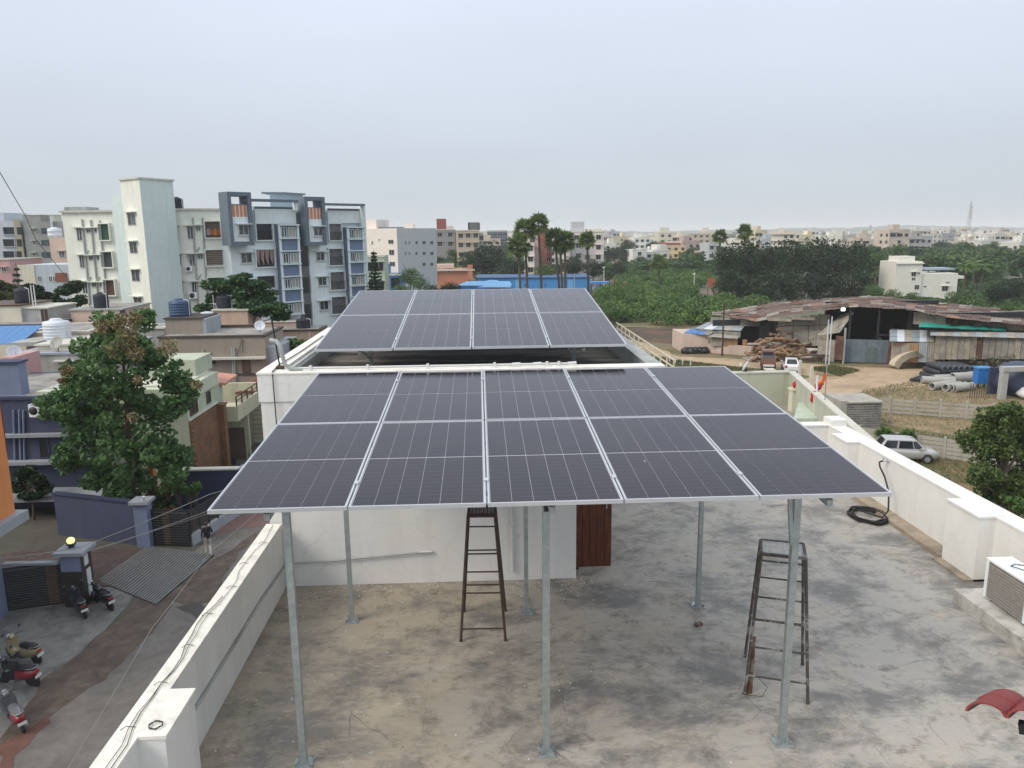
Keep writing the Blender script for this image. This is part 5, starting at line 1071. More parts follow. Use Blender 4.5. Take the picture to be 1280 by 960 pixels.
for f in (0, .5, 1): x = pa.x + (pb.x - pa.x) * f; MB().box(x - .12, x + .12, 185, 185.2, G0, pa.z - .26, IRON).build('post', t)
MB().box(pa.x + .8, pb.x - 1.2, 186, 187.5, G0, pa.z - 1.2, paint('stall_white', (.45, .46, .52))).build('counter', t)
# small white house on the right
t = thing('white_house', 'white L-shaped house with brown windows and a tin terrace roof, right of the dark trees', 'house', (98, 166, G0))
WW = paint('bright_white_house', (.72, .70, .62), streak=.15)
a = dp(1121, 327, 165); b_ = dp(1154, 326, 165); c_ = dp(1199, 345, 165)
MB().box(a.x, b_.x, 165, 172, G0, a.z, WW).box(b_.x, c_.x, 165.4, 175, G0, c_.z + .6, WW).build('wall', t)
pa = dp(1123, 320.5, 166); pb = dp(1144, 320.5, 166); MB().box(pa.x, pb.x, 166, 170, a.z, pa.z, WW).build('stair_room', t)
pa = dp(1161, 336, 168); pb = dp(1194, 336, 168); MB().box(pa.x, pb.x, 168, 173, pa.z - .3, pa.z + .1, mat('tin_roof', (.26, .32, .38), rough=.5)).build('tin_roof', t)
for f in (0, .33, .66, 1): x = pa.x + (pb.x - pa.x) * f; MB().box(x - .1, x + .1, 168, 168.2, c_.z + .6, pa.z - .3, IRON).build('post', t)
wq = Wall(t, (a.x, 165), (b_.x, 165)); wq.wall = WW; wq.sh = WW; w3_ = Wall(t, (b_.x, 165.4), (c_.x, 165.4)); w3_.wall = WW; w3_.sh = WW
for r in ((1139, 340, 1145, 345.5), (1147.5, 340, 1150, 343), (1139.5, 347, 1144, 350.5), (1143, 356, 1149, 362)): wq.win(*r, glass=DARK, shade=r[0] == 1139)
for r in ((1154.5, 357, 1158, 359.5), (1177, 357.5, 1185, 364), (1182, 352, 1187, 354), (1161, 372, 1170, 376)): w3_.win(*r, glass=DARK, shade=r[0] == 1177)
MB().box(c_.x, c_.x + 1.4, 165.4, 167, c_.z - .6, c_.z, WW).build('ledge', t); MB().box(a.x - .3, b_.x + .2, 164.7, 165, dp(1121, 329, 165).z - .2, dp(1121, 329, 165).z, WW).build('band', t)
# ================================================================== vegetation
def leafm(name, c1, c2, s=.7, tr=.25, c3=None):
    m = bpy.data.materials.new(name); m.use_nodes = True; t = m.node_tree; L = t.links; N = t.nodes.new; b = t.nodes['Principled BSDF']; b.inputs['Roughness'].default_value = .6; b.inputs['Specular IOR Level'].default_value = .3
    g = N('ShaderNodeNewGeometry'); n = N('ShaderNodeTexNoise'); n.inputs['Scale'].default_value = s; n.inputs['Detail'].default_value = 6; n.inputs['Roughness'].default_value = .7; L.new(g.outputs['Position'], n.inputs['Vector'])
    ob = N('ShaderNodeObjectInfo'); ad = N('ShaderNodeMath'); ad.operation = 'MULTIPLY_ADD'; L.new(ob.outputs['Random'], ad.inputs[0]); ad.inputs[1].default_value = .16; L.new(n.outputs[0], ad.inputs[2])
    r = N('ShaderNodeMapRange'); r.inputs[1].default_value = .40; r.inputs[2].default_value = .76; L.new(ad.outputs[0], r.inputs[0])
    q = N('ShaderNodeMix'); q.data_type = 'RGBA'; L.new(r.outputs[0], q.inputs[0]); q.inputs[6].default_value = (*c1, 1); q.inputs[7].default_value = (*c2, 1)
    L.new(q.outputs[2], b.inputs['Base Color'])
    if tr:
        tl = N('ShaderNodeBsdfTranslucent'); L.new(q.outputs[2], tl.inputs[0]); ms = N('ShaderNodeMixShader'); ms.inputs[0].default_value = tr
        out = t.nodes['Material Output']; L.new(b.outputs[0], ms.inputs[1]); L.new(tl.outputs[0], ms.inputs[2]); L.new(ms.outputs[0], out.inputs[0])
    return m
L_BIG = leafm('big_tree_leaf', (.022, .064, .026), (.115, .22, .07), 1.1)
L_FLW = leafm('tree_flower', (.12, .10, .04), (.24, .19, .09), 2, 0)
L_DRK = leafm('dark_leaf', (.008, .026, .010), (.030, .070, .022), .30, .15)
L_MID = leafm('mid_leaf', (.035, .10, .022), (.12, .21, .045), .35)
L_SCR = leafm('scrub_leaf', (.035, .10, .022), (.19, .29, .07), .16)
L_RGT = leafm('right_tree_leaf', (.032, .070, .02), (.11, .16, .045), .8)
L_PLM = leafm('palm_leaf', (.06, .14, .035), (.22, .28, .09), .8, .45)
L_CON = leafm('conifer_leaf', (.012, .034, .018), (.03, .06, .028), .8)
L_FAR = leafm('far_leaf', (.026, .068, .024), (.085, .150, .045), .06)
def leaves(c, s, up=.35, aspect=1.6, fold=0.0):
    """c: n x 3 centres, s: leaf size -> verts (4n x 3), faces"""
    n = len(c); nrm = rng.normal(size=(n, 3)); nrm[:, 2] = np.abs(nrm[:, 2]) + up; nrm /= np.linalg.norm(nrm, axis=1)[:, None]
    a = np.cross(nrm, rng.normal(size=(n, 3))); a /= np.linalg.norm(a, axis=1)[:, None] + 1e-9; b = np.cross(nrm, a)
    sz = (s * rng.uniform(.6, 1.35, n))[:, None]; a = a * sz * .5; b = b * sz * .5 * aspect
    v = np.stack([c - b, c + a * .9 - b * .1, c + b, c - a * .9 - b * .1], 1).reshape(-1, 3)
    return v
def leaf_mesh(name, parts):
    """parts: list of (verts (4n x 3), material)"""
    V = np.concatenate([p[0] for p in parts]); n = len(V) // 4
    me = bpy.data.meshes.new(name); me.vertices.add(len(V)); me.vertices.foreach_set('co', V.astype(np.float32).ravel())
    me.loops.add(4 * n); me.loops.foreach_set('vertex_index', np.arange(4 * n, dtype=np.int32)); me.polygons.add(n)
    me.polygons.foreach_set('loop_start', np.arange(0, 4 * n, 4, dtype=np.int32)); me.polygons.foreach_set('loop_total', np.full(n, 4, np.int32))
    mi = np.concatenate([np.full(len(p[0]) // 4, i, np.int32) for i, p in enumerate(parts)]); 
    for p in parts: me.materials.append(p[1])
    me.polygons.foreach_set('material_index', mi); me.update(calc_edges=True); return me
def clumps(n, shape, rlo, rhi, squash=.75):
    """clump centres in the crown volume"""
    out = []
    while len(out) < n:
        p = rng.uniform(-1, 1, 3); r = np.linalg.norm(p)
        if r > 1 or r < .35 and rng.random() < .6: continue
        out.append(p * shape)
    return [(np.array(p), rng.uniform(rlo, rhi), squash) for p in out]
def fill(cl, per):
    out = []
    for c, r, sq in cl:
        k = max(6, int(per * r * r)); d = rng.normal(size=(k, 3)); d /= np.linalg.norm(d, axis=1)[:, None]
        out.append(c + d * (r * rng.uniform(.55, 1.08, k) ** .6)[:, None] * np.array([1, 1, sq]))
    return np.concatenate(out)
def generic_tree_mesh(kind, m, n_cl, per, leaf, shape=(1, 1, .8), rl=(.22, .42), seed=1):
    global rng; rng = np.random.default_rng(seed)
    cl = clumps(n_cl, np.array(shape) * .78, *rl); return leaf_mesh(kind, [(leaves(fill(cl, per), leaf), m)]), cl
def trunk_mesh(name, r, h, n_l=5, seed=0, m=BARK, spread=.6):
    rd = random.Random(seed); b = MB(); b.path([(0, 0, 0), (rd.uniform(-.03, .03), 0, h * .35), (rd.uniform(-.05, .05), rd.uniform(-.05, .05), h * .7), (0, 0, h)], [r, r * .8, r * .6, r * .35], m, 7)
    for i in range(n_l):
        a = i * 2.4; z = h * (.5 + .08 * i); b.path([(0, 0, z), (math.cos(a) * spread * .45, math.sin(a) * spread * .45, z + .16 * h + .1), (math.cos(a) * spread, math.sin(a) * spread, z + .3 * h + .15)], [r * .45, r * .3, r * .12], m, 5)
    o = b.build(name); me = o.data; bpy.data.objects.remove(o); return me
TM = {}
for s in (1, 2, 3, 4):
    TM['dark%d' % s] = generic_tree_mesh('crown', L_DRK, 66, 600, .07, (1, 1, .95), (.20, .36), s)[0]
    TM['mid%d' % s] = generic_tree_mesh('crown', L_MID, 55, 420, .075, (1, 1, .8), (.18, .36), 10 + s)[0]
    TM['far%d' % s] = generic_tree_mesh('crown', L_FAR, 22, 150, .16, (1, 1, .75), (.26, .45), 20 + s)[0]
TRK = trunk_mesh('trunk', .06, 1.0, 5, 3, spread=.5)
def tree(label, u, vt, Y, wpx, kind='dark', name='broadleaf_tree', group=None, hz=.8, z0=G0, cat='tree', aspect=None):
    """crown top at pixel (u, vt) at depth Y, crown wpx wide"""
    p = dp(u, vt, Y); R = wpx * Y / F / 2; H = (p.z - z0); hc = min(R * hz if aspect is None else R * aspect, H * .52)
    t = thing(name, label, cat, (p.x, Y, z0), 0, group)
    s = random.randint(1, 4)
    c = sub('crown', TM['%s%d' % (kind, s)], t, (0, 0, H - hc), (0, 0, random.uniform(0, 6.28))); c.scale = (R, R, hc)
    k = sub('trunk', TRK, t, (0, 0, 0)); k.scale = (R, R, max(.5, H - hc * .9)); 
    return t
# --- the large tree by the street
def big_tree():
    global rng; rng = np.random.default_rng(5)
    base = Vector((-18.6, 39.6, G0)); t = thing('large_tree', 'tall leafy tree with brown flower sprays rising over the blue compound wall', 'tree', base)
    Yt = 39.6
    # lobes of the crown as seen: (u, v, radius px, depth offset)
    lobes = [(150, 420, 24, 0), (128, 428, 20, .8), (172, 432, 24, -.6), (140, 450, 30, -1.2), (110, 442, 18, 1), (190, 450, 24, .5), (215, 470, 22, -.3), (165, 475, 36, -1.6), (120, 480, 34, -.4), (95, 470, 22, 1.2), (85, 500, 22, .6), (62, 508, 15, -.5), (140, 515, 40, 1.0), (185, 510, 34, .2), (222, 505, 16, -.8), (238, 492, 8, -.8), (105, 545, 30, -.8), (150, 560, 44, -1.4), (200, 555, 34, -.2), (228, 570, 16, .5), (85, 572, 16, .4), (120, 590, 34, .4), (175, 600, 40, .8), (215, 590, 24, -.6), (150, 615, 24, -.6), (75, 515, 14, -1.2), (200, 625, 16, .8), (100, 520, 26, 1.4), (180, 400, 12, .2), (135, 405, 12, 0)]
    cl = []
    for u, v, r, dy in lobes:
        c = np.array(dp(u, v, Yt + dy)); R = r * Yt / F
        for _ in range(max(3, int(r / 2.6))):
            d = rng.normal(size=3); d /= np.linalg.norm(d); cl.append((c + d * R * rng.uniform(.1, .95), rng.uniform(.32, .6), .8))
    pts = fill(cl, 320) - np.array(base)
    flw = []
    for u, v, r in ((150, 403, 9), (168, 400, 10), (128, 408, 9), (160, 418, 12), (145, 437, 10), (170, 440, 10), (210, 435, 11), (85, 462, 7), (246, 481, 6), (166, 522, 6), (78, 476, 5), (172, 475, 5)):
        c = np.array(dp(u, v, Yt - 1.9 - r * .03)); k = 70; d = rng.normal(size=(k * r // 3, 3)); d /= np.linalg.norm(d, axis=1)[:, None]
        flw.append(c + d * (r * Yt / F * 1.15 * rng.uniform(.05, 1, len(d)) ** .45)[:, None])
    flw = np.concatenate(flw) - np.array(base)
    me = leaf_mesh('crown', [(leaves(pts, .20, .15, 1.6), L_BIG), (leaves(flw, .085, .1, 2.2), L_FLW)])
    sub('crown', me, t, (0, 0, 0))
    b = MB(); B = lambda x, y, z: base + Vector((x, y, z))
    b.path([B(0, 0, 0), B(.1, 0, 2), B(.05, .1, 4.2), B(.3, 0, 7), B(.35, 0, 10.2)], [.2, .17, .15, .11, .04], BARK, 9)
    for (x, z, zz_, y) in ((-1.6, 2.4, 4.6, .3), (1.4, 2.8, 4.8, -.4), (-2.6, 4.0, 6.2, .6), (2.3, 4.4, 6.8, .4), (-1.8, 5.6, 7.8, -.7), (1.7, 6.2, 8.6, -.3), (-3.6, 4.6, 5.6, .2), (.9, 7.2, 9.9, .5)):
        b.path([B(.08, 0, z), B(x * .5, y * .5, (z + zz_) / 2 + .3), B(x, y, zz_)], [.08, .055, .02], BARK, 6)
    b.build('trunk', t)
big_tree()
# tree with layered branches before the apartment block
def lobed_tree(label, lobes, Y, base_u, m, per=190, leaf=.24, name='broadleaf_tree', seed=9, squash=.4, rl=(.5, .9), z0=G0, thick=.2):
    global rng; rng = np.random.default_rng(seed)
    bx = dp(base_u, lobes[0][1], Y).x; base = Vector((bx, Y, z0)); t = thing(name, label, 'tree', base); cl = []
    for u, v, r in lobes:
        c = np.array(dp(u, v, Y + rng.uniform(-1, 1) * r * Y / F * .8)); R = r * Y / F
        for _ in range(max(3, int(r / 1.5))):
            d = rng.normal(size=3); d /= np.linalg.norm(d); cl.append((c + d * R * rng.uniform(.1, .8) * np.array([1, 1, .7]), rng.uniform(*rl), squash))
    me = leaf_mesh('crown', [(leaves(fill(cl, per) - np.array(base), leaf), m)]); sub('crown', me, t, (0, 0, 0))
    b = MB(); top = max(c[0][2] for c in cl) - .6; b.path([base, base + Vector((.1, 0, (top - z0) * .5)), (bx, Y, top)], [thick, thick * .8, thick * .2], BARK, 7)
    for i in range(0, len(cl), max(1, len(cl) // 14)):
        c = Vector(cl[i][0]); b.path([(bx, Y, z0 + (c.z - z0) * .6), ((bx + c.x) / 2, (Y + c.y) / 2, c.z - .6), tuple(c)], [thick * .4, thick * .28, .02], BARK, 5)
    b.build('trunk', t); return t
lobed_tree('flat-layered dark green tree in front of the apartment block', [(300, 352, 14), (280, 356, 14), (320, 358, 16), (262, 358, 10), (300, 366, 20), (330, 372, 16), (345, 384, 13), (270, 372, 12), (253, 384, 10), (310, 382, 20), (335, 390, 16), (285, 388, 14), (350, 394, 10)], 74, 300, L_BIG, leaf=.26, squash=.35)
lobed_tree('dark tree at the far left behind the black tank', [(10, 362, 16), (35, 368, 18), (60, 372, 16), (80, 362, 12), (92, 358, 8), (50, 385, 18), (20, 380, 16), (75, 382, 14), (98, 376, 8)], 80, 45, L_DRK, leaf=.26, seed=12, squash=.45)
lobed_tree('olive-green bushy tree at the left edge above the cream stair room', [(0, 358, 12), (5, 370, 12), (-10, 375, 14), (14, 376, 9)], 78, 2, leafm('olive_leaf', (.05, .07, .02), (.12, .12, .045), .6), seed=13)
lobed_tree('small green shrub between the taupe house and the head room', [(365, 428, 8), (378, 427, 7), (358, 434, 6), (372, 436, 8)], 64, 366, L_MID, per=300, leaf=.16, rl=(.25, .5), name='shrub', seed=14)
lobed_tree('dark drooping plant in the shade of the blue house', [(30, 590, 14), (45, 600, 12), (22, 610, 14), (38, 620, 12), (55, 612, 8)], 41.5, 34, L_DRK, per=520, leaf=.16, rl=(.25, .5), name='shrub', seed=15, thick=.07)
for k, (u, v, r) in enumerate([(206, 612, 8), (222, 604, 10), (236, 612, 7), (214, 626, 9), (243, 608, 6), (270, 588, 6)]):
    lobed_tree(['leafy potted plant nearest the pale blue pillar', 'tallest leafy plant behind the far black gate', 'green plant on the low blue pillar', 'low dark plant behind the far black gate', 'reddish-leaved pot plant by the brick pier', 'small bush at the foot of the brick cladding'][k], [(u, v, r), (u + r * .5, v + 3, r * .7), (u - r * .5, v + 4, r * .6)], 39.5 if k < 5 else 43.8, u, L_MID if k != 3 else L_DRK, per=300, leaf=.14, rl=(.14, .3), name='potted_plant', seed=30 + k, thick=.05)
# conifers
def conifer(label, u, vt, Y, wpx, z0=G0, n=22, m=None):
    p = dp(u, vt, Y); H = p.z - z0; R = wpx * Y / F / 2; t = thing('conifer', label, 'tree', (p.x, Y, z0)); b = MB(); b.tube((0, 0, 0), (0, 0, H), .16, BARK, 6, r2=.02); b.build('trunk', t, True)
    pts = []
    for i in range(n):
        f = i / n; z = H * (.30 + .69 * f); r = R * (1 - f) ** .8 + .12
        for k in range(9):
            a = k * 2 * PI / 9 + i * .5; r_ = r * random.uniform(.82, 1.08); s = np.linspace(.08, 1, max(8, int(r_ * 16)))
            q = np.stack([np.cos(a) * s * r_, np.sin(a) * s * r_, z + .14 * r_ * s ** 2 - .05 * r_], 1); pts.append(q + rng.normal(size=q.shape) * .05)
    sub('crown', leaf_mesh('crown', [(leaves(np.concatenate(pts), .2, .0, 1.8), m or L_CON)]), t, (0, 0, 0))
conifer('tall symmetric conifer just left of the rear solar array', 467, 311, 92, 30, n=24)
conifer('small layered conifer at the far left before the grey apartments', 19, 328, 88, 22, n=14)
# palmyra palms
def palm_mesh(n=34, fan=11, seed=1, L=1.0, m=None, droop=.9):
    rd = np.random.default_rng(seed); V = []; F_ = []
    for i in range(n):
        el = rd.uniform(-.75, 1.35); az = rd.uniform(0, 2 * PI); d = np.array([math.cos(az) * math.cos(el), math.sin(az) * math.cos(el), math.sin(el)])
        a = np.cross(d, [0, 0, 1.0]); a /= np.linalg.norm(a) + 1e-9; b = np.cross(a, d); p0 = d * .42 * L
        tw = rd.uniform(-.6, .6); a, b = a * math.cos(tw) + b * math.sin(tw), b * math.cos(tw) - a * math.sin(tw)
        V += [d * .02, d * .02 + a * .02, p0 + a * .02, p0]
        for k in range(fan):
            an = (k / (fan - 1) - .5) * 3.4; dd = d * math.cos(an) + a * math.sin(an); l = L * rd.uniform(.42, .78) * (1 - .12 * abs(an)); w_ = .06 * L
            s_ = np.cross(dd, b); tip = p0 + dd * l + np.array([0, 0, -droop * .2 * l]); mid = p0 + dd * l * .55
            V += [p0, mid + s_ * w_, tip, mid - s_ * w_]
    return leaf_mesh('fronds', [(np.array(V), m or L_PLM)])
PMS = [palm_mesh(44, 13, s) for s in (1, 2, 3)]
DRYP = leafm('dry_palm_leaf', (.09, .07, .03), (.16, .12, .06), .8, 0)
DRYM = [palm_mesh(14, 9, 8, m=DRYP, droop=2.5)]
def palm(label, u, v, Y, wpx, lean=(0, 0), skirt=True, name='palm_tree', base_u=None):
    p = dp(u, v, Y); R = wpx * Y / F / 2; bx = p.x + (0 if base_u is None else (dp(base_u, 365, Y).x - p.x)); t = thing(name, label, 'palm tree', (bx, Y, G0)); H = p.z - G0; dx = p.x - bx
    MB().path([(0, 0, 0), (dx * .35, 0, H * .4), (dx * .75, 0, H * .75), (dx, 0, H)], [.34, .25, .22, .2], BARK, 8).build('trunk', t, True)
    c = sub('crown', random.choice(PMS), t, (dx, 0, H), (0, 0, random.uniform(0, 6))); c.scale = (R * 1.28, R * 1.28, R * 1.3)
    if skirt: c = sub('dry_skirt', DRYM[0], t, (dx, 0, H - R * .4), (PI, 0, random.uniform(0, 6))); c.scale = (R * .75, R * .75, R * .8)
palm('tallest palmyra palm above the blue warehouse', 673, 281, 150, 26, base_u=678)
palm('second tallest palmyra palm, left of the tallest', 656, 288, 150, 27, base_u=660)
palm('yellowish palm with drooping dry fronds, leftmost of the palm group', 648, 308, 148, 30, base_u=651)
palm('short palmyra palm right of the tallest, left of a close pair', 694, 299, 152, 26, base_u=701)
palm('palmyra palm at the right of the close pair', 706, 302, 152, 26, base_u=707)
palm('lone palmyra palm at the right of the group', 734, 300, 156, 21, base_u=736)
palm('palm behind the close pair with a bent trunk', 700, 308, 158, 20, base_u=704)
palm('single palm before the white house by the far road', 824, 329, 210, 22)
palm('palm crown on the skyline left of the dark trees', 900, 296, 210, 18, skirt=False)
palm('tall palm rising out of the dark tree row', 931, 291, 190, 20, skirt=False)
def coco_mesh(seed=4):
    rd = np.random.default_rng(seed); V = []
    for i in range(18):
        az = i * 2.4; el = rd.uniform(.1, 1.1); p = np.zeros(3); d = np.array([math.cos(az) * math.cos(el), math.sin(az) * math.cos(el), math.sin(el)]); pr = p
        for k in range(9):
            nx = pr + d * .13; d = d + np.array([0, 0, -.20]); d /= np.linalg.norm(d); s_ = np.cross(d, [0, 0, 1.0]); s_ /= np.linalg.norm(s_) + 1e-9; w_ = .17 * math.sin(PI * (k + 1.2) / 10.5)
            for sg in (-1, 1): V += [pr, nx, nx + s_ * sg * w_ + np.array([0, 0, -.10]) - d * .03, pr + s_ * sg * w_ * .9 + np.array([0, 0, -.10]) - d * .03]
            pr = nx
    return leaf_mesh('fronds', [(np.array(V), L_PLM)])
COCO = coco_mesh()
for k, (u, v, wpx) in enumerate([(1207, 335, 26), (1228, 336, 26), (1218, 331, 24)]):
    p = dp(u, v, 178 + 4 * k); R = wpx * 180 / F / 2; t = thing('coconut_palm', ['leftmost of the coconut palms right of the small white house', 'rightmost of the coconut palms right of the small white house', 'middle, tallest coconut palm right of the small white house'][k], 'palm tree', (p.x, p.y, G0))
    MB().path([(0, 0, 0), (.1, 0, (p.z - G0) / 2), (0, 0, p.z - G0)], [.28, .2, .16], BARK, 6).build('trunk', t, True); c = sub('crown', COCO, t, (0, 0, p.z - G0), (0, 0, k)); c.scale = (R, R, R)
# the dark row of trees and other trees of the middle ground
row = [(912, 303, 44, 'leftmost tree of the tall dark row'), (938, 300, 46, 'dark tree second in the row, below the tall palm'), (966, 303, 44, 'dark tree at the dip in the middle of the row'), (992, 301, 44, 'dark tree fourth in the row, rounded top'), (1020, 298, 48, 'tall dark tree right of the middle of the row'), (1048, 300, 46, 'dark tree next to last in the row'), (1070, 301, 44, 'rightmost tree of the tall dark row')]
for k, (u, v, w_, lb) in enumerate(row): tree(lb, u, v - 6, 168 + 4 * (k % 3), w_ + 6, 'dark', aspect=1.25)
for k in range(7): tree(['low dark tree under the row, far left', 'low dark tree under the row, left', 'low dark tree under the row, left of the middle', 'low dark tree under the row, middle', 'low dark tree under the row, right of the middle', 'low dark tree under the row, right', 'low dark tree under the row, far right'][k], 912 + 27 * k, 334 + 3 * (k % 2), 158, 44, 'dark', aspect=1.1)
mids = [(608, 298, 240, 62, 'dark', 'big round dark tree left of the palms'), (585, 312, 236, 40, 'dark', 'dark tree under the beige apartment block'), (640, 318, 222, 46, 'dark', 'dark tree behind the leftmost palm'), (560, 322, 225, 36, 'mid', 'green tree before the unfinished grey block'), (548, 318, 230, 28, 'dark', 'small dark tree right of the long white building'),
        (512, 332, 132, 34, 'mid', 'bright green tree before the long white building'), (525, 344, 124, 26, 'mid', 'low green tree in front of the orange house'), (562, 350, 122, 34, 'dark', 'dark bush between the orange house and the blue warehouse'), (500, 352, 118, 26, 'mid', 'low bush right of the small blue house'), (540, 354, 116, 22, 'dark', 'low bush just above the rear solar array'),
        (680, 326, 205, 40, 'mid', 'yellow-green tree between the palm trunks'), (716, 318, 215, 36, 'dark', 'dark tree behind the close pair of palms'), (742, 322, 220, 34, 'dark', 'dark tree left of the far road'), (762, 306, 300, 28, 'dark', 'grey-green tree over the far road, left side'), (775, 326, 240, 20, 'dark', 'tree beside the lamp post at the far road'),
        (785, 298, 360, 22, 'dark', 'hazy tree tops above the far road'), (782, 305, 340, 34, 'dark', 'dark green tree right of the far road'), (800, 318, 330, 20, 'dark', 'small tree left of the white house by the road'), (818, 300, 400, 22, 'dark', 'tree between the cream skyline houses'), (833, 317, 350, 18, 'dark', 'small tree left of the yellow house'),
        (872, 305, 330, 38, 'dark', 'round hazy tree right of the yellow house'), (893, 326, 260, 34, 'mid', 'green tree left of the dark row, lower'), (905, 342, 200, 40, 'mid', 'green tree at the left foot of the dark row'),
        (1098, 310, 200, 34, 'mid', 'green tree right behind the dark row'), (1110, 326, 190, 30, 'mid', 'green tree left of the small white house'), (1092, 352, 150, 30, 'mid', 'pale green bush at the right foot of the dark row'), (1118, 358, 148, 26, 'mid', 'light green bush before the small white house'), (1142, 362, 146, 20, 'mid', 'bush against the small white house wall'),
        (1100, 326, 230, 50, 'dark', 'broad dark tree behind the small white house, left'), (1165, 312, 240, 50, 'mid', 'broad green tree behind the small white house'), (1195, 318, 235, 44, 'mid', 'broad green tree above the tin roof'), (1225, 322, 235, 48, 'dark', 'dark tree behind the coconut palms'), (1255, 322, 230, 44, 'mid', 'green tree right of the coconut palms'), (1140, 306, 300, 40, 'dark', 'hazy tree behind the small white house'),
        (1248, 352, 140, 38, 'dark', 'dark bushy tree behind the shed roof at the right'), (1270, 345, 150, 40, 'dark', 'dark tree at the right edge above the shed'), (1262, 376, 100, 30, 'mid', 'pale green bush growing over the shed roof at the right'), (1192, 362, 142, 22, 'mid', 'low bush right of the small white house'), (1275, 300, 420, 22, 'dark', 'small far tree at the right edge'),
        (1232, 306, 430, 24, 'dark', 'far dark tree by the peach house'), (1175, 300, 460, 16, 'dark', 'far dark conical tree on the right')]
for u, v, Y, w_, kd, lb in mids: tree(lb, u, v, Y, w_, kd, group='trees of the middle ground')
lobed_tree('bushy green tree at the right edge beyond the parapet', [(1240, 525, 26), (1265, 520, 28), (1225, 550, 26), (1250, 560, 34), (1280, 560, 36), (1230, 590, 28), (1260, 600, 34), (1290, 600, 40), (1245, 618, 22), (1275, 630, 26), (1300, 540, 36)], 36.5, 1262, L_RGT, per=640, leaf=.13, seed=17, rl=(.3, .55), squash=.8, thick=.18)
lobed_tree('small round bush behind the silver hatchback, left', [(1106, 537, 9), (1101, 542, 7), (1112, 543, 7)], 51, 1106, L_MID, per=300, leaf=.16, rl=(.2, .4), name='shrub', seed=18, thick=.05)
lobed_tree('small round bush behind the silver hatchback, right', [(1132, 540, 9), (1138, 545, 7), (1127, 546, 6)], 50.4, 1132, L_MID, per=300, leaf=.16, rl=(.2, .4), name='shrub', seed=19, thick=.05)
lobed_tree('thin leafless-looking bush against the sheet shed at the right', [(1238, 448, 10), (1225, 455, 8), (1250, 455, 9), (1240, 462, 9), (1260, 448, 8), (1215, 448, 6)], 76, 1240, leafm('grey_green_leaf', (.09, .10, .05), (.16, .16, .09), .8), per=60, leaf=.16, rl=(.3, .6), name='shrub', seed=20, thick=.08)
lobed_tree('yellow-green bush beside the parapet under the right edge tree', [(1262, 625, 12), (1280, 632, 14), (1250, 640, 10)], 33, 1268, L_MID, per=250, leaf=.12, rl=(.2, .4), name='shrub', seed=21, thick=.05)
# the thicket of thorn scrub
def scrub(name, polys, label_h, n, leaf, m, seed, hmin, hmax, rmin, rmax):
    global rng; rng = np.random.default_rng(seed); pts = []; from_ = [Vector(p).to_2d() for p in polys]
    xs = [p.x for p in from_]; ys = [p.y for p in from_]; k = 0
    def inside(x, y):
        c = False; j = len(from_) - 1
        for i in range(len(from_)):
            if (from_[i].y > y) != (from_[j].y > y) and x < (from_[j].x - from_[i].x) * (y - from_[i].y) / (from_[j].y - from_[i].y) + from_[i].x: c = not c
            j = i
        return c
    while k < n:
        x = rng.uniform(min(xs), max(xs)); y = rng.uniform(min(ys), max(ys))
        if not inside(x, y): continue
        k += 1; r = rng.uniform(rmin, rmax); h = rng.uniform(hmin, hmax); q = int(75 * r * r * (.3 / leaf) ** 1.1); d = rng.normal(size=(q, 3)); d[:, 2] = np.abs(d[:, 2]); d /= np.linalg.norm(d, axis=1)[:, None]
        pts.append(np.array([x, y, G0 + h * .15]) + d * (rng.uniform(.5, 1.05, q) ** .5)[:, None] * np.array([r, r, h * .85]))
    P = np.concatenate(pts); o = bpy.data.objects.new(name, leaf_mesh(name, [(leaves(P, leaf, .7), m)])); COL.objects.link(o); o['kind'] = 'stuff'; return o
SCP = [gp(752, 402), gp(800, 406), gp(860, 412), gp(925, 402), gp(945, 388), gp(905, 382), gp(860, 385), gp(858, 366), gp(900, 352), gp(870, 345), gp(800, 340), gp(770, 355), gp(755, 372)]
tag(scrub('thorn_scrub', SCP, 0, 330, .30, L_SCR, 41, 1.6, 3.6, 1.6, 3.4), 'dense bright green thorn scrub filling the vacant land right of the rear array', 'scrub')
tag(scrub('low_scrub', [gp(870, 345), gp(930, 360), gp(960, 340), gp(900, 330), gp(840, 334), gp(770, 338), gp(760, 348)], 0, 170, .45, L_FAR, 42, 2.5, 4.5, 2.5, 5), 'darker scrub band beyond the bright green thicket', 'scrub')
tag(scrub('hedge_scrub', [gp(742, 372), gp(770, 400), gp(765, 412), gp(735, 380)], 0, 26, .22, leafm('brown_scrub', (.06, .055, .03), (.13, .11, .05), .5), 43, .6, 1.6, .8, 1.8), 'low brownish brush at the near edge of the thicket', 'scrub')
tag(scrub('brush', [gp(880, 398), gp(925, 402), gp(950, 392), gp(905, 388)], 0, 40, .25, MATS.get('x') or bpy.data.materials['brown_scrub'], 45, .8, 2.0, 1, 2), 'dry brown brush beside the rusty shed roof', 'scrub')
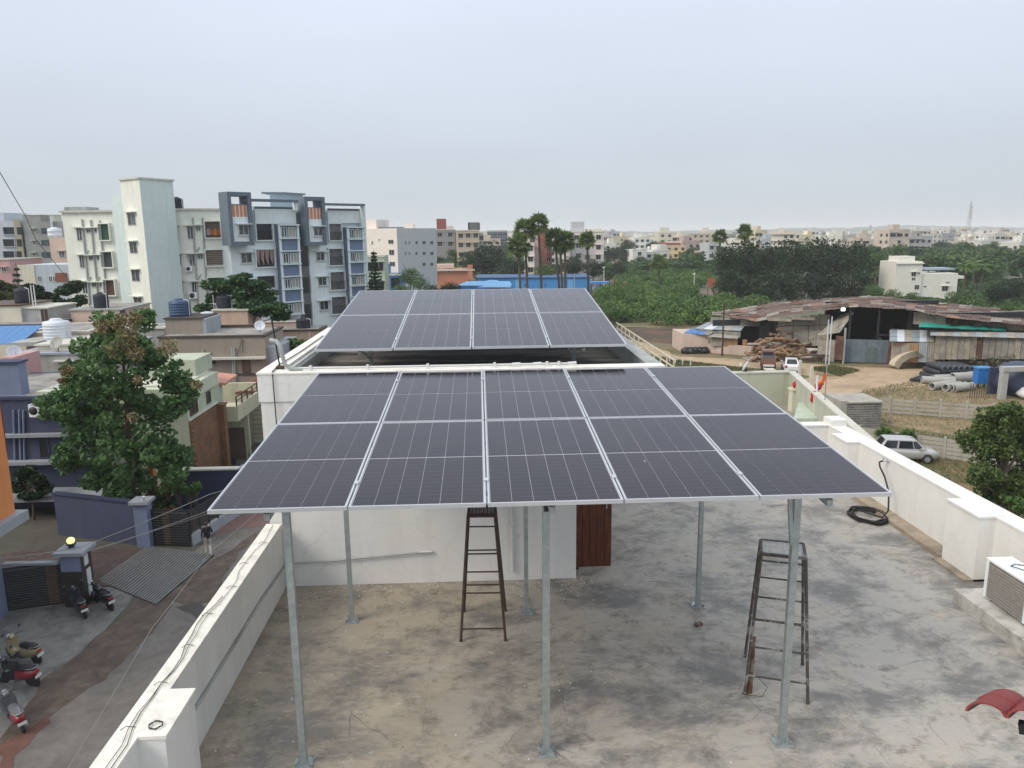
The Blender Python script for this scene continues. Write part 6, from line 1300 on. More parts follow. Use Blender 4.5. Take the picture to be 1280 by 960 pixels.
# grass tufts on the plot and at the yard
def tufts(name, polys, n, h, m, seed, label):
    global rng; rng = np.random.default_rng(seed); P = []
    q = [Vector(p).to_2d() for p in polys]; 
    for _ in range(n):
        i = rng.integers(1, len(q) - 1); a, b = sorted(rng.random(2)); p = q[0] * (1 - b) + q[i] * (b - a) + q[i + 1] * a; P.append((p.x, p.y, G0 + .05))
    P = np.array(P); d = rng.normal(size=(len(P), 3)) * h * .35; d[:, 2] = h * rng.uniform(.5, 1.3, len(P)); s = rng.normal(size=(len(P), 3)); s[:, 2] = 0; s = s / np.linalg.norm(s, axis=1)[:, None] * h * .22
    V = np.stack([P - s, P + s, P + d + s * .3, P + d - s * .3], 1).reshape(-1, 3)
    o = bpy.data.objects.new(name, leaf_mesh(name, [(V, m)])); COL.objects.link(o); tag(o, label, 'grass', kind='stuff')
GR1 = leafm('grass_blade', (.07, .09, .03), (.19, .17, .07), .35, .1)
tufts('grass', pix([(1040, 520), (1240, 552), (1275, 500), (1180, 470), (1080, 488)]), 5200, .12, GR1, 51, 'short dry grass between the dirt track and the concrete fence')
tufts('grass', pix([(1120, 600), (1262, 690), (1290, 560), (1110, 535)]), 6000, .14, GR1, 52, 'weedy grass around the silver hatchback')
tufts('grass', pix([(800, 447), (858, 456), (955, 466), (945, 474), (870, 470), (800, 460)]), 5000, .3, GR1, 53, 'grass verge along the dirt track before the pink wall')
tufts('grass', pix([(1012, 462), (1040, 459), (1075, 464), (1050, 471)]), 1500, .25, GR1, 54, 'small grass patch on the dirt yard before the blue gate')
# ================================================================== neighbour terrace beyond our back parapet
NG = paint('neighbour_green_grey', (.40, .42, .33), col2=(.46, .47, .38), streak=.4); NF = mat('neighbour_floor', (.34, .32, .27), rough=.9, var=.2, scale=2, col2=(.22, .21, .18), amt=.45, s2=.8)
t = thing('neighbour_house', 'pale green-grey house with an open roof terrace just beyond the back parapet', 'house', (8, 22, G0))
ZT = -.25; bl = gp(925, 463, ZT); br = gp(987, 464, ZT); m1 = gp(1024, 494, ZT); e1 = Vector((9.3, 16.2, ZT)); e1 = gp(1044, 540, ZT) if False else Vector((9.45, 16.3, ZT))
poly = [(2.7, 16.1), (e1.x, e1.y), (br.x, br.y), (2.7, br.y + .5)]
MB().prism(poly, G0, ZT - 1.35, NG).build('wall', t); MB().prism([(p[0], p[1]) for p in poly], ZT - 1.35, ZT - 1.30, NF).build('terrace_floor', t)
def par(P, Q, z0, z1, th, m, capm, t, name='parapet'):
    W_ = Wall(t, P, Q); L_ = (W_.B - W_.A).length; MB().box(0, L_, 0, th, z0, z1 - .06, m, W_.M).box(-.02, L_ + .02, -.03, th + .03, z1 - .06, z1, capm, W_.M).build(name, t)
par((2.7, br.y), (br.x, br.y), ZT - 1.3, ZT, .18, NG, CHAJ, t); par((br.x, br.y), (e1.x, e1.y), ZT - 1.3, ZT, .18, NG, CHAJ, t)
for u, v in ((961, 484), (974, 498)):
    p = gp(u, v, ZT - 1.3); MB().box(p.x - .12, p.x + .12, p.y - .12, p.y + .12, ZT - 1.3, ZT - .55, CREAM).box(p.x - .3, p.x + .3, p.y - .25, p.y + .25, ZT - 1.3, ZT - 1.22, CREAM).box(p.x - .2, p.x + .2, p.y - .18, p.y + .18, ZT - .55, ZT - .5, CREAM).build('column_stub', t)
for u, v in ((998, 492), (1012, 502)):
    p = gp(u, v, ZT - 1.3); MB().box(p.x - .05, p.x + .05, p.y - .05, p.y + .05, ZT - 1.3, ZT + .1, CREAM).build('pole', t)
pa = gp(930, 482, ZT - 1.25); pb = gp(992, 481, ZT - 1.25); MB().box(6.5, pb.x, pb.y - .12, pb.y + .12, ZT - 1.3, ZT - 1.15, CREAM).build('kerb', t)
slab = [gp(998, 503, -.95), gp(1010, 503, -.95), gp(1029, 523, -.95), gp(992, 523, -.95)]
MB().prism([(p.x, p.y) for p in slab], -1.55, -.95, paint('mint_tank', (.45, .52, .42))).build('sump_slab', t)
p = gp(998, 497, ZT - 1.2); MB().tube((p.x - 1.4, p.y + .4, ZT - .9), (p.x + .5, p.y, ZT - .9), .05, TWHT, 8).build('white_pipe', t)
REDC = mat('red_cloth', (.42, .02, .02), rough=.8, var=.3, scale=14); ORC = mat('orange_cloth', (.75, .14, .02), rough=.8, var=.2, scale=10)
def blob(b, c, r, m, n=9, sx=1, sy=1, sz=1, seed=0, noise=.18):
    rd = random.Random(seed); rings = []
    for i in range(n + 1):
        ph = PI * i / n; rings.append([Vector((c[0] + r * sx * math.sin(ph) * math.cos(2 * PI * k / 12) * (1 + rd.uniform(-noise, noise)), c[1] + r * sy * math.sin(ph) * math.sin(2 * PI * k / 12) * (1 + rd.uniform(-noise, noise)), c[2] - r * sz * math.cos(ph))) for k in range(12)])
    o = b.sm; b.sm = True; b.loft(rings, m, caps=False); b.sm = o; return b
p = gp(993, 512, -1.5); pt_ = thing('tulsi_pedestal', 'small cream pedestal with a red cloth-wrapped pot on the green neighbour terrace', 'pedestal', (p.x, p.y, -1.55))
MB().box(p.x - .18, p.x + .18, p.y - .18, p.y + .18, -1.55, -.75, CREAM).box(p.x - .22, p.x + .22, p.y - .22, p.y + .22, -.75, -.68, CREAM).build('plinth', pt_); blob(MB(), (p.x, p.y, -.55), .13, REDC, seed=3).build('red_pot', pt_)
p = gp(1019, 517, -1.0); pt_ = thing('shrine_post', 'red and white cloth tied round a post on the neighbour terrace corner', 'shrine', (p.x, p.y, -1.5))
MB().tube((p.x, p.y, -1.5), (p.x, p.y, .3), .04, TWHT, 8).build('post', pt_); b = blob(MB(), (p.x - .06, p.y, -.45), .14, REDC, sz=1.6, seed=4); blob(b, (p.x + .08, p.y + .1, -.1), .12, REDC, seed=5); b.build('red_cloth', pt_)
blob(MB(), (p.x + .22, p.y + .2, 0), .1, ORC, seed=6).build('orange_cloth', pt_)
p = gp(1027, 500, -.25); P0 = Vector((p.x + .1, p.y, -.3)); pt_ = thing('flag_pole', 'thin pole with a small orange pennant at the corner of the neighbour terrace', 'flag', tuple(P0))
ft = dp(1028.5, 455, P0.y); MB().tube(P0, (P0.x, P0.y, ft.z), .018, GALV, 5).build('pole', pt_)
f0 = dp(1028, 465, P0.y).z; f1 = dp(1028, 478, P0.y).z
MB().add([(P0.x + .02, P0.y, f0), (P0.x + .02, P0.y, f1 + .05), (P0.x - .12, P0.y + .03, f1), (P0.x - .11, P0.y, (f0 + f1) / 2), (P0.x - .11, P0.y - .03, f0 - .08), (P0.x + .02, P0.y + .01, f0), (P0.x + .02, P0.y + .01, f1 + .05), (P0.x - .12, P0.y + .04, f1), (P0.x - .11, P0.y + .01, (f0 + f1) / 2), (P0.x - .11, P0.y - .02, f0 - .08)], [(0, 1, 2, 3, 4), (9, 8, 7, 6, 5)], ORC).build('pennant', pt_)
q = gp(938, 472, ZT - .3); dish('grey-white dish on the back parapet of the neighbour terrace', (gp(940, 468, ZT).x, br.y + .1, ZT - .1), .24, -1.9)
# ================================================================== concrete fences, block room
FC = paint('precast_concrete', (.40, .375, .33), col2=(.31, .29, .25), streak=.5, scale=3)
def precast(label, P, Q, h, n_pl, gap, n_bays):
    t = thing('concrete_fence', label, 'fence', tuple(P)); W_ = Wall(t, P, Q); L_ = (W_.B - W_.A).length; bw = L_ / n_bays
    for k in range(n_bays + 1): MB().box(bw * k - .08, bw * k + .08, -.08, .08, G0, G0 + h + .08, FC, W_.M).build('post', t)
    for k in range(n_bays):
        for r in range(n_pl):
            z = G0 + .08 + (h - .1) * r / n_pl; j = random.uniform(-.015, .015)
            MB().box(bw * k + .085, bw * (k + 1) - .085, -.03 + j, .03 + j, z, z + (h - .1) / n_pl - gap, FC, W_.M).build('plank', t)
f1a = gp(1022, 511); f1b = gp(1240, 526.5); precast('rear precast concrete plank fence with open gaps beyond the block room', f1a, f1b, 1.45, 4, .15, 7)
f2a = gp(1040, 553); f2b = gp(1300, 592); precast('front precast concrete plank fence behind the silver hatchback', f2a, f2b, 1.5, 5, .055, 7)
BLKM = mat('grey_block', (.29, .285, .26), rough=.95, var=.2, scale=4, col2=(.17, .165, .15), amt=.5, s2=1.3, bump=.4)
a = gp(1057, 536); b_ = gp(1098, 534); zt = dp(1060, 502, a.y).z
t = thing('block_room', 'small roofless grey concrete block room between the two fences', 'shed', (a.x, a.y, G0))
MB().box(a.x - .55, a.x - .003, a.y - .02, a.y + 3.2, G0, zt + .05, FC).build('end_wall', t); MB().box(a.x, b_.x, a.y + .05, a.y + 3.2, G0, zt - .15, mat('mortar', (.06, .058, .05), rough=.95, var=.1)).build('core', t)
bo = None; nb = 0; cwid = (b_.x - a.x) / 6
for r in range(14):
    for c in range(7):
        x = a.x + cwid * (c - (.5 if r % 2 else 0)); x0 = max(x, a.x); x1 = min(x + cwid - .02, b_.x); z = G0 + .19 * r
        if x1 - x0 < .08 or z + .18 > zt: continue
        MB().box(x0, x1, a.y + random.uniform(-.01, .01), a.y + .05, z + .03, z + .18, BLKM).build('block', t)
MB().box(a.x - .1, b_.x + .1, a.y - .1, a.y + 3.3, zt - .14, zt - .04, FC).build('roof_slab', t)
# ================================================================== the rusty shed
RS = [mat('rusted_sheet', (.105, .060, .043), rough=.85, var=.3, scale=1.6, col2=(.21, .16, .12), amt=.42, s2=.9, soft=.1, bump=.3), mat('pale_sheet_roof', (.27, .24, .20), rough=.8, var=.2, scale=1.5, col2=(.15, .09, .07), amt=.40, s2=.8, bump=.3), mat('dark_rust_sheet', (.075, .038, .03), rough=.85, var=.3, scale=1.6, col2=(.16, .09, .065), amt=.45, s2=.9, bump=.3), mat('orange_rust_sheet', (.24, .105, .055), rough=.85, var=.3, scale=1.6, col2=(.25, .2, .16), amt=.42, s2=1, bump=.3)]
GS = [mat('grey_cement_sheet', (.20, .19, .17), rough=.9, var=.25, scale=1.2, col2=(.30, .28, .24), amt=.48, s2=.7, streak=.5), mat('pale_cement_sheet', (.34, .31, .26), rough=.9, var=.2, scale=1.2, col2=(.2, .17, .13), amt=.44, s2=.9, streak=.4), mat('rust_wall_sheet', (.085, .042, .030), rough=.9, var=.3, scale=1.2, col2=(.2, .11, .08), amt=.42, s2=.8), mat('bluish_sheet', (.26, .30, .32), rough=.7, var=.15, scale=1, streak=.4)]
sh = thing('scrap_shed', 'large patchwork shed of rusty corrugated sheets in the timber yard', 'shed', (50, 88, G0))
FE = [(893, 394.5, 104), (950, 404, 96), (966, 398, 94), (1020, 391, 90), (1053, 386, 88), (1068, 384.5, 87), (1141, 389, 86), (1182, 398, 83), (1280, 408, 79), (1330, 412, 77)]
BE = [(892, 391, 109), (967, 380, 113), (1040, 374, 107), (1096, 371, 104.5), (1152, 377.5, 104), (1227, 384.5, 103), (1280, 389.5, 102), (1330, 392, 102)]
def edge(E, u):
    for i in range(len(E) - 1):
        if E[i][0] <= u <= E[i + 1][0]: f = (u - E[i][0]) / (E[i + 1][0] - E[i][0]); return dp(u, E[i][1] * (1 - f) + E[i + 1][1] * f, E[i][2] * (1 - f) + E[i + 1][2] * f)
    return dp(u, E[-1][1] if u > E[-1][0] else E[0][1], E[-1][2] if u > E[-1][0] else E[0][2])
rd = random.Random(4)
def quad_sheet(q, m, name, t, th=.04, corr=0):
    q = [Vector(p) for p in q]; n = (q[1] - q[0]).cross(q[3] - q[0]).normalized(); n = n if n.z > 0 else -n
    if corr:
        rows = []
        for k in range(corr * 2 + 1):
            f = k / (corr * 2); o_ = n * (th if k % 2 else 0); rows.append((q[0].lerp(q[1], f) + o_, q[3].lerp(q[2], f) + o_))
        vs = [p for r in rows for p in r]; return MB().add(vs, [(2 * k, 2 * k + 2, 2 * k + 3, 2 * k + 1) for k in range(corr * 2)], m).build(name, t)
    return MB().add([tuple(p + n * th) for p in q] + [tuple(p) for p in q], [(0, 1, 2, 3), (7, 6, 5, 4), (0, 4, 5, 1), (1, 5, 6, 2), (2, 6, 7, 3), (3, 7, 4, 0)], m).build(name, t)
us = [890]
while us[-1] < 1325: us.append(us[-1] + rd.uniform(10, 16))
nr = 7
for i in range(len(us) - 1):
    for j in range(nr):
        f = j / nr; g_ = (j + 1.12) / nr; ju = rd.uniform(-3, 3)
        a, b_ = edge(FE, us[i] + ju * 0), edge(FE, us[i + 1] + .4); c, d = edge(BE, us[i + 1] + .4 ), edge(BE, us[i])
        up = Vector((0, 0, .05 + rd.uniform(0, .10) + .03 * (nr - j) * 0)); sag = Vector((0, 0, .9 * math.sin(PI * (f + g_) / 2) * 0))
        q = [a.lerp(d, f) + up, b_.lerp(c, f) + up + Vector((0, 0, rd.uniform(-.05, .05))), b_.lerp(c, g_) + up + Vector((0, 0, rd.uniform(-.05, .08))), a.lerp(d, g_) + up]
        quad_sheet(q, RS[rd.choices((0, 1, 2, 3), (5, 2.6, 3.2, 1.0))[0]], 'roof_sheet', sh, .05, corr=3)
for k in range(34):      # loose top pieces, bricks and timber that hold the sheets down
    u = rd.uniform(905, 1275); f = rd.uniform(.1, .9); p = edge(FE, u).lerp(edge(BE, u), f) + Vector((0, 0, .24)); MB().box(-rd.uniform(.3, 1.6), rd.uniform(.3, 1.6), -.12, .12, 0, .1, RS[rd.randrange(4)] if k % 3 else GS[1], Mx(p.x, p.y, p.z, rd.uniform(-.5, .5))).build('ballast', sh)
GS[1].node_tree.nodes['Principled BSDF'].inputs['Roughness'].default_value = .92
def sheet_wall(u0, v0t, v0b, Y0_, u1, v1t, v1b, Y1_, mats, t=sh, w_=.8, name='wall_sheet'):
    A = dp(u0, v0b, Y0_); B = dp(u1, v1b, Y1_); ta = dp(u0, v0t, Y0_).z; tb = dp(u1, v1t, Y1_).z; ba = max(A.z, G0); bb = max(B.z, G0); W_ = Wall(t, A, B); W_.wall = GS[0]; L_ = (W_.B - W_.A).length; n = max(1, int(L_ / w_))
    for i in range(n):
        f = i / n; z1 = ta + (tb - ta) * f + rd.uniform(-.08, .08); z0 = ba + (bb - ba) * f; k = i % 2 * .05
        m_ = MB(); x0 = L_ * f; x1 = L_ * (i + 1) / n - .03
        cc = 4; vs = []
        for c in range(cc * 2 + 1): x = x0 + (x1 - x0) * c / (cc * 2); y = -k - (.035 if c % 2 else 0); vs += [W_.M @ Vector((x, y, z0)), W_.M @ Vector((x, y, z1))]
        m_.add(vs, [(2 * c, 2 * c + 2, 2 * c + 3, 2 * c + 1) for c in range(cc * 2)], mats[i % len(mats)] if callable(mats) is False else mats(i)); m_.build(name, t)
    return W_
pick = lambda *w_: (lambda i: GS[rd.choices((0, 1, 2, 3), w_)[0]])
sheet_wall(948, 405, 425, 97.5, 972, 397, 425, 96, lambda i: DARK)  # near-black sheets stand in for the shaded gap under the roof
sheet_wall(971, 398, 432, 95, 1020, 393, 432, 92, pick(4, 4, 1.3, 2))
sheet_wall(1020, 393, 432, 92, 1036, 393, 432, 91, pick(1, 3, 3, 0))
MB().bar(dp(968, 408, 94.5), dp(1036, 406, 90.5), .12, .12, IRON).build('rail', sh)
sheet_wall(960, 397, 401, 93.5, 1020, 393, 397.5, 91, pick(0, 1, 0, 0), w_=2)
# black interior and its opening
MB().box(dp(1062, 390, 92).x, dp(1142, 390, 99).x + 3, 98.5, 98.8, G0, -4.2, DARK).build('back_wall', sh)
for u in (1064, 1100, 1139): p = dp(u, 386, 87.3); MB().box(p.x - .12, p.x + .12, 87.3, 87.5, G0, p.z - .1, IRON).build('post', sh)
b = MB()
for k in range(26): x = rd.uniform(dp(1090, 420, 92).x, dp(1136, 420, 92).x); b.box(-.8, .8, -.15, .15, 0, .25, RS[k % 4] if k % 3 else TWHT, Mx(x, rd.uniform(89, 93), G0 + rd.uniform(.2, 3.0), rd.uniform(0, 3), rd.uniform(-.3, .3)))
tag(b.build('scrap_heap'), 'heap of scrap timber and sheets inside the dark shed opening behind the blue gate', 'scrap', kind='stuff')
# gate and rust panels
GB = mat('faded_blue_gate', (.12, .165, .20), rough=.7, var=.15, scale=1.5, col2=(.17, .20, .22), amt=.45, s2=1, streak=.3)
ga = gp(1055, 453.5); gb_ = gp(1108.5, 455); t = thing('steel_gate', 'wide faded blue sheet-steel double gate of the timber yard', 'gate', tuple(ga)); W_ = Wall(t, ga, gb_); L_ = (W_.B - W_.A).length; gz = dp(1055, 424, ga.y).z
for k in range(2): MB().box(L_ * k / 2 + .04, L_ * (k + 1) / 2 - .04, -.05, .02, G0 + .1, gz, GB, W_.M).build('leaf', t)
MB().box(L_ * .48, L_ * .74, -.08, -.053, G0 + .15, G0 + 1.9, mat('wicket_green', (.10, .14, .14), rough=.7, var=.2, scale=2), W_.M).build('wicket_door', t)
for k in range(9): MB().box(L_ * k / 8 - .03, L_ * k / 8 + .03, -.09, -.082, G0 + .1, gz, GB, W_.M).build('stile', t)
sheet_wall(1043, 419, 449, 87.0, 1053, 418, 452, 86.2, lambda i: GS[2], w_=1.2); sheet_wall(1109, 424, 453, 85.6, 1120, 425, 453, 85.0, lambda i: GS[2], w_=1.2); sheet_wall(1021, 423, 450, 89, 1043, 419, 450, 87.2, lambda i: GS[1], w_=1.4)
p = gp(1054.5, 455); MB().box(p.x - .15, p.x - .0, p.y - .1, p.y + .1, G0, dp(1054, 410, p.y).z, PALE).build('post', sh)
# sloping awning left of the gate
aw = [dp(1021, 420, 88.5), dp(1050, 416, 86.5), dp(1067, 391.5, 88), dp(1052, 393, 91)]
for k in range(5):
    for j in range(4):
        f, g_ = k / 5, (k + .97) / 5; f2, g2 = j / 4, (j + 1.05) / 4; L0 = lambda a, b: aw[0].lerp(aw[1], a).lerp(aw[3].lerp(aw[2], a), b) + Vector((0, 0, .03 * (j % 2)))
        quad_sheet([L0(f, f2), L0(g_, f2), L0(g_, g2), L0(f, g2)], GS[1] if (k + j) % 4 else GS[0], 'awning_sheet', sh, .05)
for u, vt, vb in ((1032, 404, 455), (1036, 400, 457)): p = gp(u, vb); tag(MB().tube((p.x, p.y, G0), (p.x, p.y, dp(u, vt, p.y).z + .4), .06, TWHT, 6).build('white_pole'), ['left of two thin white poles in front of the sloping awning', 'right, nearer of two thin white poles in front of the sloping awning'][u == 1036], 'pole')
p = dp(1054, 387, 86); lt = thing('flood_lamp', 'bright lit lamp under the shed roof edge above the awning', 'lamp', (p.x, p.y, p.z)); MB().box(p.x - .3, p.x + .3, p.y + .1, p.y + .3, p.z - .2, p.z + .25, IRON).build('housing', lt); MB().box(p.x - .2, p.x + .2, p.y - .04, p.y + .097, p.z - .14, p.z + .18, mat('lamp_glow', (1, 1, .95), emit=((1, .97, .88), 3.0))).build('glow', lt)
# front shacks to the right of the gate
for (u0, u1, v0, v1, Ya, Yb) in ((1112, 1168, 421, 412.5, 84, 87), (1112, 1168, 427, 420, 82.5, 84.5)):
    n = 6
    for k in range(n):
        f, g_ = k / n, (k + .98) / n; a, b_, c, d = dp(u0, v0, Ya), dp(u1, v0 + .8, Ya), dp(u1, v1 + .8, Yb), dp(u0, v1, Yb); quad_sheet([a.lerp(b_, f), a.lerp(b_, g_), d.lerp(c, g_), d.lerp(c, f)], [GS[3], TWHT, GS[1]][k % 3], 'roof_sheet', sh, .06)
sheet_wall(1113, 428, 453, 83.3, 1170, 429, 452, 81.5, lambda i: [GS[1], GS[1], mat('wood_board', (.30, .19, .10), rough=.9, var=.25, scale=2), GS[3], GS[0], GS[1]][i % 6])
MB().bar(dp(1118, 430, 83), dp(1168, 429, 82), .15, .15, mat('beam_wood', (.35, .20, .10), rough=.8)).build('beam', sh)
sheet_wall(1167, 420, 449, 81.5, 1300, 424, 448, 75, pick(5, 3.2, 1.5, .6), w_=.55)
for k in range(14):
    a, b_ = dp(1163, 419.5, 81.2), dp(1300, 423.5, 74.8); c, d = dp(1300, 417, 78), dp(1163, 413, 84.5); f, g_ = k / 14, (k + .99) / 14; quad_sheet([a.lerp(b_, f), a.lerp(b_, g_), d.lerp(c, g_), d.lerp(c, f)], [GS[3], GS[1], GS[0]][k % 3], 'roof_sheet', sh, .05)
sheet_wall(1141, 390, 405, 87.2, 1182, 399, 407, 84.5, pick(1, 4, 0, 0), w_=1.6); sheet_wall(1182, 400, 405.5, 84.4, 1217, 402.5, 408, 83.5, lambda i: GS[2], w_=1.6); sheet_wall(1217, 402.5, 411, 83.5, 1300, 408, 414, 80, pick(2, 4, .5, 0), w_=1.5)
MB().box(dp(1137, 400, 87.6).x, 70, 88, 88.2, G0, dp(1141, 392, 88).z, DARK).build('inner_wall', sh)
TG = mat('green_tarp', (.02, .26, .20), rough=.5, var=.25, scale=2, bump=.3)
gr = []; 
tz = []
for i in range(17):
    u = 1148 + i * 6.8; a = dp(u, 411.5 + i * .28 + rd.uniform(-.6, .6), 83.4 - i * .22); c = dp(u + 3, 405.8 + i * .42 + rd.uniform(-.5, .6), 86 - i * .22); tz.append((a + Vector((0, 0, .25)), a.lerp(c, .5) + Vector((0, 0, .35 + rd.uniform(-.12, .2))), c + Vector((0, 0, .25))))
b = MB(); vs = [p for r in tz for p in r]; b.sm = True; b.add(vs, [q for i in range(16) for q in ((3 * i, 3 * i + 3, 3 * i + 4, 3 * i + 1), (3 * i + 1, 3 * i + 4, 3 * i + 5, 3 * i + 2))], TG); b.sm = False
b.add([p - Vector((0, 0, .06)) for p in vs], [q for i in range(16) for q in ((3 * i + 1, 3 * i + 4, 3 * i + 3, 3 * i), (3 * i + 2, 3 * i + 5, 3 * i + 4, 3 * i + 1))], TG)
tag(b.build('green_tarpaulin'), 'green tarpaulin spread over the low shed roof right of the blue gate', 'tarpaulin')
# pink yard wall, small shack with blue tarp
PKW = paint('pinkish_yard_wall', (.55, .43, .37), col2=(.50, .40, .33), streak=.3)
wy = gp(852, 440); t = thing('yard_wall', 'pinkish-white yard wall with a taller left block, scorched near its right end', 'wall', tuple(wy))
za = dp(852, 416, wy.y).z; xb = gp(885, 441); MB().prism([(wy.x, wy.y), (xb.x, xb.y), (xb.x + 1, xb.y + 5), (wy.x, wy.y + 5)], G0, za - .1, PKW).build('taller_block', t)
xe = gp(959, 446.5); W_ = Wall(t, (xb.x, xb.y), (xe.x, xe.y)); L_ = (W_.B - W_.A).length; zl = dp(920, 432, (xb.y + xe.y) / 2).z; MB().box(0, L_, 0, .25, G0, zl, PKW, W_.M).build('low_wall', t)
BURN = mat('soot', (.05, .035, .025), rough=.95, var=.3, scale=3, col2=(.35, .22, .12), amt=.42, s2=.8, soft=.1); o = MB(); o.prism([(0, 0), (1, 0), (1, 1), (0, 1)], 0, 1, BURN) if False else None
pb = W_.rect(937, 437, 950, 447); MB().add([W_.M @ Vector(p) for p in ((pb[0], -.012, G0 + .02), (pb[1], -.012, G0 + .02), ((pb[0] + pb[1]) / 2 + .3, -.012, G0 + 1.25), ((pb[0] + pb[1]) / 2 - .2, -.012, G0 + 1.2))], [(0, 1, 2, 3)], BURN).build('soot_mark', t)
t = thing('tarp_shack', 'low shack with a pale tin roof and a torn blue tarp behind the pink wall', 'shed', (32, 97, G0))
a, b_, c, d = dp(868, 411, 99), dp(926, 414, 96), dp(932, 406.5, 101), dp(885, 403, 104)
for k in range(5): f, g_ = k / 5, (k + .98) / 5; quad_sheet([a.lerp(b_, f), a.lerp(b_, g_), d.lerp(c, g_), d.lerp(c, f)], [GS[3], TWHT, GS[3], GS[1], GS[3]][k], 'roof_sheet', t, .06)
a, b_, c, d = dp(855, 416, 97.5), dp(886, 419.5, 95.5), dp(893, 415, 98), dp(864, 411, 100); TB = mat('blue_tarp', (.04, .17, .42), rough=.5, var=.3, scale=3, bump=.4)
for k in range(4): f, g_ = k / 4, (k + 1.02) / 4; quad_sheet([a.lerp(b_, f), a.lerp(b_, g_), d.lerp(c, g_), d.lerp(c, f)], TB if k != 3 else GS[0], 'tarp', t, .05 + .03 * (k % 2))
sheet_wall(868, 412, 420, 98.8, 926, 415, 422, 96, pick(4, 2, 1, 0), t=t, w_=1.2)
sheet_wall(888, 422, 432, 95.6, 922, 424, 433, 94.4, lambda i: [GS[1], MATS['wood_board'], GS[1]][i % 3], t=t, w_=1.5)
q = [dp(884, 421, 95.2), dp(922, 424, 94.0), dp(925, 419, 97), dp(892, 417, 98)]; quad_sheet(q, GS[1], 'roof_sheet', t, .06)
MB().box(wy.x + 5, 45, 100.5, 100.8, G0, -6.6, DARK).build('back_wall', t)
sheet_wall(888, 396, 406, 103, 950, 402, 408, 99, pick(3, 2, 1, 2), t=t, w_=1.3)
# logs, drum, lime, poles
LOG = mat('cut_log', (.19, .105, .055), rough=.9, var=.35, scale=2.5, col2=(.33, .22, .13), amt=.46, s2=1.2, bump=.4)
b = MB(); rl_ = random.Random(8)
for k in range(330):
    u = rl_.uniform(940, 1018); f = (u - 940) / 78; Y = rl_.uniform(88.5, 95.5); x = dp(u, 430, Y).x; hmax = (.6 + 2.4 * math.sin(PI * min(1, max(0, f * .9 + .1))) * rl_.random()) * (1 if Y > 91 else .5)
    p = Vector((x, Y, G0 + rl_.uniform(0, hmax) + .1)); d = Vector((rl_.uniform(-1, 1), rl_.uniform(-.6, .6), rl_.uniform(-.25, .25))).normalized() * rl_.uniform(.5, 1.3); b.tube(p - d, p + d, rl_.uniform(.08, .2), LOG if k % 5 else GS[1], 6)
tag(b.build('log_pile'), 'big heap of cut logs and firewood before the corrugated wall', 'log pile', kind='stuff')
b = MB()
for k in range(40):
    p = gp(rl_.uniform(1003, 1040), rl_.uniform(444, 453)); d = Vector((rl_.uniform(.5, 1), rl_.uniform(-.2, .2), rl_.uniform(-.05, .1))).normalized() * rl_.uniform(.6, 1.2); p.z += rl_.uniform(.05, .9); b.tube(p - d, p + d, rl_.uniform(.06, .13), BARK, 6)
tag(b.build('log_pile'), 'low dark stack of poles beside the short white wall', 'log pile', kind='stuff')
a = gp(999, 446); b_ = gp(1021, 447); wall_thing('short white wall left of the dark pole stack', (a.x, a.y, G0), (b_.x, b_.y, G0), 1.1, .25, WHITE, name='yard_wall')
b = MB()
for k in range(5): blob(b, (gp(868, 441).x - 1.2 + k * .6, gp(868, 441).y - .4, G0 + .25), .65, BLK, seed=k + 20, sz=.9, noise=.25)
tag(b.build('tarpaulin_heap'), 'dark covered heap against the taller left block of the pink wall', 'heap')
p = gp(944, 447); tag(blob(MB(), (p.x, p.y - .4, G0 + .05), .8, PIPEW, seed=31, sz=.5, noise=.2).build('lime_heap'), 'small white heap of lime at the foot of the scorched wall', 'heap')
p = gp(931, 432); dr_ = thing('oil_drum', 'orange-brown drum standing on the pink yard wall side', 'drum', (p.x, 94.4, G0)); MB().lathe([(.3, 0), (.32, .3), (.3, .32), (.32, .6), (.3, .62), (.3, .95)], mat('drum_orange', (.30, .12, .05), rough=.7, var=.2), 14, Mx(dp(931, 430, 94.4).x, 94.4, G0 + .9)).build('barrel', dr_); MB().box(dp(931, 430, 94.4).x - .5, dp(931, 430, 94.4).x + .5, 94, 94.8, G0, G0 + .9, GS[0]).build('stand', dr_)
p = gp(902.5, 445); tag(MB().tube((p.x, p.y, G0), (p.x, p.y, dp(904, 380, p.y).z), .13, RUSTM, 8, r2=.09).box(p.x - .25, p.x + .25, p.y - .05, p.y + .05, dp(904, 383, p.y).z, dp(904, 382, p.y).z, RUSTM).build('rusty_pole'), 'tall rusty pole in front of the tarp shack', 'pole')
for k, (u, v) in enumerate([(837, 452), (844, 453), (853, 455), (863, 456)]): p = gp(u, v + 3); tag(MB().box(p.x - .06, p.x + .06, p.y - .06, p.y + .06, G0, G0 + 1.0, TWHT).build('boundary_post'), 'small white boundary post on the grass verge right behind the front array', 'post', 'small white posts on the verge')
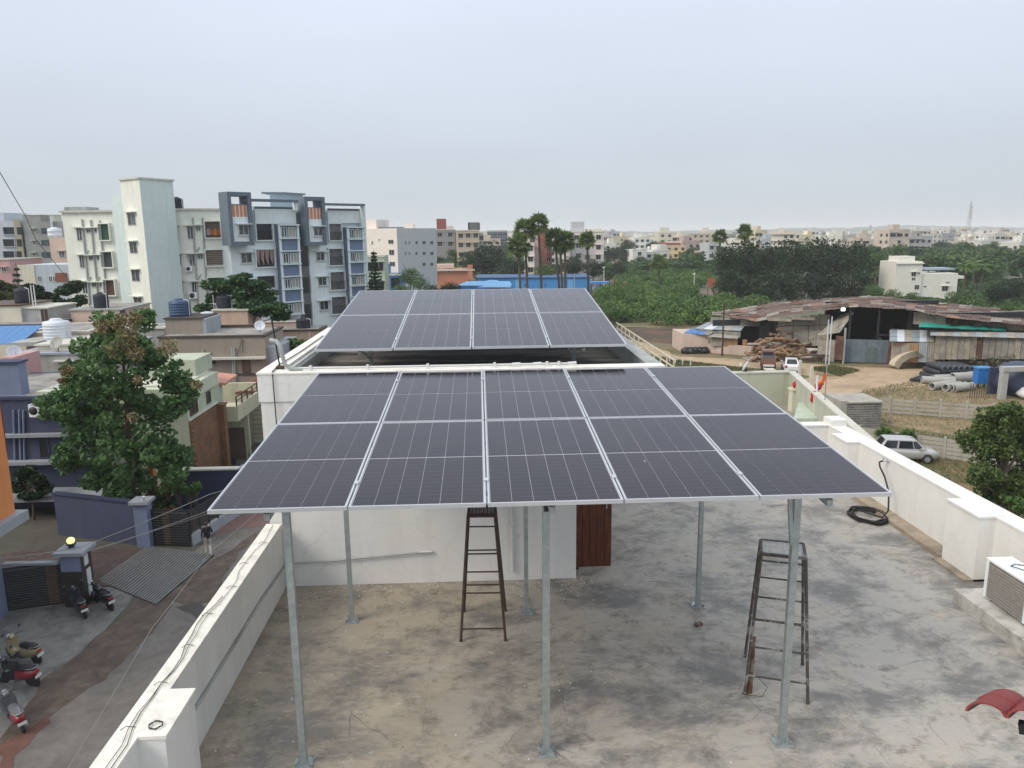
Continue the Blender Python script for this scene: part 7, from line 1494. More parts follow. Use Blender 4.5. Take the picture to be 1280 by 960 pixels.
# curved sheets, pipes, bin
CV = mat('cream_fibre_sheet', (.56, .50, .38), rough=.7, var=.12, scale=2, col2=(.40, .33, .22), amt=.42, s2=1)
c = gp(1144, 460); st_ = thing('curved_sheet_stack', 'stack of curved cream fibre sheets lying arched before the shed', 'sheet stack', (c.x, c.y, G0))
for k in range(6):
    rr = 2.35 + .07 * k; rings = []
    for s in range(15): a_ = PI * (.04 + .92 * s / 14); rings.append([Vector((c.x - rr * math.cos(a_) * 1.05, c.y - 1.0 + .06 * k, G0 + (rr - .9) * math.sin(a_) * 1.05 + .09 * k * (1 if s > 7 else .4))) + Vector((0, y, 0)) for y in (0, 1.2)])
    m_ = MB(); m_.loft(rings, CV, closed=False, caps=False); m_.loft([[p - Vector((0, 0, .05)) for p in r][::-1] for r in rings], CV, closed=False, caps=False); m_.build('curved_sheet', st_)
PC = mat('concrete_pipe', (.36, .36, .33), rough=.9, var=.15, scale=2, streak=.2)
def pipe_thing(label, p, L_, r, ang, m, z=0, name='concrete_pipe'):
    t = thing(name, label, 'pipe', (p.x, p.y, G0 + z), ang); n = 18; rings = [[Vector((x, rr * math.cos(2 * PI * k / n), r + rr * math.sin(2 * PI * k / n))) for k in range(n)] for x, rr in ((-L_ / 2, r * .8), (-L_ / 2, r), (L_ / 2 - .3, r), (L_ / 2 - .3, r * 1.12), (L_ / 2, r * 1.12), (L_ / 2, r * .8), (-L_ / 2, r * .8))]
    m_ = MB(); m_.sm = False; m_.loft(rings, m, caps=False); m_.build('shell', t, True); return t
for k, (u, v, L_, an, lb) in enumerate([(1172, 480, 3.0, 2.85 + PI, 'grey concrete pipe, leftmost of the loose group'), (1178, 486, 3.0, .35, 'grey concrete pipe second from left, lying forward'), (1183, 477, 3.0, .1, 'grey concrete pipe at the back left of the loose group'), (1202, 477.5, 2.2, .12, 'short grey concrete pipe at the back right'), (1190, 488, 2.2, .45, 'front grey concrete pipe with its dark mouth to the left'), (1197, 488.5, 2.2, .4, 'grey concrete pipe between two front pipes'), (1203, 489, 2.4, .32, 'front rightmost grey concrete pipe')]):
    pipe_thing(lb, gp(u, v), L_, .38 if k != 3 else .5, an, PC)
BP = mat('black_pipe', (.03, .032, .04), rough=.4, var=.2, scale=2); BP2 = mat('grey_sheen_pipe', (.11, .12, .17), rough=.4)
st_ = thing('pipe_stack', 'stacked black plastic pipes beside the blue bin', 'pipe stack', tuple(gp(1195, 472)))
c = gp(1196, 474)
for r in range(3):
    for k in range(8 - r):
        x = c.x - 2.6 + .58 * (k + r / 2); m_ = MB(); m_.sm = True; m_.tube((x, c.y - 1.0, G0 + .3 + .5 * r), (x, c.y + 2.0, G0 + .3 + .5 * r), .27, BP, 12, cap=False); m_.sm = False; m_.tube((x, c.y - 1.0, G0 + .3 + .5 * r), (x, c.y - .9, G0 + .3 + .5 * r), .28, BP2 if r == 2 else BP, 12).tube((x, c.y - 1.01, G0 + .3 + .5 * r), (x, c.y - 1.0, G0 + .3 + .5 * r), .20, DARK, 12); m_.build('pipe', st_)
for k in range(5): x = c.x - 4.2 + .5 * k; MB().tube((x - 1.2, c.y - 1.0 - .2 * k, G0 + .2), (x + 1, c.y + .6, G0 + .3), .2, BP, 10).build('pipe', st_)
p = gp(1226, 485); t = thing('blue_bin', 'bright blue box on dark legs in the yard', 'bin', (p.x, p.y, G0), -.12)
BB = mat('bin_blue', (.02, .17, .50), rough=.5, var=.1, scale=2); MB().box(-.62, .62, -.5, .5, .5, 1.95, BB).build('body', t, True); MB().box(-.7, .7, -.58, .58, 1.95, 2.1, mat('bin_lid', (.05, .25, .55), rough=.5)).build('lid', t, True)
for sx in (-1, 1):
    for sy in (-1, 1): MB().box(sx * .5 - .06, sx * .5 + .06, sy * .4 - .06, sy * .4 + .06, 0, .5, IRON).build('leg', t, True)
# white-framed shelter at the right edge
p = gp(1250, 500); t = thing('white_shelter', 'white-walled shelter with dark blue sheeting cut off by the right edge', 'shelter', tuple(p)); zt = dp(1252, 459, p.y).z
MB().box(p.x, p.x + .55, p.y, p.y + .5, G0, zt - .4, PALE).box(p.x, p.x + 8, p.y - .1, p.y + .6, zt - .4, zt, PALE).build('wall', t); MB().box(p.x + .5, p.x + 8, p.y + 2.5, p.y + 2.7, G0, zt - .5, NAVY).build('back_sheet', t)
b = MB(); blob(b, (p.x + 3.2, p.y + 2.4, G0 + 1.4), 2.3, mat('navy_sheeting', (.03, .045, .09), rough=.5, var=.3, scale=2), seed=40, sz=.75, noise=.12); b.build('navy_sheeting', t); blob(MB(), (p.x + 2.9, p.y + .2, G0 + .5), 1.1, PIPEW, seed=41, sz=.6).build('white_sack', t)
b = MB()
for k in range(9): b.box(p.x - 2.2 + k * .22, p.x - 2.15 + k * .22, p.y + 1, p.y + 1.06, G0, G0 + rd.uniform(.9, 1.5), BARK)
tag(b.build('stick_fence'), 'short fence of dark sticks between the blue bin and the white shelter', 'fence')
# ================================================================== vehicles
SIL = mat('silver_paint', (.46, .46, .44), rough=.32, metal=.35, var=.03, coat=.5); WPT = mat('white_car_paint', (.68, .69, .70), rough=.3, var=.03, coat=.5); BPT = mat('dusty_brown_truck', (.20, .10, .07), rough=.6, var=.2)
CGL = mat('car_glass', (.02, .025, .03), rough=.06, var=.1); RLT = mat('tail_lamp', (.35, .02, .015), rough=.3); HLT = mat('head_lamp', (.55, .57, .6), rough=.15)
def wheel(t, x, y, r, w_, M=None):
    s = 1 if y > 0 else -1; m_ = MB(); T = Matrix.Translation((x, y, r)) @ Matrix.Rotation(PI / 2, 4, 'X')
    m_.lathe([(r * .62, -w_ / 2), (r * .93, -w_ / 2), (r, -w_ * .35), (r, w_ * .35), (r * .93, w_ / 2), (r * .62, w_ / 2)], RUBBER, 20, T); tyre = m_.build('wheel', t, True); tyre['x'] = 0; del tyre['x']
    k = MB().lathe([(r * .6, -w_ * .51), (r * .5, -w_ * .55), (r * .12, -w_ * .50)] if s > 0 else [(r * .12, w_ * .50), (r * .5, w_ * .55), (r * .6, w_ * .51)], GALV, 16, T)
    k.build('rim', tyre, True)
def car(label, P, rz, pt, L=3.85, W=1.68, H=1.5, hatch=True, name='parked_car'):
    """+X is forward"""
    t = thing(name, label, 'car', tuple(P), rz); h = L / 2; w_ = W / 2; zb = .28; belt = .92
    st_ = [(-h, .62, .45, .86), (-h + .06, .86, .34, .93), (-h + .45, .97, zb, .97), (-h * .35, 1, zb, .96), (h * .15, 1, zb, .93), (h * .48, .98, zb, .93), (h * .80, .94, zb + .02, .89), (h - .08, .86, .34, .82), (h, .72, .42, .66)]
    rings = []
    for x, k, z0, z1 in st_: ww = w_ * k; rings.append([Vector(p) for p in ((x, -ww * .92, z0), (x, -ww, z0 + .16), (x, -ww, (z0 + z1) / 2 + .08), (x, -ww * .95, z1 - .05), (x, -ww * .84, z1), (x, ww * .84, z1), (x, ww * .95, z1 - .05), (x, ww, (z0 + z1) / 2 + .08), (x, ww, z0 + .16), (x, ww * .92, z0))])
    b = MB(); b.sm = True; b.loft(rings, pt); b.sm = False; b.build('body', t, True)
    rb = -h + .12 if hatch else -h + .75
    # cabin: pillars and roof are paint, glass panels sit on it
    lo = [(rb, .80), (rb + .1, .84), (-h * .35, .88), (h * .20, .87), (h * .62, .80)]; top = [(rb + .38 if hatch else rb + .55, .70), (rb + .50 if hatch else rb + .7, .72), (-h * .30, .74), (h * .14, .73), (h * .27, .70)]
    rg = []
    for (xa, ka), (xt, kt) in zip(lo, top): rg.append([Vector((xa, -w_ * ka * 1.08, belt)), Vector((xt, -w_ * kt, H - .05)), Vector((xt, -w_ * kt * .85, H)), Vector((xt, w_ * kt * .85, H)), Vector((xt, w_ * kt, H - .05)), Vector((xa, w_ * ka * 1.08, belt))])
    rg[0][2].z = rg[0][3].z = H - .07; rg[-1][2].z = rg[-1][3].z = H - .05
    b = MB(); b.loft(rg, pt); b.build('cabin', t, True)
    def pane(q, name): 
        q = [Vector(p) for p in q]; n = (q[1] - q[0]).cross(q[3] - q[0]).normalized(); c = sum(q, Vector()) / 4; n = n if n.dot(c - Vector((0, 0, .9))) > 0 else -n
        MB().add([tuple(p + n * .014) for p in q] + [tuple(p - n * .01) for p in q], [(0, 1, 2, 3), (7, 6, 5, 4), (0, 4, 5, 1), (1, 5, 6, 2), (2, 6, 7, 3), (3, 7, 4, 0)], CGL).build(name, t, True)
    for s in (0, 5):
        tt = 1 if s == 0 else 4
        for i, (f0, f1) in ((1, (.05, .92)), (2, (.05, .95)), (3, (.0, .75))):
            a, c = rg[i][s], rg[i + 1][s]; d, e = rg[i][tt], rg[i + 1][tt]; lo_a, lo_c = a.lerp(c, f0), a.lerp(c, f1); up_a, up_c = d.lerp(e, f0), d.lerp(e, f1)
            pane([lo_a.lerp(up_a, .12), lo_c.lerp(up_c, .12), lo_c.lerp(up_c, .9), lo_a.lerp(up_a, .9)], 'side_window')
    pane([rg[-1][0].lerp(rg[-1][5], .08).lerp(rg[-1][1].lerp(rg[-1][4], .08), .06), rg[-1][0].lerp(rg[-1][5], .92).lerp(rg[-1][1].lerp(rg[-1][4], .92), .06), rg[-1][1].lerp(rg[-1][4], .92), rg[-1][1].lerp(rg[-1][4], .08)], 'windscreen')
    pane([rg[0][0].lerp(rg[0][5], .1).lerp(rg[0][1].lerp(rg[0][4], .1), .15), rg[0][0].lerp(rg[0][5], .9).lerp(rg[0][1].lerp(rg[0][4], .9), .15), rg[0][1].lerp(rg[0][4], .9), rg[0][1].lerp(rg[0][4], .1)], 'rear_window')
    for s in (-1, 1):
        MB().box(-h - .01, -h + .12, s * w_ * .78 - .12, s * w_ * .78 + .12, .72, .95, RLT).build('tail_light', t, True)
        MB().box(h * .86, h - .02, s * w_ * .66 - .14, s * w_ * .66 + .14, .60, .74, HLT).build('headlight', t, True)
        MB().box(h * .36, h * .46, s * w_ - .02 if s > 0 else s * w_ - .16, s * w_ + .16 if s > 0 else s * w_ + .02, .95, 1.07, pt).build('mirror', t, True)
        for x in (-h * .62, h * .62):
            m_ = MB(); m_.lathe([(.36, -.01), (.36, .02), (.30, .03)], BLK, 18, Matrix.Translation((x, s * (w_ - .03), .31)) @ Matrix.Rotation(-s * PI / 2, 4, 'X')); m_.build('wheel_arch', t, True); wheel(t, x, s * (w_ - .07), .30, .20)
    MB().box(-h - .015, -h + .05, -.26, .26, .50, .62, PIPEW).build('number_plate', t, True)
    MB().box(h - .08, h + .012, -.45, .45, .40, .52, BLK).build('grille', t, True)
    return t
ca = gp(1112, 577); cb = gp(1160, 579); mid = Vector(((ca.x + cb.x) / 2, (ca.y + cb.y) / 2 + .6, G0))
car('silver hatchback parked on the weedy plot beyond the right parapet', mid, -.24, SIL, H=1.58)
p = gp(995, 467); car('white sedan seen from behind on the dirt track', (p.x, p.y + 1.5, G0), PI / 2 - .30, WPT, 4.1, 1.7, 1.5, False)
p = gp(964.5, 463); t = thing('pickup_truck', 'small dusty brown tipper truck seen from behind beside the white sedan', 'truck', (p.x, p.y + 1.2, G0), PI / 2 - .32)
MB().box(-1.9, .5, -.75, .75, .75, 1.5, BPT).box(-1.8, .45, -.66, .66, 1.5, 1.54, DARK).build('cargo_bed', t, True); MB().box(.55, 1.8, -.7, .7, .6, 1.95, BPT).build('cab', t, True); MB().box(-1.95, -1.9, -.6, .6, .55, .78, PIPEW).build('bumper', t, True); MB().box(.5, .549, -.55, .55, 1.3, 1.8, CGL).build('rear_window', t, True); MB().box(-1.8, 1.7, -.5, .5, .45, .74, IRON).build('chassis', t, True)
for s in (-1, 1):
    MB().box(-1.94, -1.88, s * .66 - .07, s * .66 + .07, .8, 1.0, RLT).build('tail_light', t, True)
    for x in (-1.2, 1.15): wheel(t, x, s * .68, .34, .2)
# scooters
def scooter(label, P, rz, body, body2=None, seatm=None, name='scooter', bike=False):
    t = thing(name, label, 'scooter' if not bike else 'motorcycle', tuple(P), rz); body2 = body2 or body; M0 = Matrix.Rotation(-.12, 4, 'X')
    def ringset(st_): return [[Vector((x, -w_, z0)), Vector((x, -w_ * 1.1, (z0 + z1) / 2)), Vector((x, -w_ * .7, z1)), Vector((x, w_ * .7, z1)), Vector((x, w_ * 1.1, (z0 + z1) / 2)), Vector((x, w_, z0))] for x, w_, z0, z1 in st_]
    b = MB(); b.sm = True; b.loft(ringset([(-.88, .06, .58, .70), (-.78, .14, .46, .74), (-.5, .17, .36, .73), (-.2, .15, .28, .68), (-.05, .13, .26, .60)]), body, M=M0); b.sm = False; b.build('rear_body', t, True)
    if not bike:
        MB().box(-.1, .38, -.15, .15, .22, .28, BLK, M0).build('footboard', t, True)
        b = MB(); b.sm = True; b.loft([[Vector((x, y * k, z)) for y in (-.24, -.14, 0, .14, .24)] + [Vector((x + .05, y * k, z)) for y in (.24, .14, 0, -.14, -.24)] for x, z, k in ((.36, .24, .7), (.44, .45, .95), (.40, .72, 1.0), (.36, .95, .75))], body2, M=M0); b.sm = False; b.build('front_apron', t, True)
    else: MB().box(-.1, .42, -.11, .11, .66, .86, body2, M0).build('fuel_tank', t, True); MB().box(-.15, .25, -.13, .13, .25, .55, IRON, M0).build('engine', t, True)
    b = MB(); b.sm = True; b.loft(ringset([(.30, .06, .92, 1.0), (.40, .12, .90, 1.08), (.50, .07, .93, 1.02)]), body2, M=M0); b.sm = False; b.build('headset', t, True)
    MB().tube((.52, 0, .98), (.56, 0, .97), .075, HLT, 12, M=M0).build('headlight', t, True)
    b = MB(); b.sm = True; b.loft(ringset([(-.85, .09, .74, .79), (-.5, .15, .72, .83), (-.1, .13, .70, .80), (.02, .07, .70, .76)]), seatm or BLK, M=M0); b.sm = False; b.build('seat', t, True)
    MB().path([M0 @ Vector(p) for p in ((.28, -.36, 1.0), (.34, -.2, 1.02), (.38, 0, .98), (.34, .2, 1.02), (.28, .36, 1.0))], .014, IRON, 6).build('handlebar', t, True)
    for s in (-1, 1):
        MB().path([M0 @ Vector(p) for p in ((.32, s * .22, 1.02), (.34, s * .28, 1.18), (.33, s * .32, 1.26))], .007, IRON, 5).box(.31, .335, s * .34 - .05, s * .34 + .05, 1.22, 1.31, GLASS, M0).build('mirror', t, True)
    for x in (-.62, .62):
        T = M0 @ Matrix.Translation((x, 0, .25)) @ Matrix.Rotation(PI / 2, 4, 'X'); r = .25 if not bike else .29; w_o = MB().lathe([(r * .65, -.05), (r * .95, -.045), (r, -.02), (r, .02), (r * .95, .045), (r * .65, .05)], RUBBER, 18, T).build('wheel', t, True); MB().lathe([(.16, -.03), (.05, -.05), (.05, .05), (.16, .03)], ALU, 12, T).build('rim', w_o, True)
    MB().bar(M0 @ Vector((.42, .06, .9)), M0 @ Vector((.62, .07, .26)), .03, .03, GALV).bar(M0 @ Vector((.42, -.06, .9)), M0 @ Vector((.62, -.07, .26)), .03, .03, GALV).build('front_fork', t, True)
    b = MB(); b.sm = True; b.loft([[M0 @ Vector((.62 + rr * math.cos(a), y, .25 + rr * math.sin(a))) for y, rr in ((-.07, .27), (0, .30), (.07, .27))] for a in np.linspace(.2, 2.7, 7)], body2, closed=False, caps=False); b.build('front_mudguard', t, True)
    MB().tube((-.75, -.14, .28), (-.25, -.13, .25), .045, GALV, 8, M=M0).build('exhaust', t, True)
    MB().box(-.90, -.86, -.09, .09, .60, .68, RLT, M0).build('tail_light', t, True); MB().box(-.92, -.90, -.13, .13, .42, .52, PIPEW, M0).build('number_plate', t, True)
    MB().path([M0 @ Vector(p) for p in ((-.55, -.14, .76), (-.88, -.13, .84), (-.96, 0, .85), (-.88, .13, .84), (-.55, .14, .76))], .012, GALV, 6).build('grab_rail', t, True)
    return t
SBK = mat('scooter_black', (.018, .02, .024), rough=.25, coat=.5); SRD = mat('scooter_red', (.20, .012, .02), rough=.3, coat=.5); SYL = mat('scooter_gold', (.26, .22, .13), rough=.35, coat=.3); SGY = mat('scooter_grey', (.12, .13, .14), rough=.3, coat=.3)
scooter('black scooter parked at the gate pillar, nearer the wide black gate', gp(98, 770) + Vector((0, .3, 0)), 2.25, SBK, mat('scooter_front', (.03, .035, .05), rough=.2, coat=.6))
scooter('black motorcycle with a blue mirror parked right of the gate pillar', gp(127, 760) + Vector((0, .2, 0)), 2.45, SBK, bike=True, name='motorcycle')
scooter('cream and gold scooter with a black seat, farthest of three at the left edge', gp(32, 826), 2.75, SYL, SYL)
scooter('red and black motorcycle parked between two scooters at the left edge', gp(24, 855), 2.9, SRD, SBK, bike=True, name='motorcycle')
scooter('dark red scooter with a grey seat cover, nearest at the left edge', gp(22, 905), 2.35, SRD, SGY, SGY)
# ================================================================== people
def person(label, P, rz, shirt, trousers, skin=(.16, .085, .055), pose='walk', H=1.7, hair=True):
    t = thing('person', label, 'person', tuple(P), rz); k = H / 1.7
    # +Y is forward; joints: (parent, position, radius)
    st = {'walk': 1, 'stand': 0}[pose]
    J = [(-1, (0, 0, .95), .135), (0, (0, .01, 1.12), .125), (1, (0, .02, 1.30), .15), (2, (0, .03, 1.43), .10), (3, (0, .04, 1.50), .055), (4, (0, .05, 1.58), .085), (5, (0, .055, 1.66), .085),
         (0, (-.09, 0, .90), .10), (7, (-.10, .10 * st + .01, .50), .068), (8, (-.10, -.02 + .04 * st, .10), .045), (9, (-.10, .13 + .04 * st, .035), .04),
         (0, (.09, 0, .90), .10), (11, (.10, .06 * st, .50), .068), (12, (.10, -.30 * st, .14 + .02 * st), .045), (13, (.10, -.20 * st + .13 * (1 - st), .04), .04),
         (3, (-.17, .02, 1.42), .068), (15, (-.23, -.05 * st, 1.16), .046), (16, (-.24, .06 * st, .93), .036), (17, (-.24, .10 * st, .86), .034), (18, (-.24, .12 * st, .79), .022),
         (3, (.17, .02, 1.42), .068), (20, (.25, -.01, 1.17), .046), (21, (.20, .18, 1.12) if st else (.25, .03, .93), .036), (22, (.18, .25, 1.16) if st else (.25, .04, .86), .034), (23, (.17, .29, 1.20) if st else (.25, .05, .79), .022)]
    me = bpy.data.meshes.new('person_body'); me.from_pydata([tuple(Vector(j[1]) * k) for j in J], [(j[0], i) for i, j in enumerate(J) if j[0] >= 0], []); o = bpy.data.objects.new('tmp', me); COL.objects.link(o)
    md = o.modifiers.new('s', 'SKIN'); 
    for i, j in enumerate(J): me.skin_vertices[0].data[i].radius = (j[2] * k * (1.25 if i in (0, 1, 2) else 1), j[2] * k * (.8 if i in (0, 1, 2) else 1)); me.skin_vertices[0].data[i].use_root = (i == 0)
    o.modifiers.new('b', 'SUBSURF').levels = 1; dg = bpy.context.evaluated_depsgraph_get(); nm = bpy.data.meshes.new_from_object(o.evaluated_get(dg)); bpy.data.objects.remove(o)
    sk = mat('skin_%d' % int(skin[0] * 100), skin, rough=.6, var=.05); 
    nm.materials.clear(); [nm.materials.append(m) for m in (sk, shirt, trousers, BLK)]
    for p_ in nm.polygons:
        c = p_.center / k; p_.use_smooth = True
        arm = abs(c.x) > .185 and c.z > .7
        p_.material_index = 3 if c.z < .075 else 2 if c.z < .93 and not arm else (0 if (arm and c.z < .98 and not (c.x > 0 and st)) or c.z > 1.475 or (st and c.x > .1 and c.y > .2) else 1)
    b = bpy.data.objects.new('body', nm); COL.objects.link(b); b.parent = t
    hm = MB(); hm.sm = True; rings = []
    for i in range(6): ph = PI * .62 * i / 5; rings.append([Vector((.092 * k * math.sin(ph) * math.cos(2 * PI * q / 12), (.045 + .095 * math.sin(ph) * math.sin(2 * PI * q / 12) - .015) * k, (1.635 + .10 * math.cos(ph) - (.02 if math.sin(2 * PI * q / 12) > .3 and i > 3 else 0)) * k)) for q in range(12)])
    hm.loft(rings, BLK if hair else sk, caps=False); hm.build('hair', t, True)
    f = MB(); f.box(-.012 * k, .012 * k, .14 * k, .16 * k, 1.58 * k, 1.61 * k, sk).box(-.045 * k, -.02 * k, .136 * k, .142 * k, 1.615 * k, 1.625 * k, BLK).box(.02 * k, .045 * k, .136 * k, .142 * k, 1.615 * k, 1.625 * k, BLK).box(-.025 * k, .025 * k, .135 * k, .14 * k, 1.555 * k, 1.563 * k, RLT); f.build('face', t, True)
    return t
CLB = mat('black_shirt', (.012, .012, .015), rough=.9); CLT = mat('light_trousers', (.42, .39, .35), rough=.9); CLW = mat('white_shirt', (.7, .7, .68), rough=.9); CLD = mat('dark_trousers', (.05, .05, .06), rough=.9)
person('person in a black shirt and pale trousers walking away up the street', gp(261, 694), .35, CLB, CLT)
person('person in a white shirt standing among the logs of the timber yard', gp(981, 438) + Vector((0, -1.0, 0)), 1.0, CLW, CLD, pose='stand', H=1.75)
# ================================================================== wires over the street
def wire(label, pts, r=.012, m=None, sag=.3):
    P = [Vector(p) for p in pts]; out = []
    for i in range(len(P) - 1):
        for k in range(12): f = k / 12; q = P[i].lerp(P[i + 1], f); q.z -= 4 * sag * f * (1 - f); out.append(q)
    out.append(P[-1]); return tag(MB().path(out, r, m or CABLE, 5).build('overhead_wire'), label, 'wire')
CABLE = mat('pale_cable', (.26, .25, .24), rough=.6)
wire('upper of two pale service wires crossing the street to the far gate', [dp(-20, 700, 29), dp(100, 684, 31), dp(262, 618, 36), dp(345, 590, 40)], .016, sag=.05)
wire('lower of two pale service wires crossing the street to the far gate', [dp(-20, 708, 29), dp(100, 692, 31), dp(262, 638, 36), dp(345, 600, 41)], .014, sag=.05)
wire('third thin service wire just below the other two', [dp(100, 692.5, 31.2), dp(190, 664, 33.5), dp(262, 641, 36.2), dp(330, 618, 40)], .010, sag=.03)
wire('long thin cable hanging along the middle of the street', [dp(60, 1000, 17.5), dp(190, 785, 21), dp(262, 690, 27), dp(335, 628, 34)], .008, sag=.05)
wire('thin dark wire slanting down from the sky at the left edge', [dp(-12, 195, 40), dp(32, 270, 52), dp(45, 300, 58), dp(160, 440, 70)], .022, IRON, sag=.02)
# ================================================================== poles and people by the far road
for k, (u, vt, vb, Y, lb) in enumerate([(755, 335, 366, 200, 'white lamp post by the blue awning'), (779, 336, 360, 240, 'brown pole at the far road'), (868, 343, 366, 194, 'lamp post on the bare plot beyond the thicket'), (846, 345, 352, 230, 'thin pale pole in the thicket'), (718, 342, 362, 188, 'pale pole before the blue warehouse'), (741, 336, 352, 230, 'thin pale pole left of the white lamp post')]):
    a = dp(u, vt, Y); b_ = dp(u, vb, Y); t = thing('lamp_post' if k in (0, 2) else 'utility_pole', lb, 'pole', (a.x, Y, G0)); MB().tube((a.x, Y, G0), (a.x, Y, a.z), .16 if k < 2 else .11, [PIPEW, FRAMED, PIPEW, PIPEG, PIPEG, PIPEG][k], 6, r2=.08).build('shaft', t)
    if k in (0, 2): MB().tube((a.x, Y, a.z), (a.x - .1, Y, a.z + .3), .3, mat('lamp_head_white', (.7, .7, .66), rough=.4), 8).build('lamp_head', t)
    else: MB().box(a.x - .5, a.x + .5, Y - .05, Y + .05, a.z - .5, a.z - .4, IRON).build('crossarm', t)
p = dp(889, 353, 175); t = thing('signboard', 'small orange-red hoarding at the left foot of the dark trees', 'sign', (p.x, 175, G0)); MB().box(p.x - .9, p.x + .9, 175, 175.15, p.z - 1.1, p.z + 1.0, mat('orange_board', (.45, .16, .09), rough=.7, var=.2, scale=1)).build('board', t); MB().box(p.x - .7, p.x - .6, 175.16, 175.26, G0, p.z - .4, IRON).box(p.x + .6, p.x + .7, 175.16, 175.26, G0, p.z - .4, IRON).build('posts', t)
for k, (u, v, c, lb) in enumerate([(787, 357, (.5, .16, .04), 'orange-roofed van on the far road behind the thicket'), (750, 362, (.2, .2, .35), 'dark van beside the blue awning'), (770, 350, (.3, .14, .1), 'small red-brown truck on the far road'), (797, 356, (.6, .6, .6), 'white car on the far road behind the thicket')]):
    p = dp(u, v, 205 + 5 * k); m_ = mat('van%d' % k, c, rough=.5); t = thing('parked_van', lb, 'van', (p.x, p.y, G0 + .0), .3 * k)
    MB().box(-1.6, 1.6, -.8, .8, .4, 1.4, m_).box(-1.5, .9, -.75, .75, 1.4, 2.1, m_).build('body', t, True); MB().box(.9, 1.05, -.7, .7, 1.42, 1.95, CGL).build('windscreen', t, True)
    for x in (-1, 1): MB().tube((x, -.82, .38), (x, .82, .38), .38, RUBBER, 10).build('wheels', t, True)
FARROAD = [dp(742, 372, 185), dp(775, 345, 230), dp(778, 322, 330), dp(783, 322, 330), dp(792, 345, 230), dp(775, 372, 185)]
sheet('far_road', [(p.x, p.y) for p in (gp(735, 380), gp(764, 330), gp(775, 318), gp(780, 318), gp(776, 340), gp(762, 380))], G0 + .03, mat('dusty_road', (.22, .17, .14), rough=.95, var=.2, scale=.3))
# ================================================================== the hazy city
def city_mat():
    m = bpy.data.materials.new('city_paint'); m.use_nodes = True; t = m.node_tree; b = t.nodes['Principled BSDF']; b.inputs['Roughness'].default_value = .9
    o = t.nodes.new('ShaderNodeObjectInfo'); n = t.nodes.new('ShaderNodeTexNoise'); n.inputs['Scale'].default_value = .3; n.inputs['Detail'].default_value = 4; g = t.nodes.new('ShaderNodeNewGeometry'); t.links.new(g.outputs['Position'], n.inputs['Vector'])
    r = t.nodes.new('ShaderNodeMapRange'); r.inputs[1].default_value = .3; r.inputs[2].default_value = .7; r.inputs[3].default_value = .85; r.inputs[4].default_value = 1.08; t.links.new(n.outputs[0], r.inputs[0])
    s = t.nodes.new('ShaderNodeVectorMath'); s.operation = 'SCALE'; t.links.new(o.outputs['Color'], s.inputs[0]); t.links.new(r.outputs[0], s.inputs['Scale']); t.links.new(s.outputs[0], b.inputs['Base Color']); return m
CITY = city_mat()
def city_mesh(w_, d, fl, seed):
    rd = random.Random(seed); b = MB(); h = 3.1 * fl + .6; b.box(-w_ / 2, w_ / 2, 0, d, 0, h, CITY).box(-w_ / 2 - .1, w_ / 2 + .1, -.1, .15, h, h + .7, CITY).box(-w_ / 2 - .1, -w_ / 2 + .1, .15, d, h, h + .7, CITY).box(w_ / 2 - .1, w_ / 2 + .1, .15, d, h, h + .7, CITY)
    x = rd.uniform(-w_ / 2 + 1, w_ / 2 - 4); b.box(x, x + 3.2, 1, 5, h, h + rd.uniform(2.2, 3.4), CITY); x2 = rd.uniform(-w_ / 2 + 1, w_ / 2 - 2); b.lathe([(.6, 0), (.6, 1.2), (.3, 1.4)], TBLK if seed % 2 else TWHT, 8, Mx(x2, 3, h + .8))
    for f in range(fl):
        n = int(w_ / 3.2)
        for c in range(n):
            if rd.random() < .18: continue
            x = -w_ / 2 + w_ * (c + .5) / n; z = 1.1 + 3.1 * f; ww = rd.choice((.6, .8, .8, 1.3)); b.box(x - ww, x + ww, -.08, .01, z, z + 1.4, DARK)
            if rd.random() < .5: b.box(x - ww - .2, x + ww + .2, -.6, .01, z + 1.5, z + 1.62, CITY)
        if rd.random() < .5: b.box(-w_ / 2, w_ / 2 * rd.uniform(-.2, 1), -1.1, .01, 3.1 * f + 2.95, 3.1 * f + 3.15, CITY)
        for c in range(int(d / 4)): b.box(-w_ / 2 - .06, -w_ / 2 + .01, c * 4 + 1, c * 4 + 2.4, 1.1 + 3.1 * f, 2.5 + 3.1 * f, DARK)
    o = b.build('city_house'); me = o.data; bpy.data.objects.remove(o); return me
CM = [city_mesh(w_, d, fl, s) for s, (w_, d, fl) in enumerate([(9, 10, 2), (11, 12, 3), (14, 12, 3), (10, 11, 4), (16, 12, 4), (8, 9, 3), (12, 10, 2), (18, 12, 3)])]
PAL = [((.66, .64, .58), 'white'), ((.64, .59, .50), 'cream'), ((.54, .46, .38), 'beige'), ((.54, .43, .39), 'pinkish'), ((.42, .46, .50), 'blue-grey'), ((.36, .36, .35), 'grey'), ((.64, .56, .38), 'yellowish')]
rc_ = random.Random(21); placed = []
def zone(u): return ('behind the white and blue apartment block' if u < 450 else 'behind the palms' if u < 745 else 'beyond the far road and the yellow house' if u < 905 else 'beyond the tall dark trees' if u < 1095 else 'on the right, beyond the wood')
nH = 0
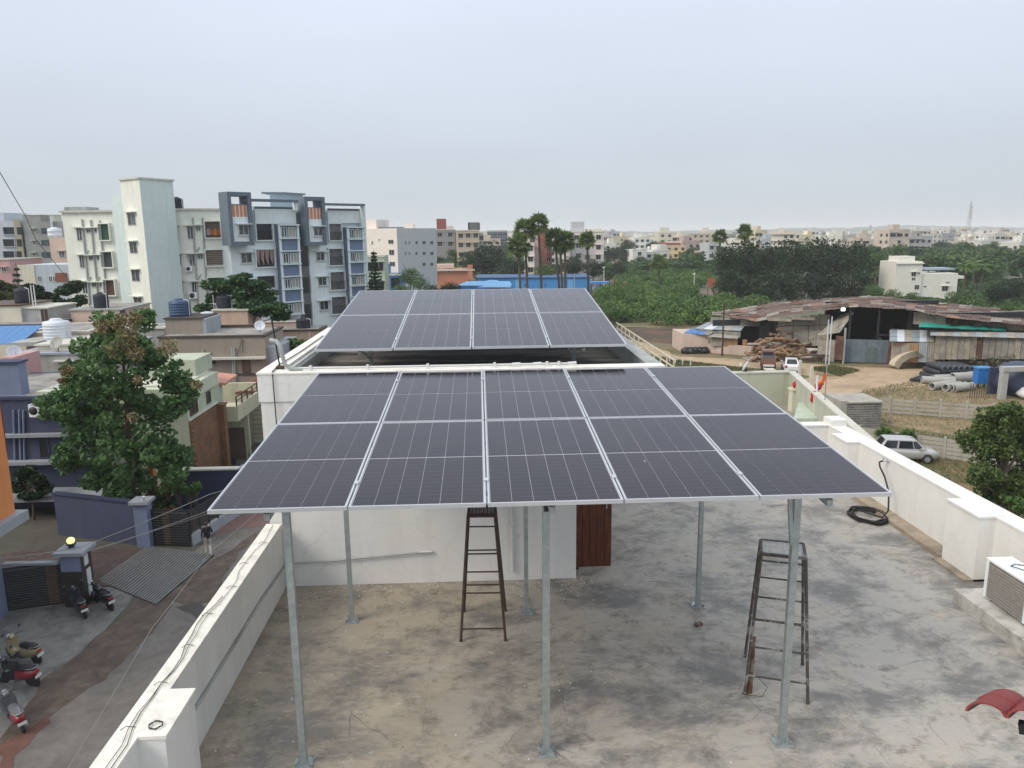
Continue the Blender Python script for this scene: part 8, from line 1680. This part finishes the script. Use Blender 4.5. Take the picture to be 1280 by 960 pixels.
for k in range(1500):
    if nH >= 285: break
    u = rc_.choice((rc_.uniform(450, 745), rc_.uniform(745, 1330), rc_.uniform(745, 1330), rc_.uniform(880, 1330), rc_.uniform(-60, 470))); lo = 330 if 745 < u < 905 else 370 if u >= 905 else 300
    if u < 450: lo = 190
    Y = lo * math.exp(rc_.uniform(0, 1) * math.log(1500 / lo)); p = dp(u, 300, Y)
    if 1085 < u and Y < 370: continue
    if 775 < u < 795 and Y < 500: continue
    if any(abs(p.x - q[0]) < 13 and abs(p.y - q[1]) < 13 for q in placed): continue
    placed.append((p.x, p.y)); c, cn = PAL[rc_.choices(range(7), (8, 5, 2, 1, 2, 2, 1))[0]]
    me = CM[rc_.choices(range(8), (4, 4, 4, 3, 2, 4, 4, 2))[0]]; o = bpy.data.objects.new('city_house', me); COL.objects.link(o); o.location = (p.x, p.y, G0 - .05); o.rotation_euler = (0, 0, rc_.choice((0, .12, -.15, .35, -.4, .7)))
    s = rc_.uniform(.85, 1.2); o.scale = (s, s, rc_.uniform(.85, 1.12)); j = rc_.uniform(.82, 1.1); o.color = (c[0] * j, c[1] * j, c[2] * j, 1)
    tag(o, 'small %s house in the hazy city %s' % (cn, zone(u)), 'house', 'houses of the hazy city'); nH += 1
nT = 0
for k in range(900):
    if nT >= 270: break
    u = rc_.choice((rc_.uniform(450, 900), rc_.uniform(745, 1330), rc_.uniform(1085, 1330), rc_.uniform(-60, 470))); lo = 240 if u < 905 else 300
    if u > 1085: lo = 205
    Y = lo * math.exp(rc_.random() ** 1.3 * math.log(1300 / lo)); p = dp(u, 300, Y)
    if 770 < u < 790 and Y < 420: continue
    if any(abs(p.x - q[0]) < 8 and -14 < p.y - q[1] < 12 for q in placed): continue
    R = rc_.uniform(3.5, 7.5); H = rc_.uniform(6, 10.5); s = rc_.randint(1, 4); t = thing('city_tree', 'small rounded tree among the houses %s' % zone(u), 'tree', (p.x, p.y, G0), 0, 'trees among the far houses')
    c = sub('crown', TM['far%d' % s], t, (0, 0, H - R * .75), (0, 0, rc_.uniform(0, 6))); c.scale = (R, R, R * .78)
    if Y < 500: kk = sub('trunk', TRK, t, (0, 0, 0)); kk.scale = (R, R, H - R * .6)
    nT += 1
# wood on the right and under the far houses, as a mass
tag(scrub('woodland', [gp(1090, 345), gp(1330, 350), gp(1330, 314), gp(1090, 314)], 0, 150, .9, L_FAR, 61, 3.5, 7.5, 4, 8), 'green wood filling the ground between the small white house and the hazy city', 'wood')
tag(scrub('low_scrub', [gp(1092, 385), gp(1300, 396), gp(1300, 348), gp(1200, 345), gp(1092, 352)], 0, 150, .4, L_FAR, 63, .6, 1.6, 1.5, 4), 'low green scrub round the small white house and the coconut palms', 'scrub')
tag(scrub('woodland', [gp(455, 345), gp(740, 345), gp(740, 318), gp(455, 318)], 0, 60, .8, L_FAR, 62, 4, 8, 5, 8), 'green wood behind the orange house and the palms', 'wood')
# radio mast and small masts, ridge
def mast(label, u, vt, Y, w_):
    p = dp(u, vt, Y); H = p.z - G0; t = thing('radio_mast', label, 'mast', (p.x, Y, G0)); b = MB(); n = 14; wd = lambda f: w_ * (1 - .72 * f)
    for sx, sy in ((-1, -1), (1, -1), (1, 1), (-1, 1)): b.tube((sx * wd(0), sy * wd(0), 0), (sx * wd(1), sy * wd(1), H), .13, PIPEG, 4)
    for i in range(n):
        f, g_ = i / n, (i + 1) / n
        for a, c in (((-1, -1), (1, -1)), ((1, -1), (1, 1)), ((1, 1), (-1, 1)), ((-1, 1), (-1, -1))): b.tube((a[0] * wd(f), a[1] * wd(f), H * f), (c[0] * wd(g_), c[1] * wd(g_), H * g_), .07, PIPEG, 4).tube((c[0] * wd(f), c[1] * wd(f), H * f), (a[0] * wd(g_), a[1] * wd(g_), H * g_), .07, PIPEG, 4)
    b.build('lattice', t, True)
    a_ = MB()
    for i in range(5): a_.box(-1.6, 1.6, -1.6, -1.2, H * (.6 + .07 * i), H * (.6 + .07 * i) + 1.5, PIPEG)
    a_.tube((0, 0, H), (0, 0, H * 1.06), .2, IRON, 4); a_.build('antenna_panel', t, True)
mast('tall lattice radio mast on the right skyline', 1214, 254, 900, 2.3)
mast('short distant lattice mast on the skyline above the dark trees', 1088, 281, 1300, 2.4)
HILL = mat('ridge_green', (.05, .07, .04), rough=1, var=.2, scale=.01)
b = MB(); N_ = 150; rr_ = random.Random(3); xs = [-2200 + 6400 * i / N_ for i in range(N_ + 1)]
def hz_(x): u = 600 + 960 * x / 3600; return 12 + 9 * math.exp(-((u - 1180) / 60) ** 2) + 4 * math.sin(u * .013) + 2.2 * math.sin(u * .05 + 1) + 1.2 * math.sin(u * .19)
vs = []
for x in xs: h = max(6, hz_(x)) + rr_.uniform(-1, 1); vs += [(x, 3500, G0 - 1), (x, 3600, G0 + h * .7), (x, 3760, G0 + h + 6), (x, 4100, G0 - 1)]
b.sm = True; b.add(vs, [(4 * i + k, 4 * (i + 1) + k, 4 * (i + 1) + k + 1, 4 * i + k + 1) for i in range(N_) for k in range(3)], HILL); o = b.build('hills'); o['kind'] = 'structure'
# ================================================================== haze
hm = bpy.data.materials.new('haze'); hm.use_nodes = True; t = hm.node_tree; t.nodes.clear(); pv = t.nodes.new('ShaderNodeVolumePrincipled'); pv.inputs['Color'].default_value = (.97, .985, 1, 1); pv.inputs['Density'].default_value = .00024; pv.inputs['Anisotropy'].default_value = 0
ou = t.nodes.new('ShaderNodeOutputMaterial'); t.links.new(pv.outputs[0], ou.inputs['Volume'])
b = MB(); b.box(-6100, 6100, -80, 9100, G0 - 2, 45, hm); hz = b.build('haze'); hz['kind'] = 'stuff'
